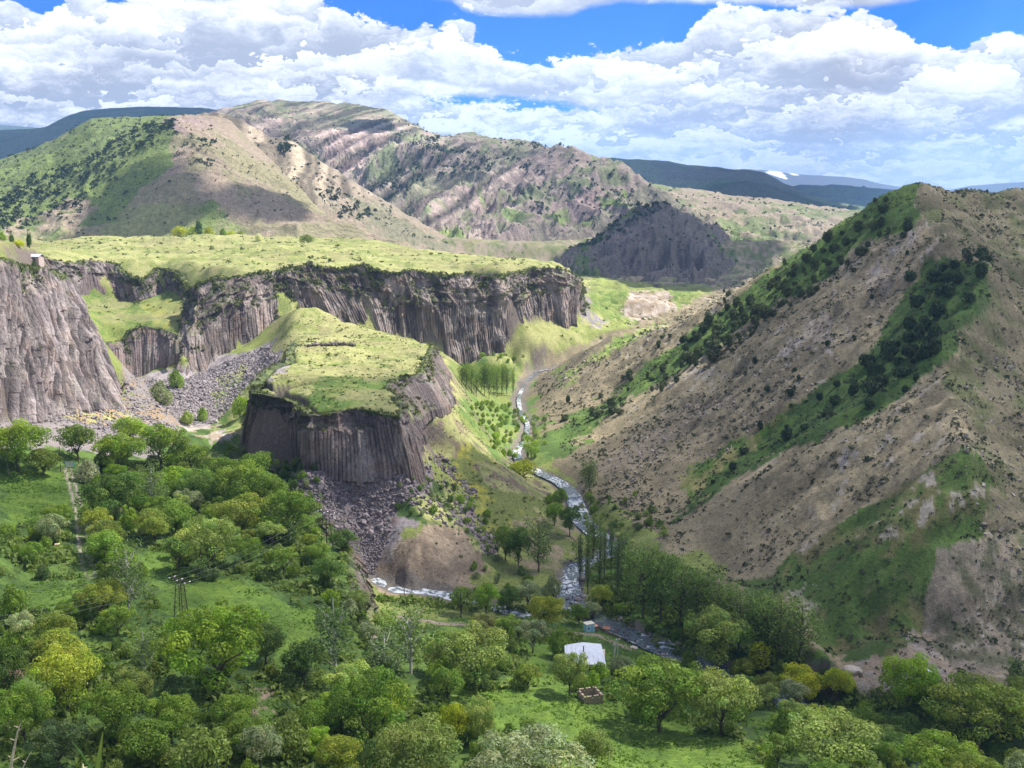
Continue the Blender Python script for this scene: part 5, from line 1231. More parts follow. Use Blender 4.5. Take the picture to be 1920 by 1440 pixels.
# filler growth of the foreground slope
FIELDS = [[(0, 880), (150, 880), (160, 960), (60, 985), (0, 980)], [(290, 1095), (470, 1085), (560, 1140), (470, 1165), (300, 1160)], [(490, 1150), (600, 1130), (600, 1250), (530, 1240)], [(820, 1300), (1085, 1285), (1200, 1340), (1400, 1400), (1480, 1500), (1150, 1500), (930, 1360)],
          [(250, 1040), (325, 1040), (325, 1100), (275, 1100)], [(0, 1090), (110, 1085), (190, 1120), (60, 1145), (0, 1135)], [(1405, 1335), (1490, 1345), (1475, 1395), (1400, 1385)], [(110, 870), (165, 870), (190, 1085), (140, 1085)], [(1050, 1205), (1140, 1205), (1150, 1270), (1060, 1270)],
          [(465, 1265), (515, 1285), (520, 1350), (480, 1350)], [(15, 1240), (80, 1240), (75, 1280), (10, 1280)], [(1075, 1275), (1135, 1275), (1140, 1330), (1080, 1330)], [(700, 1130), (1130, 1165), (1200, 1220), (1180, 1235), (1080, 1190), (700, 1168)], [(975, 1205), (1030, 1215), (1060, 1260), (1010, 1275)], [(310, 1110), (372, 1110), (372, 1200), (310, 1200)], [(595, 960), (640, 960), (640, 1045), (595, 1045)], [(1100, 1165), (1400, 1290), (1300, 1290), (1090, 1210)]]
FG = [(0, 880), (440, 860), (560, 930), (600, 1010), (650, 1040), (690, 1210), (900, 1210), (1200, 1240), (1330, 1290), (1560, 1290), (1920, 1300), (1920, 1440), (0, 1440)]
big = scatter([FG, [(0, 1440), (1920, 1440), (1920, 1560), (0, 1560)]], 95, rg, avoid=FIELDS, mind=9.0)
big = np.concatenate([big, scatter([[(690, 1140), (960, 1190), (1050, 1230), (1040, 1270), (900, 1275), (740, 1300), (650, 1270), (690, 1210)], [(0, 880), (440, 870), (590, 1000), (600, 1090), (300, 1090), (160, 1080)], [(1120, 1290), (1560, 1300), (1900, 1320), (1900, 1440), (1500, 1440), (1400, 1390), (1300, 1380)]], 42, rg, avoid=FIELDS, mind=6.0)])

ZONES = [(190, 1010, 'near the dirt track'), (60, 960, 'in the garden left of the dirt track'), (330, 930, 'in the grove below the grey scree'), (530, 1000, 'at the foot of the mesa'), (470, 1100, 'beside the small meadow with the pylon'), (250, 1150, 'near the white limbed poplar'), (80, 1230, 'around the ploughed plot'),
         (60, 1390, 'in the lower left corner'), (250, 1390, 'below the yellow flowering walnut'), (420, 1240, 'around the very large walnut'), (480, 1400, 'by the steep path'), (600, 1200, 'above the terrace cliff'), (720, 1330, 'around the two tone crowns'), (800, 1210, 'between terrace cliff and lane'), (960, 1230, 'left of the white roofed house'),
         (870, 1430, 'at the lower edge of the meadow'), (1150, 1290, 'around the stone hut ruin'), (1280, 1340, 'by the two large walnuts right of the meadow'), (1480, 1400, 'at the small clearing'), (1550, 1300, 'beside the two bright yellow trees'), (1700, 1330, 'below the bare nose of earth'), (1850, 1400, 'in the lower right corner'), (1650, 1430, 'at the bottom right edge')]
def zone(p):
    u, v = project(p[0], p[1], p[2]); u, v = float(u), float(v)
    return min(ZONES, key=lambda z: (z[0] - u) ** 2 + ((z[1] - v) * 1.6) ** 2)[2]
WORD = dict(green='mid green', bright='bright green', yellow='yellow green', olive='olive', dark='dark green', grey='greyish', pale='pale green', blue='bluish green', gold='golden green')
for p in big:
    k = rg.choice(['walnut_b', 'round_d', 'open_e', 'walnut_c', 'bush_a']); hgt = rg.uniform(4.5, 8)
    tn = rg.choice(['green', 'green', 'dark', 'olive', 'pale', 'bright', 'grey'])
    sz_ = 'taller' if hgt > 6.4 else 'lower'; lb = f'{sz_} {WORD[tn]} tree {zone(p)}'
    plant('orchard_tree', k, p, hgt * rg.uniform(0.95, 1.3), hgt, tn, lb, 'tree', lb.replace(' tree ', ' trees '))
sm = scatter([FG, [(0, 1440), (1920, 1440), (1920, 1520), (0, 1520)]], 300, rg, avoid=FIELDS, mind=3.6)
for p in sm:
    k = rg.choice(['bush_a', 'bush_b', 'bush_c']); hgt = rg.uniform(1.8, 3.8); tn = rg.choice(['green', 'dark', 'olive', 'pale', 'grey', 'bright', 'blue'])
    sz_ = 'large' if hgt > 3.1 else 'medium' if hgt > 2.4 else 'small'; lb = f'{sz_} {WORD[tn]} bush {zone(p)}'
    plant('thicket_bush', k, p, hgt * rg.uniform(1.1, 1.7), hgt, tn, lb, 'bush', lb.replace(' bush ', ' bushes '))
# bushes along river, stream and slopes
BANK = [[(1060, 960), (1110, 1000), (1200, 1010), (1250, 960), (1200, 930), (1110, 930), (1075, 950)], [(1200, 1180), (1420, 1230), (1500, 1260), (1560, 1290), (1400, 1280), (1180, 1200)], [(745, 890), (830, 900), (900, 950), (960, 1010), (930, 1070), (890, 1010), (840, 975), (740, 960)], [(860, 1060), (1000, 1060), (1040, 1120), (900, 1140)],
        [(870, 760), (960, 760), (1040, 800), (1000, 870), (940, 860)], [(850, 665), (960, 655), (1000, 680), (880, 690)], [(430, 840), (600, 880), (600, 960), (520, 920)], [(1100, 930), (1240, 960), (1250, 1010), (1120, 980)]]
bk = []
BNAME = ['on the right bank at the upper bend', 'along the lower river bank', 'on the slope under the talus', 'between spit and left bank trees', 'by the sunlit upper river', 'behind the poplar grove', 'at the shaded left foot of the mesa', 'under the lone vase shaped poplar']
for q_, n_ in zip(BANK, (26, 26, 84, 16, 110, 14, 60, 20)): bk += [(p, BNAME[[id(b) for b in BANK].index(id(q_))]) for p in scatter([q_], n_, rg, mind=3.0)]
for p, bz in bk:
    k = rg.choice(['bush_a', 'bush_b', 'bush_c']); hgt = rg.uniform(1.2, 3.0) * (1.1 if p[1] > 420 else 1) * (1.3 if 'mesa' in bz else 1); tn = rg.choice(['green', 'dark', 'pale', 'grey', 'green', 'blue'] if p[1] < 400 else ['pale', 'bright', 'grey', 'green'])
    plant('riverside_bush', k, p, hgt * rg.uniform(1.0, 1.6), hgt, tn, (lb := f"{'larger' if hgt > 2.2 else 'smaller'} {WORD[tn]} bush {bz}"), 'bush', lb.replace(' bush ', ' bushes '))
print('trees', round(time.time() - T0, 1))

# ------------------------------------------------------------------ junipers of the right hill
JUN = [([(1640, 365), (1725, 400), (1700, 450), (1600, 440), (1570, 430)], 16, 4.2), ([(1560, 440), (1640, 455), (1600, 500), (1500, 570), (1430, 610), (1400, 590), (1450, 540)], 74, 4.9), ([(1400, 560), (1440, 600), (1380, 660), (1320, 690), (1280, 690), (1280, 640), (1330, 600)], 58, 4.8),
       ([(1250, 620), (1320, 680), (1230, 760), (1130, 790), (1080, 790), (1180, 700)], 34, 4.0), ([(1050, 760), (1180, 700), (1200, 740), (1060, 820)], 10, 3.4), ([(1290, 590), (1450, 490), (1560, 430), (1540, 480), (1400, 570), (1290, 630)], 22, 3.4),
       ([(1700, 460), (1850, 480), (1850, 560), (1760, 680), (1640, 700), (1640, 660), (1700, 580)], 30, 5.2), ([(1760, 600), (1730, 720), (1600, 790), (1560, 770), (1560, 720), (1640, 660)], 30, 4.6), ([(1480, 730), (1560, 720), (1560, 790), (1420, 850), (1300, 940), (1290, 900)], 12, 3.6), ([(1560, 500), (1700, 460), (1660, 620), (1480, 740), (1360, 760), (1380, 700)], 16, 2.6)]
JN = ['near the summit', 'in the upper left green band', 'in the middle of the left green band', 'at the lower end of the left green band', 'low above the upper river', 'along the skyline spur', 'at the top of the right green band', 'in the middle of the right green band', 'in the narrow end of the right green band', 'on the bare slope between the green bands']
cnt = 0
for jz, (poly, n, sz) in zip(JN, JUN):
    for p in scatter([poly], n, rg, mind=sz * 0.75):
        h_ = sz * rg.uniform(0.45, 1.35); lit = 'junlit' if p[1] > 470 else 'jun'  # sunlight put into the tint: farther junipers lighter than near ones
        kj = rg.choice(['juniper_a', 'juniper_b', 'juniper_c']); lb = f"{'large' if h_ > sz * 1.1 else 'medium' if h_ > sz * .8 else 'small'} {dict(juniper_a='rounded', juniper_b='upright', juniper_c='spreading')[kj]} juniper {jz} of the right hill"
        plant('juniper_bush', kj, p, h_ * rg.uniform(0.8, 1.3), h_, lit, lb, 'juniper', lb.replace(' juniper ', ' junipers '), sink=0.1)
        cnt += 1
# tiny dry scrub everywhere on the hill and banks
def colmix(a, b):
    def f(n):
        k = rg.random((n, 1)); return np.array(a) * k + np.array(b) * (1 - k)
    return f
dn = sst(fbm(gx / 10, gy / 10, 4, 301), 0.35, 0.65) + 0.15
P = scatter([[(1100, 940), (1000, 720), (1290, 580), (1720, 325), (1990, 330), (1990, 1290), (1600, 1290), (1400, 1120), (1220, 1000)]], 17000, rg, dens=dn)
stuff('hillside_scrub', blob_mesh('hillside_scrub', P, np.minimum(rg.lognormal(-0.82, 0.5, len(P)), 1.4), 6, 0.9, colmix((0.045, 0.055, 0.028), (0.10, 0.11, 0.055)), rg, M_NEEDLE), 'low dry scrub dotted over the right hillside')
P = scatter([[(460, 700), (560, 560), (820, 630), (840, 700), (1060, 950), (960, 1060), (720, 1000), (780, 800), (560, 790)], [(700, 1080), (740, 1000), (860, 980), (900, 1110)], [(60, 735), (240, 745), (330, 800), (200, 830), (60, 800)]], 4200, rg, dens=dn)
stuff('mesa_scrub', blob_mesh('mesa_scrub', P, np.minimum(rg.lognormal(-1.15, 0.45, len(P)), 1.1), 9, 0.75, colmix((0.05, 0.07, 0.028), (0.12, 0.14, 0.05)), rg, M_LEAF), 'small scrub and weeds on the mesa and its slopes')
P = scatter([[(60, 430), (320, 425), (680, 430), (1040, 470), (1100, 520), (1000, 520), (500, 520), (350, 560), (100, 520)], [(140, 540), (350, 530), (350, 640), (170, 660)], [(930, 580), (1110, 540), (1290, 550), (1290, 600), (1010, 690), (930, 700)]], 2600, rg, dens=dn)
stuff('plateau_scrub', blob_mesh('plateau_scrub', P, np.minimum(rg.lognormal(-0.5, 0.55, len(P)), 2.6), 12, 0.7, colmix((0.055, 0.075, 0.030), (0.12, 0.15, 0.05)), rg, M_LEAF), 'scattered scrub on the plateau meadow and under its cliffs')
# undergrowth of the foreground
dn2 = sst(fbm(gx / 7, gy / 7, 4, 305), 0.42, 0.55) + 0.08
P = scatter([FG, [(1100, 1000), (1560, 1240), (1560, 1290), (1100, 1190)], [(700, 1120), (1200, 1150), (1200, 1240), (700, 1220)]], 18000, rg, dens=dn2, avoid=FIELDS)
stuff('undergrowth', blob_mesh('undergrowth', P, np.minimum(rg.lognormal(-0.2, 0.45, len(P)), 2.2), 7, 0.68, colmix((0.08, 0.135, 0.03), (0.17, 0.225, 0.06)), rg, M_LEAF), 'rank weeds and brambles between the foreground trees')
P = scatter(FIELDS + [[(1060, 1000), (1450, 1190), (1330, 1200), (1150, 1170)]], 10000, rg, dens=dn2)
stuff('meadow_tufts', blob_mesh('meadow_tufts', P, 0.28 * rg.uniform(0.5, 1.5, len(P)), 4, 1.0, colmix((0.06, 0.14, 0.02), (0.13, 0.21, 0.03)), rg, M_LEAF), 'tall grass tufts in the open meadows')
# scrub along the cliff tops and ledges
PP = []; SZ = []
for nm, V_, gm_ in CLIFF_TOPS:
    w_ = gm_.copy(); w_[-6:] = 0; w_ = w_.ravel(); w_ = w_ / w_.sum(); n = {'plateau_cliff': 2600, 'mesa_cliff': 1000, 'alcove_cliff': 700, 'left_cliff': 500, 'gully_cliff': 300}.get(nm, 250)
    k = rg.choice(w_.size, n, p=w_); PP.append(V_.reshape(-1, 3)[k]); SZ.append(np.minimum(rg.lognormal(-0.55, 0.5, n), 2.0) * (1.5 if nm in ('plateau_cliff', 'alcove_cliff') else 0.9))
stuff('cliff_scrub', blob_mesh('cliff_scrub', np.concatenate(PP), np.concatenate(SZ), 8, 0.75, colmix((0.05, 0.065, 0.03), (0.12, 0.14, 0.05)), rg, M_LEAF), 'scrub rooted on cliff ledges and rims')
# junipers and scrub of the far hills
def far_scatter(name, polys, n, rg):
    A = []; W_ = []
    for G, u, v, rn in HILL_DATA[name]:
        m = np.zeros(u.shape, bool)
        for p in polys: m |= inpoly(u + (fbm(G[..., 0] / 40, G[..., 1] / 40, 3, 9) - .5) * 50, v, p)
        e1 = np.gradient(G, axis=0); e2 = np.gradient(G, axis=1); ar = np.linalg.norm(np.cross(e1, e2), axis=2)
        A.append(G.reshape(-1, 3)); W_.append((ar * m).ravel())
    A = np.concatenate(A); W_ = np.concatenate(W_)
    if W_.sum() <= 0: return np.zeros((0, 3))
    k = rg.choice(len(A), n, p=W_ / W_.sum()); return A[k] + rg.normal(size=(n, 3)) * np.array([1.5, 1.5, 0])
FJ = [('left_hill', [[(0, 400), (60, 330), (150, 300), (240, 240), (320, 225), (330, 250), (240, 300), (180, 350), (120, 345), (60, 400), (0, 440)]], 700, 2.6), ('left_hill', [[(0, 380), (120, 350), (180, 350), (130, 400), (60, 430), (0, 440)]], 260, 2.8), ('left_hill', [[(300, 225), (420, 270), (400, 330), (330, 300)]], 45, 3.0),
      ('left_hill', [[(0, 250), (350, 200), (600, 380), (300, 440), (0, 440)]], 900, 1.3), ('left_hill', [[(0, 300), (200, 220), (330, 230), (200, 440), (0, 440)]], 260, 1.9),
      ('bare_ridge', [[(380, 220), (560, 280), (850, 470), (600, 380)]], 200, 2.0), ('bare_ridge', [[(530, 250), (545, 250), (560, 290), (530, 290)]], 26, 4.0), ('bare_ridge', [[(570, 340), (620, 355), (690, 400), (660, 420), (590, 370)]], 60, 3.6),
      ('layered_mountain', [[(640, 400), (760, 320), (800, 270), (940, 290), (930, 320), (840, 330), (760, 360), (680, 430)]], 420, 4.0), ('layered_mountain', [[(640, 380), (720, 330), (740, 250), (830, 260), (800, 310), (700, 370)]], 260, 4.2), ('layered_mountain', [[(920, 260), (1060, 270), (1300, 380), (1420, 500), (1200, 460), (1000, 340)]], 420, 3.0),
      ('layered_mountain', [[(940, 360), (1040, 340), (1160, 350), (1240, 370), (1180, 430), (1080, 420), (1000, 400)]], 300, 3.2), ('layered_mountain', [[(620, 380), (760, 440), (660, 440), (600, 400)]], 160, 3.6), ('layered_mountain', [[(440, 200), (800, 230), (1000, 300), (1200, 480), (700, 440)]], 1400, 1.9),
      ('shadowed_hill', [[(1060, 470), (1210, 380), (1260, 380), (1120, 460)]], 150, 2.6), ('shadowed_hill', [[(1050, 450), (1250, 380), (1450, 500), (1300, 580), (1060, 560)]], 500, 1.4), ('sunlit_hills', [[(1200, 345), (1580, 390), (1550, 480), (1300, 440)]], 330, 2.4)]
PP = []; SZ = []
for nm, polys, n, sz in FJ:
    q = far_scatter(nm, polys, n, rg)
    if len(q): PP.append(q); SZ.append(sz * rg.uniform(0.6, 1.4, len(q)))
stuff('distant_junipers', blob_mesh('distant_junipers', np.concatenate(PP), np.concatenate(SZ), 9, 0.9, colmix((0.028, 0.045, 0.022), (0.055, 0.075, 0.032)), rg, M_NEEDLE, 1.2), 'junipers dotted over the distant mountainsides')
# shrubs and trees at the back of the plateau
for u, vb, w_, h_, k, tn, lab in [(338, 441, 34, 18, 'bush_b', 'yellow', 'first yellow green bush of the clump at the back of the plateau'), (362, 440, 34, 18, 'bush_a', 'gold', 'golden bush of the clump at the back of the plateau'), (392, 439, 26, 16, 'bush_a', 'yellow', 'small yellow bush of the clump at the back of the plateau'),
                                  (374, 428, 22, 26, 'juniper_a', 'dark', 'dark conifer standing behind the yellow plateau bushes'), (418, 432, 20, 14, 'bush_a', 'bright', 'bright bush right of the yellow clump on the plateau'), (434, 431, 20, 13, 'bush_b', 'yellow', 'yellowish bush second from the right on the plateau edge'), (452, 431, 20, 12, 'bush_a', 'gold', 'olive bush at the end of the plateau hedge'),
                                  (485, 447, 22, 12, 'bush_a', 'white', 'white blossoming shrub on the plateau'), (575, 446, 30, 16, 'bush_b', 'pale', 'pale bush on the plateau right of the blossoming shrub')]:
    p = pY(u, vb + 3, 960 if u < 480 else 880); plant('plateau_bush', k, (p[0], p[1], ground_z(p[0], p[1])), w_ * 0.46, h_ * 0.52, tn, lab, 'bush')
print('plants', round(time.time() - T0, 1), cnt)
# ------------------------------------------------------------------ the river
def water_material():
    m = bpy.data.materials.new('river_water'); m.use_nodes = True; g = NT(m.node_tree)
    b = g.n['Principled BSDF']; b.inputs['Roughness'].default_value = 0.12; b.inputs['IOR'].default_value = 1.33
    at = g.node('ShaderNodeVertexColor', layer_name='Col'); al, ac, foam = g.sep(at.outputs[0])
    v = g.comb(g.m('MULTIPLY', al, 100.0), g.m('MULTIPLY', ac, 9.0), 0.0)
    n = g.noise(g.vm('MULTIPLY', v, (0.55, 1.0, 1.0)), 0.9, 5, 0.7, 0.6)
    f = g.smooth(n, g.m('SUBTRACT', 0.60, g.m('MULTIPLY', foam, 0.18)), g.m('SUBTRACT', 0.72, g.m('MULTIPLY', foam, 0.16)))
    n2 = g.noise(v, 2.6, 3, 0.6)
    g.put(b.inputs['Base Color'], g.mix(f, g.mix(n2, c4(0.060, 0.080, 0.080), c4(0.17, 0.20, 0.21)), c4(0.62, 0.65, 0.68)))
    g.put(b.inputs['Roughness'], g.lin(f, 0, 1, 0.16, 0.8))
    bm = g.node('ShaderNodeBump'); bm.inputs['Strength'].default_value = 0.8; bm.inputs['Distance'].default_value = 0.5
    g.put(bm.inputs['Height'], g.m('ADD', n, g.m('MULTIPLY', n2, 0.5))); g.put(b.inputs['Normal'], bm.outputs[0])
    return m
M_WATER = water_material()
def water(name, P, half, foam, lift=-0.2):
    P = np.array(P, float); L = np.concatenate([[0], np.cumsum(np.linalg.norm(np.diff(P[:, :2], axis=0), axis=1))]); n = int(L[-1] / 1.2)
    s = np.linspace(0, L[-1], n); Q = np.stack([np.interp(s, L, P[:, k]) for k in range(3)], 1)
    ker = np.ones(9) / 9
    for k in range(3): Q[:, k] = np.convolve(np.pad(Q[:, k], 4, 'edge'), ker, 'valid')
    t = np.gradient(Q[:, :2], axis=0); t /= np.linalg.norm(t, axis=1)[:, None]
    w_ = np.linspace(-1, 1, 13); hw = half * np.interp(Q[:, 1], [330, 420, 480, 620], [1.0, 0.72, 0.34, 0.26]) * (0.9 + 0.35 * fbm(s / 22, 0 * s, 3, 60)); V = []; Cc = []
    for j in w_:
        x = Q[:, 0] - t[:, 1] * j * hw; y = Q[:, 1] + t[:, 0] * j * hw
        z = Q[:, 2] + lift + (fbm(s / 1.6, j * 2 + 0 * s, 3, 61) - .5) * 0.35
        V.append(np.stack([x, y, z], 1)); fo = foam(s, Q) if callable(foam) else foam + 0 * s
        Cc.append(np.stack([s / 100, (j * half + 5) / 10 + 0 * s, fo, 1 + 0 * s], 1))
    V = np.array(V); Cc = np.array(Cc)
    me = np_mesh(name, V.reshape(-1, 3), grid_faces(13, n), Cc.reshape(-1, 4)); me.materials.append(M_WATER)
    return structure(link(bpy.data.objects.new(name, me)))
water('river', RIVER, 3.4, lambda s, Q: np.clip((fbm(s / 11, 0 * s, 3, 62) - .28) * 2.0, 0, 1))
water('stream', [(p[0], p[1], p[2] + 0.35) for p in STREAM], 2.9, 0.95)

# ------------------------------------------------------------------ unseen cumulus added outside the frame, outlined to shade the valley and hills
def shade_cloud(name, P, alt, label, cell=18.0, ragged=0.30, grow=0.0, thick=160, seed=1, grow_n=1):
    """P: ground points that lie in this cloud's shadow"""
    P = np.asarray(P, float); k = (alt - P[:, 2]) / SUN.z
    X = P[:, 0] + SUN.x * k; Y = P[:, 1] + SUN.y * k
    x0, y0 = X.min() - 140, Y.min() - 140; nx = int((X.max() + 140 - x0) / cell) + 1; ny = int((Y.max() + 140 - y0) / cell) + 1
    D = np.zeros((ny, nx)); np.add.at(D, (((Y - y0) / cell).astype(int), ((X - x0) / cell).astype(int)), 1.0); D = (D > 0).astype(float)
    for _ in range(grow_n): D[1:-1, 1:-1] = np.maximum(D[1:-1, 1:-1], 0.25 * (D[:-2, 1:-1] + D[2:, 1:-1] + D[1:-1, :-2] + D[1:-1, 2:]))
    for _ in range(4): D[1:-1, 1:-1] = (D[1:-1, 1:-1] * 2 + D[:-2, 1:-1] + D[2:, 1:-1] + D[1:-1, :-2] + D[1:-1, 2:]) / 6
    yy, xx = np.mgrid[0:ny, 0:nx]; wx = x0 + (xx + .5) * cell; wy = y0 + (yy + .5) * cell
    M = D + (fbm(wx / 110, wy / 110, 5, seed) - 0.5) * ragged * 2 + grow
    th = np.clip((M - 0.5) * 2.0, 0, 1) ** 0.5
    bump = 0.45 + 0.9 * fbm(wx / 70, wy / 70, 5, seed + 1)
    top = np.stack([wx, wy, alt + th * thick * bump], -1); bot = np.stack([wx, wy, alt - th * 12 * bump], -1)
    inside = (M > 0.5); f = grid_faces(ny, nx); ok = inside.ravel()[f].any(1); f = f[ok]
    V = np.concatenate([top.reshape(-1, 3), bot.reshape(-1, 3)]); Fc = np.concatenate([f, f[:, ::-1] + ny * nx])
    used = np.unique(Fc); mp = np.full(len(V), -1); mp[used] = np.arange(len(used))
    me = np_mesh(name, V[used], mp[Fc]); me.materials.append(M_VEIL if name == 'valley_shade_cloud' else M_VEIL3 if name == 'hillside_shade_cloud' else M_VEIL2 if name in ('small_shade_cloud', 'hill_shade_cloud') else M_CLOUD)
    o = link(bpy.data.objects.new(name, me)); structure(o); o['label'] = label
    return o
mc = bpy.data.materials.new('cloud_white'); mc.use_nodes = True; mc.node_tree.nodes['Principled BSDF'].inputs['Base Color'].default_value = (0.9, 0.9, 0.92, 1); mc.node_tree.nodes['Principled BSDF'].inputs['Roughness'].default_value = 1.0
M_CLOUD = mc
def veil(clear):                                           # thin cloud: part of the sunlight comes straight through
    m = bpy.data.materials.new('thin_cloud'); m.use_nodes = True; g = NT(m.node_tree); g.n.clear(); o = g.node('ShaderNodeOutputMaterial')
    t = g.node('ShaderNodeBsdfTransparent'); d_ = g.node('ShaderNodeBsdfDiffuse'); d_.inputs[0].default_value = (0.9, 0.9, 0.92, 1)
    n = g.noise(g.node('ShaderNodeNewGeometry').outputs['Position'], 0.012, 4, 0.6)
    x = g.node('ShaderNodeMixShader'); g.put(x.inputs[0], g.lin(n, 0.35, 0.65, 1 - clear * 0.75, 1 - clear * 1.25)); g.l.new(t.outputs[0], x.inputs[1]); g.l.new(d_.outputs[0], x.inputs[2]); g.l.new(x.outputs[0], o.inputs[0])
    return m
M_VEIL = veil(0.76); M_VEIL2 = veil(0.35); M_VEIL3 = veil(0.56)
def ground_in(polys, step=2, noise=26):
    m = np.zeros(gx.shape, bool); q = (fbm(gx / 25, gy / 25, 4, 88) - .5) * noise * 2; r = (fbm(gx / 25, gy / 25, 4, 89) - .5) * noise
    for p in polys: m |= inpoly(gu + q, gv + r, p)
    m &= vis; m[np.arange(NR) % step != 0] = False
    return TV[m]
def hill_in(name, polys=None):
    out_ = []
    for G, u, v, rn in HILL_DATA[name]:
        m = np.ones(u.shape, bool) if polys is None else np.any([inpoly(u, v, p) for p in polys], axis=0)
        out_.append(G[m])
    return np.concatenate(out_)
SH_FG = [[(-300, 960), (60, 975), (200, 960), (300, 940), (400, 920), (450, 900), (520, 860), (575, 800), (590, 740), (640, 712), (740, 718), (780, 790), (850, 860), (930, 920), (1000, 965), (1060, 985), (1110, 950), (1150, 890), (1230, 810), (1310, 735), (1390, 670), (1480, 600), (1560, 535), (1660, 455), (1735, 415),
          (1735, 345), (1800, 358), (1925, 345), (2300, 300), (2400, 1600), (-300, 1600)]]
LIT_FG = []
SH_HILL = [SH_FG[0][SH_FG[0].index((1110, 950)):-2] + [(2300, 1300), (1920, 1300), (1560, 1245), (1400, 1125), (1240, 1010), (1130, 985)]]
SH_LOW = [SH_FG[0][:SH_FG[0].index((1110, 950))] + [(1110, 950), (1130, 985), (1240, 1010), (1400, 1125), (1560, 1245), (1920, 1300), (2300, 1300), (2400, 1600), (-300, 1600)]]
shade_cloud('hillside_shade_cloud', ground_in(SH_HILL, 2), 1400, 'unseen cumulus shaped to shade the right hill', 14.0, 0.12, 0.0, 150, 406)
shade_cloud('valley_shade_cloud', ground_in(SH_LOW, 2), 1250, 'unseen broad cumulus shaped to shade the near valley', 14.0, 0.14, 0.0, 150, 401)
shade_cloud('small_shade_cloud', hill_in('left_hill', [[(235, 330), (330, 325), (360, 380), (330, 410), (240, 400), (205, 390)], [(430, 355), (540, 372), (570, 398), (480, 398), (420, 380)], [(215, 415), (330, 425), (300, 440), (215, 440)]]), 1500, 'unseen small cumulus shaped to shade spots of the left hill', 12.0, 0.22, 0.0, 60, 411)
shade_cloud('hill_shade_cloud', hill_in('shadowed_hill', [[(1065, 480), (1215, 385), (1290, 400), (1420, 500), (1330, 570), (1080, 575)]]), 1500, 'unseen cumulus shaped to shade the purple hill', 14.0, 0.12, 0.0, 90, 421)
shade_cloud('summit_shade_cloud', hill_in('layered_mountain', [[(650, 228), (720, 228), (725, 242), (650, 240)]]), 1900, 'unseen small cumulus shaped to shade a patch by the summit', 14.0, 0.2, 0.0, 60, 431)
shade_cloud('ridge_shade_cloud', hill_in('green_table_ridge', [[(1150, 300), (1200, 300), (1230, 330), (1150, 330)], [(1240, 303), (1440, 318), (1560, 385), (1400, 390), (1300, 350)]]), 2300, 'unseen long cumulus shaped to shade the green table ridge', 60.0, 0.1, 0.0, 300, 441)
shade_cloud('knoll_shade_cloud', hill_in('dark_near_knoll'), 2000, 'unseen cumulus shaped to shade the dark knoll', 30.0, 0.1, 0.0, 120, 451)
shade_cloud('table_shade_cloud', hill_in('blue_table_mountain'), 2600, 'unseen wide cumulus shaped to shade the blue table mountain', 80.0, 0.06, 0.1, 350, 461)
shade_cloud('valley_side_shade_cloud', hill_in('blue_valley_side', [[(1450, 340), (1960, 340), (1960, 375), (1600, 375), (1450, 400)]]), 2600, 'unseen cumulus shaped to shade the far blue valley', 80.0, 0.2, 0.0, 300, 471)

# ------------------------------------------------------------------ air
V = [(-12500, -150, -14), (12500, -150, -14), (12500, 16500, -14), (-12500, 16500, -14), (-12500, -150, 800), (12500, -150, 800), (12500, 16500, 800), (-12500, 16500, 800)]
me = np_mesh('haze', V, [(0, 3, 2, 1), (4, 5, 6, 7), (0, 1, 5, 4), (1, 2, 6, 5), (2, 3, 7, 6), (3, 0, 4, 7)], smooth=False)
mh = bpy.data.materials.new('haze_air'); mh.use_nodes = True; h_ = NT(mh.node_tree); h_.n.clear()
o = h_.node('ShaderNodeOutputMaterial'); pv_ = h_.node('ShaderNodeVolumePrincipled'); h_.l.new(pv_.outputs[0], o.inputs['Volume'])
pv_.inputs['Color'].default_value = (0.28, 0.55, 1.0, 1); pv_.inputs['Density'].default_value = 0.00007; pv_.inputs['Anisotropy'].default_value = 0.2
me.materials.append(mh); hz = link(bpy.data.objects.new('haze', me)); hz['kind'] = 'stuff'; hz['label'] = 'thin blue air between viewpoint and far mountains'
print('shade', round(time.time() - T0, 1))
# ------------------------------------------------------------------ loose rock
M_STONE = bpy.data.materials.new('loose_stone'); M_STONE.use_nodes = True; g = NT(M_STONE.node_tree); b = g.n['Principled BSDF']; b.inputs['Roughness'].default_value = 0.9
g.put(b.inputs['Base Color'], g.mix(1.0, g.node('ShaderNodeVertexColor', layer_name='Col').outputs[0], g.comb(*[g.lin(g.noise(g.node('ShaderNodeNewGeometry').outputs['Position'], 2.5, 3), 0.3, 0.7, 0.75, 1.25)] * 3), 'MULTIPLY'))
PH = (1 + 5 ** .5) / 2
ICO_V = np.array([(-1, PH, 0), (1, PH, 0), (-1, -PH, 0), (1, -PH, 0), (0, -1, PH), (0, 1, PH), (0, -1, -PH), (0, 1, -PH), (PH, 0, -1), (PH, 0, 1), (-PH, 0, -1), (-PH, 0, 1)]) / 1.9
ICO_F = np.array([(0, 11, 5), (0, 5, 1), (0, 1, 7), (0, 7, 10), (0, 10, 11), (1, 5, 9), (5, 11, 4), (11, 10, 2), (10, 7, 6), (7, 1, 8), (3, 9, 4), (3, 4, 2), (3, 2, 6), (3, 6, 8), (3, 8, 9), (4, 9, 5), (2, 4, 11), (6, 2, 10), (8, 6, 7), (9, 8, 1)])
BOX_V = np.array([(x, y, z) for z in (-.5, .5) for y in (-.5, .5) for x in (-.5, .5)]); BOX_F = np.array([(0, 2, 3), (0, 3, 1), (4, 5, 7), (4, 7, 6), (0, 1, 5), (0, 5, 4), (2, 6, 7), (2, 7, 3), (0, 4, 6), (0, 6, 2), (1, 3, 7), (1, 7, 5)])
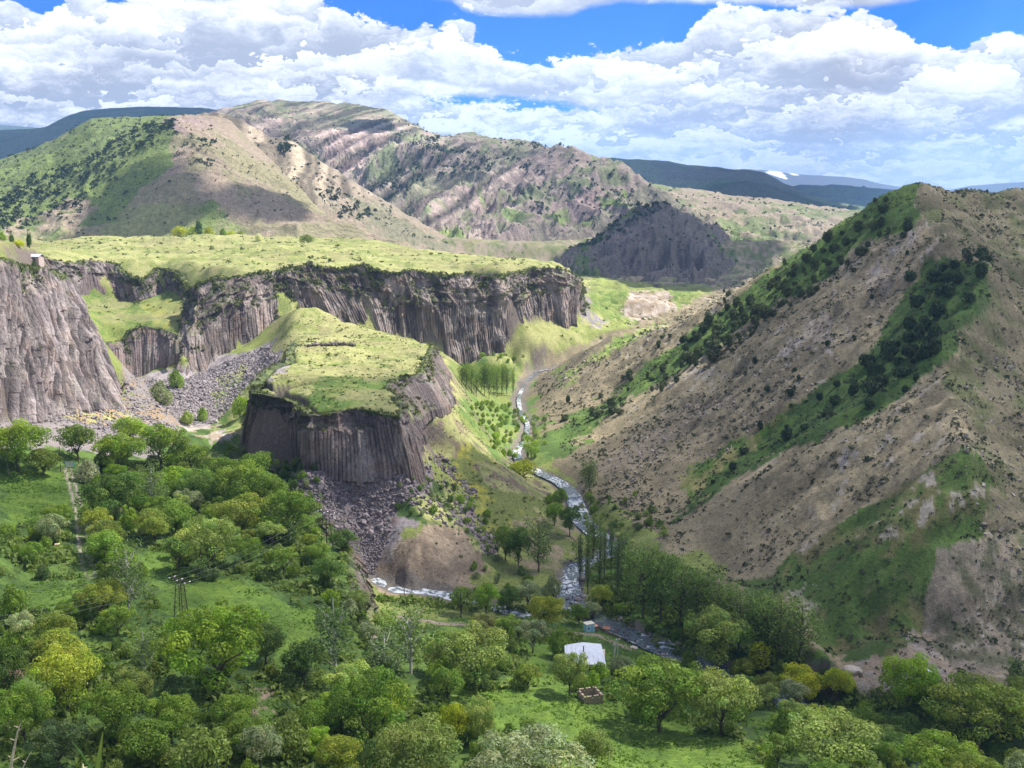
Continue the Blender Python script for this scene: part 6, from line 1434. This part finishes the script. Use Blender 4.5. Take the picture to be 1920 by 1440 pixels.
def rocks_mesh(name, P, size, colf, rg, box=0.5, sink=0.15, mat=None):
    V = []; Fc = []; Cc = []; n = len(P); base = 0; size = np.broadcast_to(size, (n,)); cl = colf(n)
    for shape_v, shape_f, sel in ((ICO_V, ICO_F, rg.random(n) >= box), (BOX_V, BOX_F, None)):
        if sel is None: sel = ~last
        last = sel; m = int(sel.sum()); 
        if m == 0: continue
        A = shape_v[None] * (1 + rg.uniform(-.22, .22, (m, len(shape_v), 3)))
        A = A * (rg.uniform(0.6, 1.25, (m, 1, 3)) * np.array([1, 1, 0.75])) * size[sel][:, None, None]
        q = rg.normal(size=(m, 4)); q /= np.linalg.norm(q, axis=1)[:, None]; w_, x, y, z = q.T
        R_ = np.stack([1 - 2 * (y * y + z * z), 2 * (x * y - z * w_), 2 * (x * z + y * w_), 2 * (x * y + z * w_), 1 - 2 * (x * x + z * z), 2 * (y * z - x * w_), 2 * (x * z - y * w_), 2 * (y * z + x * w_), 1 - 2 * (x * x + y * y)], 1).reshape(m, 3, 3)
        A = np.einsum('mij,mkj->mki', R_, A) + P[sel][:, None, :] + np.array([0, 0, 1.0]) * (size[sel] * (0.3 - sink))[:, None, None]
        V.append(A.reshape(-1, 3)); Fc.append((shape_f[None] + (np.arange(m) * len(shape_v))[:, None, None]).reshape(-1, 3) + base); base += m * len(shape_v)
        Cc.append(np.repeat(np.concatenate([cl[sel] * rg.uniform(0.7, 1.3, (m, 1)), np.ones((m, 1))], 1), len(shape_v), 0))
    me = np_mesh(name, np.concatenate(V), np.concatenate(Fc), np.concatenate(Cc), smooth=False); me.materials.append(mat or M_STONE); return me
FAN = [(505, 648), (525, 672), (470, 715), (440, 755), (405, 795), (340, 795), (285, 745), (270, 710), (345, 712), (415, 682)]
P1 = scatter([FAN], 6500, rg); P2 = scatter([[(60, 770), (220, 760), (330, 800), (345, 830), (200, 825), (110, 800)], [(222, 712), (250, 705), (320, 780), (240, 770)], [(-20, 785), (60, 790), (120, 830), (-20, 830)]], 1900, rg)
stuff('scree_blocks', rocks_mesh('scree_blocks', np.concatenate([P1, P2]), np.minimum(rg.lognormal(-0.8, 0.42, len(P1) + len(P2)), 1.5), colmix((0.29, 0.255, 0.25), (0.17, 0.15, 0.15)), rg), 'pale grey basalt blocks of the sunlit boulder fan')
P1 = scatter([[(570, 885), (790, 885), (800, 915), (740, 955), (730, 1005), (640, 1005), (600, 960), (540, 920)]], 5200, rg); P2 = scatter([[(640, 1000), (735, 1000), (700, 1080), (675, 1080)]], 1500, rg)
P3 = scatter([[(865, 965), (890, 960), (935, 1005), (938, 1040), (915, 1040)], [(740, 880), (830, 850), (900, 930), (860, 1000), (780, 960)]], 900, rg)
stuff('talus_blocks', rocks_mesh('talus_blocks', np.concatenate([P1, P2, P3]), np.concatenate([np.minimum(rg.lognormal(-1.05, 0.5, len(P1)), 1.6), rg.uniform(0.2, 0.5, len(P2)), np.minimum(rg.lognormal(-0.8, 0.5, len(P3)), 1.6)]), colmix((0.215, 0.178, 0.175), (0.125, 0.105, 0.108)), rg), 'broken grey rock of the talus under the mesa')
P1 = scatter([[(1100, 900), (1250, 780), (1390, 720), (1560, 560), (1700, 440), (1730, 470), (1500, 760), (1200, 950)], [(1500, 1080), (1540, 1090), (1520, 1150), (1480, 1120)], [(1780, 700), (1925, 640), (1925, 1240), (1850, 1100), (1800, 900)], [(1000, 700), (1250, 600), (1100, 760)]], 2600, rg)
stuff('hillside_stones', rocks_mesh('hillside_stones', P1, np.minimum(rg.lognormal(-1.1, 0.5, len(P1)), 1.3), colmix((0.36, 0.31, 0.27), (0.22, 0.18, 0.15)), rg), 'stones lying on the bare hillside')
# stones in and along the water
RP = np.array(RIVER[2:14]); k = rg.integers(0, len(RP) - 1, 240); f = rg.random(240)[:, None]; Q = RP[k] * (1 - f) + RP[k + 1] * f; t = RP[k + 1] - RP[k]; t /= np.linalg.norm(t, axis=1)[:, None]
off = np.where(rg.random(240) < 0.3, rg.uniform(-3, 3, 240), rg.choice([-1, 1], 240) * rg.uniform(3.6, 5.2, 240)); Q[:, 0] -= t[:, 1] * off; Q[:, 1] += t[:, 0] * off; Q[:, 2] -= 0.15
stuff('river_stones', rocks_mesh('river_stones', Q, np.minimum(rg.lognormal(-0.6, 0.4, 240), 1.5), colmix((0.24, 0.21, 0.19), (0.13, 0.115, 0.105)), rg, box=0.2), 'rounded stones along the river')
def boulder(u, v, size, colr_, label, name='boulder', seed=0, flat=0.7):
    p = hit(u, v); r_ = np.random.default_rng(seed); me = bpy.data.meshes.new(name)
    import bmesh
    bm = bmesh.new(); bmesh.ops.create_icosphere(bm, subdivisions=3, radius=0.5)
    for vv in bm.verts:
        q = vv.co; n = fbm(np.array([q.x * 2.3 + seed]), np.array([q.y * 2.3 + q.z * 1.7]), 4, seed)[0]; vv.co = Vector((round(q.x * 2.2, 0) / 2.2 * .35 + q.x * .65, q.y, q.z * flat)) * (0.75 + 0.55 * n)
    bm.to_mesh(me); bm.free(); me.materials.append(plain('boulder_stone', colr_, 0.9, 0, 2.5, 0.3))
    o = link(bpy.data.objects.new(name, me)); o.location = (p[0], p[1], p[2] + 0.15 * size); o.scale = (size * 1.3, size, size); o.rotation_euler = (0, 0, seed); return thing(o, label, 'boulder')
boulder(1598, 1262, 3.4, (0.42, 0.36, 0.29), 'large pale rounded boulder at the foot of the bare nose of earth', seed=3)
boulder(1214, 1212, 1.5, (0.50, 0.33, 0.24), 'flat orange topped boulder on the near river edge', seed=5, flat=0.4)
boulder(1243, 1231, 1.8, (0.48, 0.29, 0.21), 'orange boulder downstream among the rapids', seed=7, flat=0.45)
boulder(1188, 1216, 1.6, (0.40, 0.36, 0.32), 'grey boulder on the bank under the pale utility pole', seed=9, flat=0.5)
boulder(699, 1203, 2.4, (0.22, 0.18, 0.16), 'dark boulder poking out of the trees below the terrace cliff', seed=11)

# ------------------------------------------------------------------ built things
class MB:
    def __init__(s): s.v = []; s.f = []
    def box(s, c, d_, rz=0.0, taper=1.0):
        o = len(s.v); ca, sa = math.cos(rz), math.sin(rz)
        for z in (-.5, .5):
            k = taper if z > 0 else 1.0
            for x, y in ((-.5, -.5), (.5, -.5), (.5, .5), (-.5, .5)):
                X, Y = x * d_[0] * k, y * d_[1] * k; s.v.append((c[0] + X * ca - Y * sa, c[1] + X * sa + Y * ca, c[2] + z * d_[2]))
        s.f += [tuple(o + i for i in q) for q in ((0, 3, 2, 1), (4, 5, 6, 7), (0, 1, 5, 4), (1, 2, 6, 5), (2, 3, 7, 6), (3, 0, 4, 7))]; return s
    def quad(s, *p):
        o = len(s.v); s.v += list(p); s.f.append(tuple(range(o, o + len(p)))); return s
    def slab(s, pts, t):
        o = len(s.v); n = len(pts); s.v += [tuple(p) for p in pts] + [(p[0], p[1], p[2] - t) for p in pts]
        s.f += [tuple(range(o, o + n)), tuple(range(o + 2 * n - 1, o + n - 1, -1))] + [(o + i, o + n + i, o + n + (i + 1) % n, o + (i + 1) % n) for i in range(n)]; return s
    def bar(s, a, b_, r, seg=5, r2=None):
        v, f = tube([a, (np.array(a) + np.array(b_)) / 2, b_], [r, (r + (r2 or r)) / 2, r2 or r], seg); o = len(s.v); s.v += v; s.f += [tuple(i + o for i in q) for q in f]; return s
    def build(s, name, mat, parent=None, label=None):
        me = bpy.data.meshes.new(name); me.from_pydata([tuple(map(float, q)) for q in s.v], [], s.f); me.materials.append(mat); me.update()
        o = link(bpy.data.objects.new(name, me), parent)
        if label: o['label'] = label
        return o
def root(name, p, rz, label, cat, group=None):
    e = bpy.data.objects.new(name, None); COL.objects.link(e); e.location = p; e.rotation_euler = (0, 0, rz); return thing(e, label, cat, group)
M_WHITE = plain('white_sheet_roof', (0.60, 0.63, 0.68), 0.5, 0, 1.2, 0.10); M_WALL = plain('plaster_wall', (0.50, 0.44, 0.36), 0.9); M_BLUEW = plain('pale_blue_paint', (0.35, 0.60, 0.68), 0.7, 0, 1.5, 0.12)
M_CREAM = plain('cream_roof_sheet', (0.62, 0.57, 0.44), 0.7); M_WOOD = plain('grey_wood', (0.22, 0.17, 0.12), 0.9); M_RUST = plain('rust_brown_steel', (0.060, 0.040, 0.034), 0.8); M_ORNG = plain('orange_roof_sheet', (0.58, 0.26, 0.14), 0.7)
M_GLASS = plain('dark_window_glass', (0.03, 0.035, 0.045), 0.15, 0, 1, 0.1, 0.6); M_CONC = plain('pale_concrete', (0.52, 0.50, 0.46), 0.85); M_PORC = plain('white_porcelain', (0.8, 0.8, 0.82), 0.25); M_BLUE = plain('bright_blue_paint', (0.04, 0.16, 0.55), 0.6); M_WIRE = plain('grey_wire', (0.28, 0.30, 0.30), 0.6)
M_DRYSTONE = plain('dry_stone', (0.33, 0.26, 0.20), 0.95, 0, 3.0, 0.4)
def house(p, rz, L, Wd, hgt, rise, label, roofm, wallm, name='house', windows=((0.0, 1),), over=0.4, chimney=True, seams=8):
    r = root(name, p, rz, label, 'house')
    MB().box((0, 0, hgt / 2 - 1.0), (L, Wd, hgt + 2.0)).slab([(L / 2 - .01, -Wd / 2, hgt), (L / 2 - .01, Wd / 2, hgt), (L / 2 - .01, 0, hgt + rise - .1)], 0.01).build('wall', wallm, r)
    ro = MB(); a, b_ = L / 2 + over, Wd / 2 + over; ze = hgt - rise * over / (Wd / 2) + .05
    ro.slab([(-a, -b_, ze), (a, -b_, ze), (a, 0, hgt + rise), (-a, 0, hgt + rise)], 0.08); ro.slab([(-a, 0, hgt + rise + .004), (a, 0, hgt + rise + .004), (a, b_, ze + .004), (-a, b_, ze + .004)], 0.08)
    rf = ro.build('roof', roofm, r)
    sm_ = MB()
    for i in range(seams):
        x = -a + (i + .5) * 2 * a / seams
        for sgn in (-1, 1): sm_.bar((x, sgn * b_, ze + .09), (x, 0, hgt + rise + .09), 0.035, 4)
    sm_.build('roof_seam', roofm, rf)
    for sgn in (-1, 1): MB().slab([(sgn * L / 2 - .03, -Wd / 2, hgt), (sgn * L / 2 + .03, -Wd / 2, hgt), (sgn * L / 2 + .03, 0, hgt + rise - .08), (sgn * L / 2 - .03, 0, hgt + rise - .08)], 0.02).build('gable', wallm, r)
    for x, side in windows:
        fr = MB().box((x, -side * (Wd / 2 + .03), hgt * .55), (1.1, .08, 1.1)).build('window', M_CONC, r); MB().box((x, -side * (Wd / 2 + .08), hgt * .55), (.85, .04, .85)).build('pane', M_GLASS, fr)
    if chimney: MB().bar((L * .05, -Wd * .18, hgt + rise * .4), (L * .05, -Wd * .18, hgt + rise + .9), 0.13, 8).build('chimney', M_RUST, r)
    return r
# white-roofed house in the trees: mono-slope sheet roof seen from above
p = hit(1100, 1252); hz_ = p[2]
r = root('farmhouse', (p[0], p[1] + 2, hz_ - 1.0), math.radians(-6), 'house with a large white metal roof half hidden by trees', 'house')
MB().box((0.3, 0.6, 1.0), (7.6, 6.6, 4.0)).build('wall', M_WALL, r)
rf = MB().slab([(-4.4, -3.6, 2.9), (4.6, -4.6, 2.7), (3.2, 3.2, 4.5), (-1.0, 3.5, 4.6), (-5.0, 2.7, 4.1)], 0.1).build('roof', M_WHITE, r)
sm_ = MB()
for i in range(9):
    x0 = -4.2 + i * 1.05; sm_.bar((x0, -3.6 - 0.11 * i, 2.98), (-4.3 + i * .9, 2.9 + 0.05 * i, 4.3), 0.03, 4)
sm_.build('roof_seam', M_WHITE, rf)
MB().bar((-.6, 0.4, 3.4), (-.6, 0.4, 5.0), 0.12, 8).build('chimney', M_RUST, r)
fr = MB().box((2, -2.75, 1.6), (1.1, .1, 1.1)).build('window', M_CONC, r); MB().box((2, -2.82, 1.6), (.85, .06, .85)).build('pane', M_GLASS, fr)
MB().box((-1, -2.75, 1.0), (.95, .1, 2.0)).build('door', M_WOOD, r)
# pale blue shed with a brown lean-to
p = hit(1104, 1184); r = root('shed', (p[0], p[1], p[2]), math.radians(24), 'pale blue shed with a cream roof beside the river lane', 'shed')
MB().box((0, 0, .9), (2.3, 1.8, 2.6)).build('wall', M_BLUEW, r); MB().box((0, 0, 2.26), (2.5, 2.0, .1)).build('roof', M_CREAM, r)
MB().box((.45, -.93, .75), (.55, .06, 1.5)).build('door', plain('blue_door', (.20, .45, .55)), r); MB().box((-.5, -.93, 1.2), (.45, .06, .45)).build('window', M_GLASS, r)
an = MB().box((1.75, -.1, .5), (1.1, 1.3, 1.6)).build('lean_to', M_WOOD, r); MB().box((1.75, -.1, 1.34), (1.25, 1.45, .07)).build('lean_to_roof', M_ORNG, an)
p = hit(1137, 1186); r = root('hut', p, math.radians(-15), 'low hut with an orange sheet roof at the water edge', 'hut'); MB().box((0, 0, .4), (1.5, 1.0, 1.4)).build('wall', M_WOOD, r); MB().slab([(-.95, -.7, 1.2), (.95, -.7, 1.15), (.95, .7, 1.4), (-.95, .7, 1.45)], .06).build('roof', M_ORNG, r)
# timber rail along the bank
a = np.array(hit(1135, 1188)); b_ = np.array(hit(1166, 1202)); c = (a + b_) / 2; r = root('handrail', tuple(c), 0, 'long wooden handrail beside the lane at the river', 'railing')
for k_, dz_ in (('rail', 1.0), ('rail', .55)): MB().bar(a - c + [0, 0, dz_], b_ - c + [0, 0, dz_], .07).build('rail', M_CREAM if dz_ == 1.0 else M_WOOD, r)
for q in np.linspace(0, 1, 5): MB().bar(a + (b_ - a) * q - c + [0, 0, -.3], a + (b_ - a) * q - c + [0, 0, 1.1], .05).build('post', M_WOOD, r)
# roofless stone hut
p = hit(1106, 1310); r = root('stone_hut_ruin', p, math.radians(18), 'roofless square hut of brown stone at the meadow corner', 'ruin')
for k_ in range(4):
    an_ = k_ * math.pi / 2; m_ = MB()
    for row in range(4):
        nst = 8
        for i in range(nst):
            if row == 3 and (i + k_) % 3 == 0: continue
            x = -1.9 + (i + .5 + (0.25 if row % 2 else -.1)) * 3.8 / nst; y = -1.8; m_.box((x * math.cos(an_) - y * math.sin(an_), x * math.sin(an_) + y * math.cos(an_), -.6 + row * .52 + .25), (.5, .42 + random.uniform(-.06, .06), .5), an_)
    m_.build('wall', M_DRYSTONE, r)
# utility poles
def pole(u, vb, hpx, label, mat, arm=1.0, name='utility_pole', r0=.12, twin=False, grp=None):
    p = hit(u, vb); s_ = (p[1] * CP - (p[2] - CAM_H) * SP) / F; h_ = hpx * s_ / math.cos(math.atan2(CAM_H - p[2], p[1])); r = root(name, p, math.radians(random.uniform(-20, 20)), label, 'pole', grp)
    MB().bar((0, 0, -.4), (0, 0, h_), r0, 7, r0 * .7).build('shaft', mat, r)
    if twin: MB().bar((-1.2, 0, -.4), (-.35, 0, h_ * .8), r0 * .8, 6).build('strut', mat, r)
    if arm: 
        MB().box((0, 0, h_ - .35), (arm * 2, .1, .1)).build('crossarm', mat, r)
        for x in (-arm * .85, 0, arm * .85): MB().bar((x, 0, h_ - .3), (x, 0, h_ - .05), .07, 6).build('insulator', M_PORC, r)
    return r
pole(1158, 1240, 42, 'pale concrete utility pole with two crossarms near the white roof', M_CONC, 0.5, twin=True); pole(1151, 1238, 30, 'shorter pale pole just left of the concrete one', M_CONC, .35)
pole(758, 1122, 24, 'dark thin pole in front of the white rapids of the stream', M_RUST, 0); pole(864, 1158, 44, 'dark tall pole before the stream bank trees', M_RUST, 0.4)
pole(114, 884, 46, 'dark pole at the left of the white gate', M_RUST, 0.5); pole(16, 890, 50, 'thin pole near the left edge among the trees', M_WOOD, 0.5); pole(148, 872, 40, 'thin pole behind the right side of the white gate', M_RUST, 0.4)
# lattice pylons and the line they carry
def pylon(u, vb, h_, rz, label):
    p = hit(u, vb); r = root('lattice_pylon', p, rz, label, 'pylon', None); a0, a1 = 1.05, .55
    for x, y in ((-1, -1), (1, -1), (1, 1), (-1, 1)): MB().bar((x * a0, y * a0, -.4), (x * a1, y * a1, h_), .085, 5).build('leg', M_RUST, r)
    br = MB(); lv = np.linspace(0, h_, 8)
    for z0, z1 in zip(lv[:-1], lv[1:]):
        w0 = a0 + (a1 - a0) * z0 / h_; w1 = a0 + (a1 - a0) * z1 / h_
        for q in range(4):
            c0 = [(-1, -1), (1, -1), (1, 1), (-1, 1)][q]; c1 = [(-1, -1), (1, -1), (1, 1), (-1, 1)][(q + 1) % 4]
            br.bar((c0[0] * w0, c0[1] * w0, z0), (c1[0] * w1, c1[1] * w1, z1), .03, 4); br.bar((c0[0] * w1, c0[1] * w1, z1), (c1[0] * w1, c1[1] * w1, z1), .03, 4)
    br.build('bracing', M_RUST, r)
    ca = MB()
    for y in (-.35, .35): ca.bar((-2.5, y, h_ + .9), (2.5, y, h_ + .9), .06, 4)
    for x in np.linspace(-2.5, 2.5, 7): ca.bar((x, -.35, h_ + .9), (x, .35, h_ + .9), .04, 4)
    for x in (-1.6, 1.6): ca.bar((x * .3, 0, h_ - .1), (x, 0, h_ + .9), .06, 4)
    ca.build('crossarm', M_RUST, r); pts = []
    for x in (-2.4, 0, 2.4):
        for y in (-.75, .75): MB().bar((x, y * .5, h_ + .9), (x, y, h_ + .95), .09, 6).build('insulator', M_PORC, r)
        pts.append(np.array(p) + np.array([x * math.cos(rz), x * math.sin(rz), h_ + .95]))
    return pts
W1 = pylon(341, 1172, 8.2, math.radians(-38), 'brown lattice pylon with white insulators standing in the small meadow'); W2 = pylon(613, 1027, 8.4, math.radians(-38), 'dark lattice pylon in front of the grey talus')
p0 = hit(-230, 1330)
for i in range(3):
    W0 = np.array(p0) + np.array([(i - 1) * 1.9, -(i - 1) * 1.4, 11.0]); m_ = MB(); cen_ = W1[i]
    for A, B_ in ((W0, W1[i]), (W1[i], W2[i])):
        pts = [A + (B_ - A) * q + np.array([0, 0, -1.5 * 4 * q * (1 - q)]) - cen_ for q in np.linspace(0, 1, 14)]
        v, f = tube(pts, [.012] * len(pts), 4); o_ = len(m_.v); m_.v += v; m_.f += [tuple(k_ + o_ for k_ in q) for q in f]
    w_ = m_.build('power_line', M_WIRE); w_.location = tuple(cen_); thing(w_, ['leftmost of the three wires between the lattice pylons', 'middle of the three wires between the lattice pylons', 'rightmost of the three wires between the lattice pylons'][i], 'wire', 'wires between the lattice pylons')
# white gate with blue posts
p = hit(131, 876); r = root('gate', p, 0.1, 'white barred double gate between bright blue posts at the end of the track', 'gate')
for x in (-1.35, 1.35): MB().bar((x, 0, -.2), (x, 0, 2.0), .12, 6).build('post', M_BLUE if x < 0 else plain('teal_paint', (.05, .35, .33)), r)
for s_ in (-1, 1):
    lf = MB(); 
    for z in (.3, 1.05, 1.7): lf.box((s_ * .66, 0, z), (1.2, .05, .08))
    lf.build('leaf', M_WHITE, r)
    for k_ in range(5): MB().box((s_ * (.14 + k_ * .26), -.05, 1.0), (.15, .05, 1.6)).build('slat', M_WHITE, r)
# small hive-like box in the garden
p = hit(108, 1028); r = root('hive_box', p, .3, 'small pink topped box in the bushes left of the track', 'box'); MB().box((0, 0, .4), (.7, .6, 1.2)).build('body', M_WOOD, r); MB().box((0, 0, 1.03), (1.15, .85, .08)).build('lid', plain('pink_lid', (.6, .42, .36)), r)
# house on the left cliff top, its two dark trees and bushes
def at(u, v, Y): p = pY(u, v, Y); return (p[0], p[1], ground_z(p[0], p[1]))
p = pY(66, 479, 452); r = house((p[0], p[1], ground_z(p[0], p[1])), math.radians(-12), 5.4, 3.6, 2.9, .8, 'small house with a white roof on top of the left cliff', M_WHITE, plain('pinkish_plaster', (.48, .38, .34)), 'cliff_house', ((0.9, 1),), chimney=False, seams=4)
for u, v, Y, w_, h_, k, tn, lb in [(56, 470, 458, 3.0, 6.6, 'juniper_b', 'dark', 'dark cypress behind the cliff top house'), (62, 498, 436, 3.6, 6.6, 'juniper_a', 'dark', 'dark cypress in front of the cliff top house'), (75, 497, 440, 2.6, 3.4, 'bush_a', 'green', 'green bush right of the front cypress'), (12, 484, 402, 6.0, 5.4, 'round_d', 'green', 'round green tree at the left edge of the cliff top'),
                                (36, 470, 440, 5.0, 3.0, 'bush_b', 'yellow', 'yellow green bush left of the cliff top house'), (5, 462, 430, 4.5, 3.4, 'bush_a', 'bright', 'bright bush at the very left of the cliff top'), (22, 462, 450, 3.4, 4.0, 'bush_c', 'dark', 'dark bush behind the round cliff top tree'), (118, 514, 470, 3.0, 3.6, 'bush_c', 'bright', 'light green bush on the right brow of the left cliff')]:
    plant('cliff_top_bush' if k[0] == 'b' else 'cliff_top_tree', k, at(u, v, Y), w_, h_, tn, lb, 'bush' if k[0] == 'b' else 'tree')
# dry stone wall on the mesa
a = np.array(hit(572, 652)); b_ = np.array(hit(668, 650)); n_ = 130; Q = np.array([a + (b_ - a) * f_ + np.array([rg.uniform(-.3, .3), rg.uniform(-.8, .8) + 3.0 * math.sin(f_ * 3), 0]) for f_ in rg.random(n_)]); Q[:, 2] = [ground_z(x, y) + rg.uniform(0, .9) for x, y in Q[:, :2]]
o = link(bpy.data.objects.new('stone_wall', rocks_mesh('stone_wall', Q, rg.uniform(.5, 1.0, n_), colmix((.20, .16, .15), (.13, .11, .10)), rg))); thing(o, 'low dark wall of piled stones across the back of the mesa', 'wall')
# white birds
def bird(pos, rz, label, span=1.3):
    r = root('bird', pos, rz, label, 'bird'); v, f = tube([(-.28, 0, 0), (-.1, 0, .01), (.1, 0, 0), (.34, 0, -.01)], [.02, .08, .07, .01], 6); m_ = MB(); m_.v = v; m_.f = f; m_.build('body', M_PORC, r)
    for s_ in (-1, 1): MB().slab([(-.12, s_ * .04, .03), (.1, s_ * .04, .03), (.12, s_ * span * .28, .16), (.02, s_ * span * .5, .08), (-.08, s_ * span * .28, .17)][::s_], .015).build('wing', M_PORC, r)
bird(pY(1742, 1258, 205), .3, 'white bird gliding in front of the vivid round tree', 1.9); bird(pY(1770, 1403, 165), 1.2, 'white bird low over the bottom right trees', 1.3)
# ------------------------------------------------------------------ plants at the viewer's feet
M_TWIG = plain('dry_twig', (0.42, 0.36, 0.27), 0.9, 0, 60, .2); M_BLADE = plain('grass_blade', (0.20, 0.27, 0.05), 0.6, 0, 30, .15); M_BLADE2 = plain('green_blade', (0.10, 0.22, 0.05), 0.6, 0, 30, .15)
def near(u, v, Y): return np.array(pY(u, v, Y))
def stem(name, pts, rad, mat, label, thorns=0, extra=(), flatw=None):
    b0 = pts[0]; r = root(name, tuple(b0), 0, label, 'plant'); m_ = MB(); Pp = [p_ - b0 for p_ in pts]; nn = len(Pp); v, f = tube(Pp, [rad * (1 - .75 * i / (nn - 1)) for i in range(nn)], 6)
    if flatw:
        v = [np.array((q[0], q[1], q[2])) for q in v]
    m_.v = v; m_.f = f; m_.build('stem', mat, r)
    for i in range(thorns):
        q = (i + 1) / (thorns + 1) * (nn - 1); k_ = int(q); a_ = Pp[k_] + (Pp[min(k_ + 1, nn - 1)] - Pp[k_]) * (q - k_); s_ = 1 if i % 2 else -1
        MB().bar(a_, a_ + np.array([s_ * random.uniform(.003, .008), 0, random.uniform(.001, .005)]), .0012, 4, .0005).build('thorn', mat, r)
    for e in extra: MB().bar(e[0] - b0, e[1] - b0, rad * .6, 5, rad * .25).build('side_twig', mat, r)
    return r
gb = 108.4
stem('dry_twig', [near(14, 1530, 1.45), near(20, 1440, 1.45), near(26, 1405, 1.45), near(33, 1372, 1.45), near(39, 1356, 1.45)], .0028, M_TWIG, 'tallest dry thorny twig at the lower left corner', 7, [(near(22, 1428, 1.45), near(37, 1419, 1.45))])
stem('dry_twig', [near(36, 1500, 1.4), near(43, 1440, 1.4), near(52, 1420, 1.4), near(60, 1409, 1.4)], .0014, M_TWIG, 'short leaning dry twig right of the thorny one', 1)
def blade(pts, wds, mat, label):
    b0 = pts[0]; m_ = MB(); vs_ = []
    for p_, w_ in zip(pts, wds): vs_ += [p_ - b0 + np.array([-w_, 0, 0]), p_ - b0 + np.array([0, -w_ * .35, 0]), p_ - b0 + np.array([w_, 0, 0]), p_ - b0 + np.array([0, w_ * .15, 0])]
    m_.v = vs_; m_.f = [(4 * i + k_, 4 * i + (k_ + 1) % 4, 4 * i + 4 + (k_ + 1) % 4, 4 * i + 4 + k_) for i in range(len(pts) - 1) for k_ in range(4)]
    o = m_.build('grass_blade', mat); o.location = tuple(b0); thing(o, label, 'grass blade')
blade([near(176, 1560, 1.3), near(183, 1440, 1.3), near(188, 1405, 1.3), near(193, 1372, 1.3)], [.0032, .0028, .0024, .0006], M_BLADE, 'upright broad yellow green grass blade at the bottom edge')
blade([near(200, 1540, 1.35), near(170, 1440, 1.35), near(152, 1412, 1.35), near(135, 1390, 1.35)], [.002, .0018, .0014, .0005], M_BLADE2, 'thin green blade leaning left beside the broad one')
stem('flower_bud', [near(158, 1520, 1.4), near(156, 1445, 1.4), near(155, 1432, 1.4)], .0035, plain('cream_bud', (.6, .55, .3)), 'cream bud between the grass blades', 2)
print('objects', round(time.time() - T0, 1))
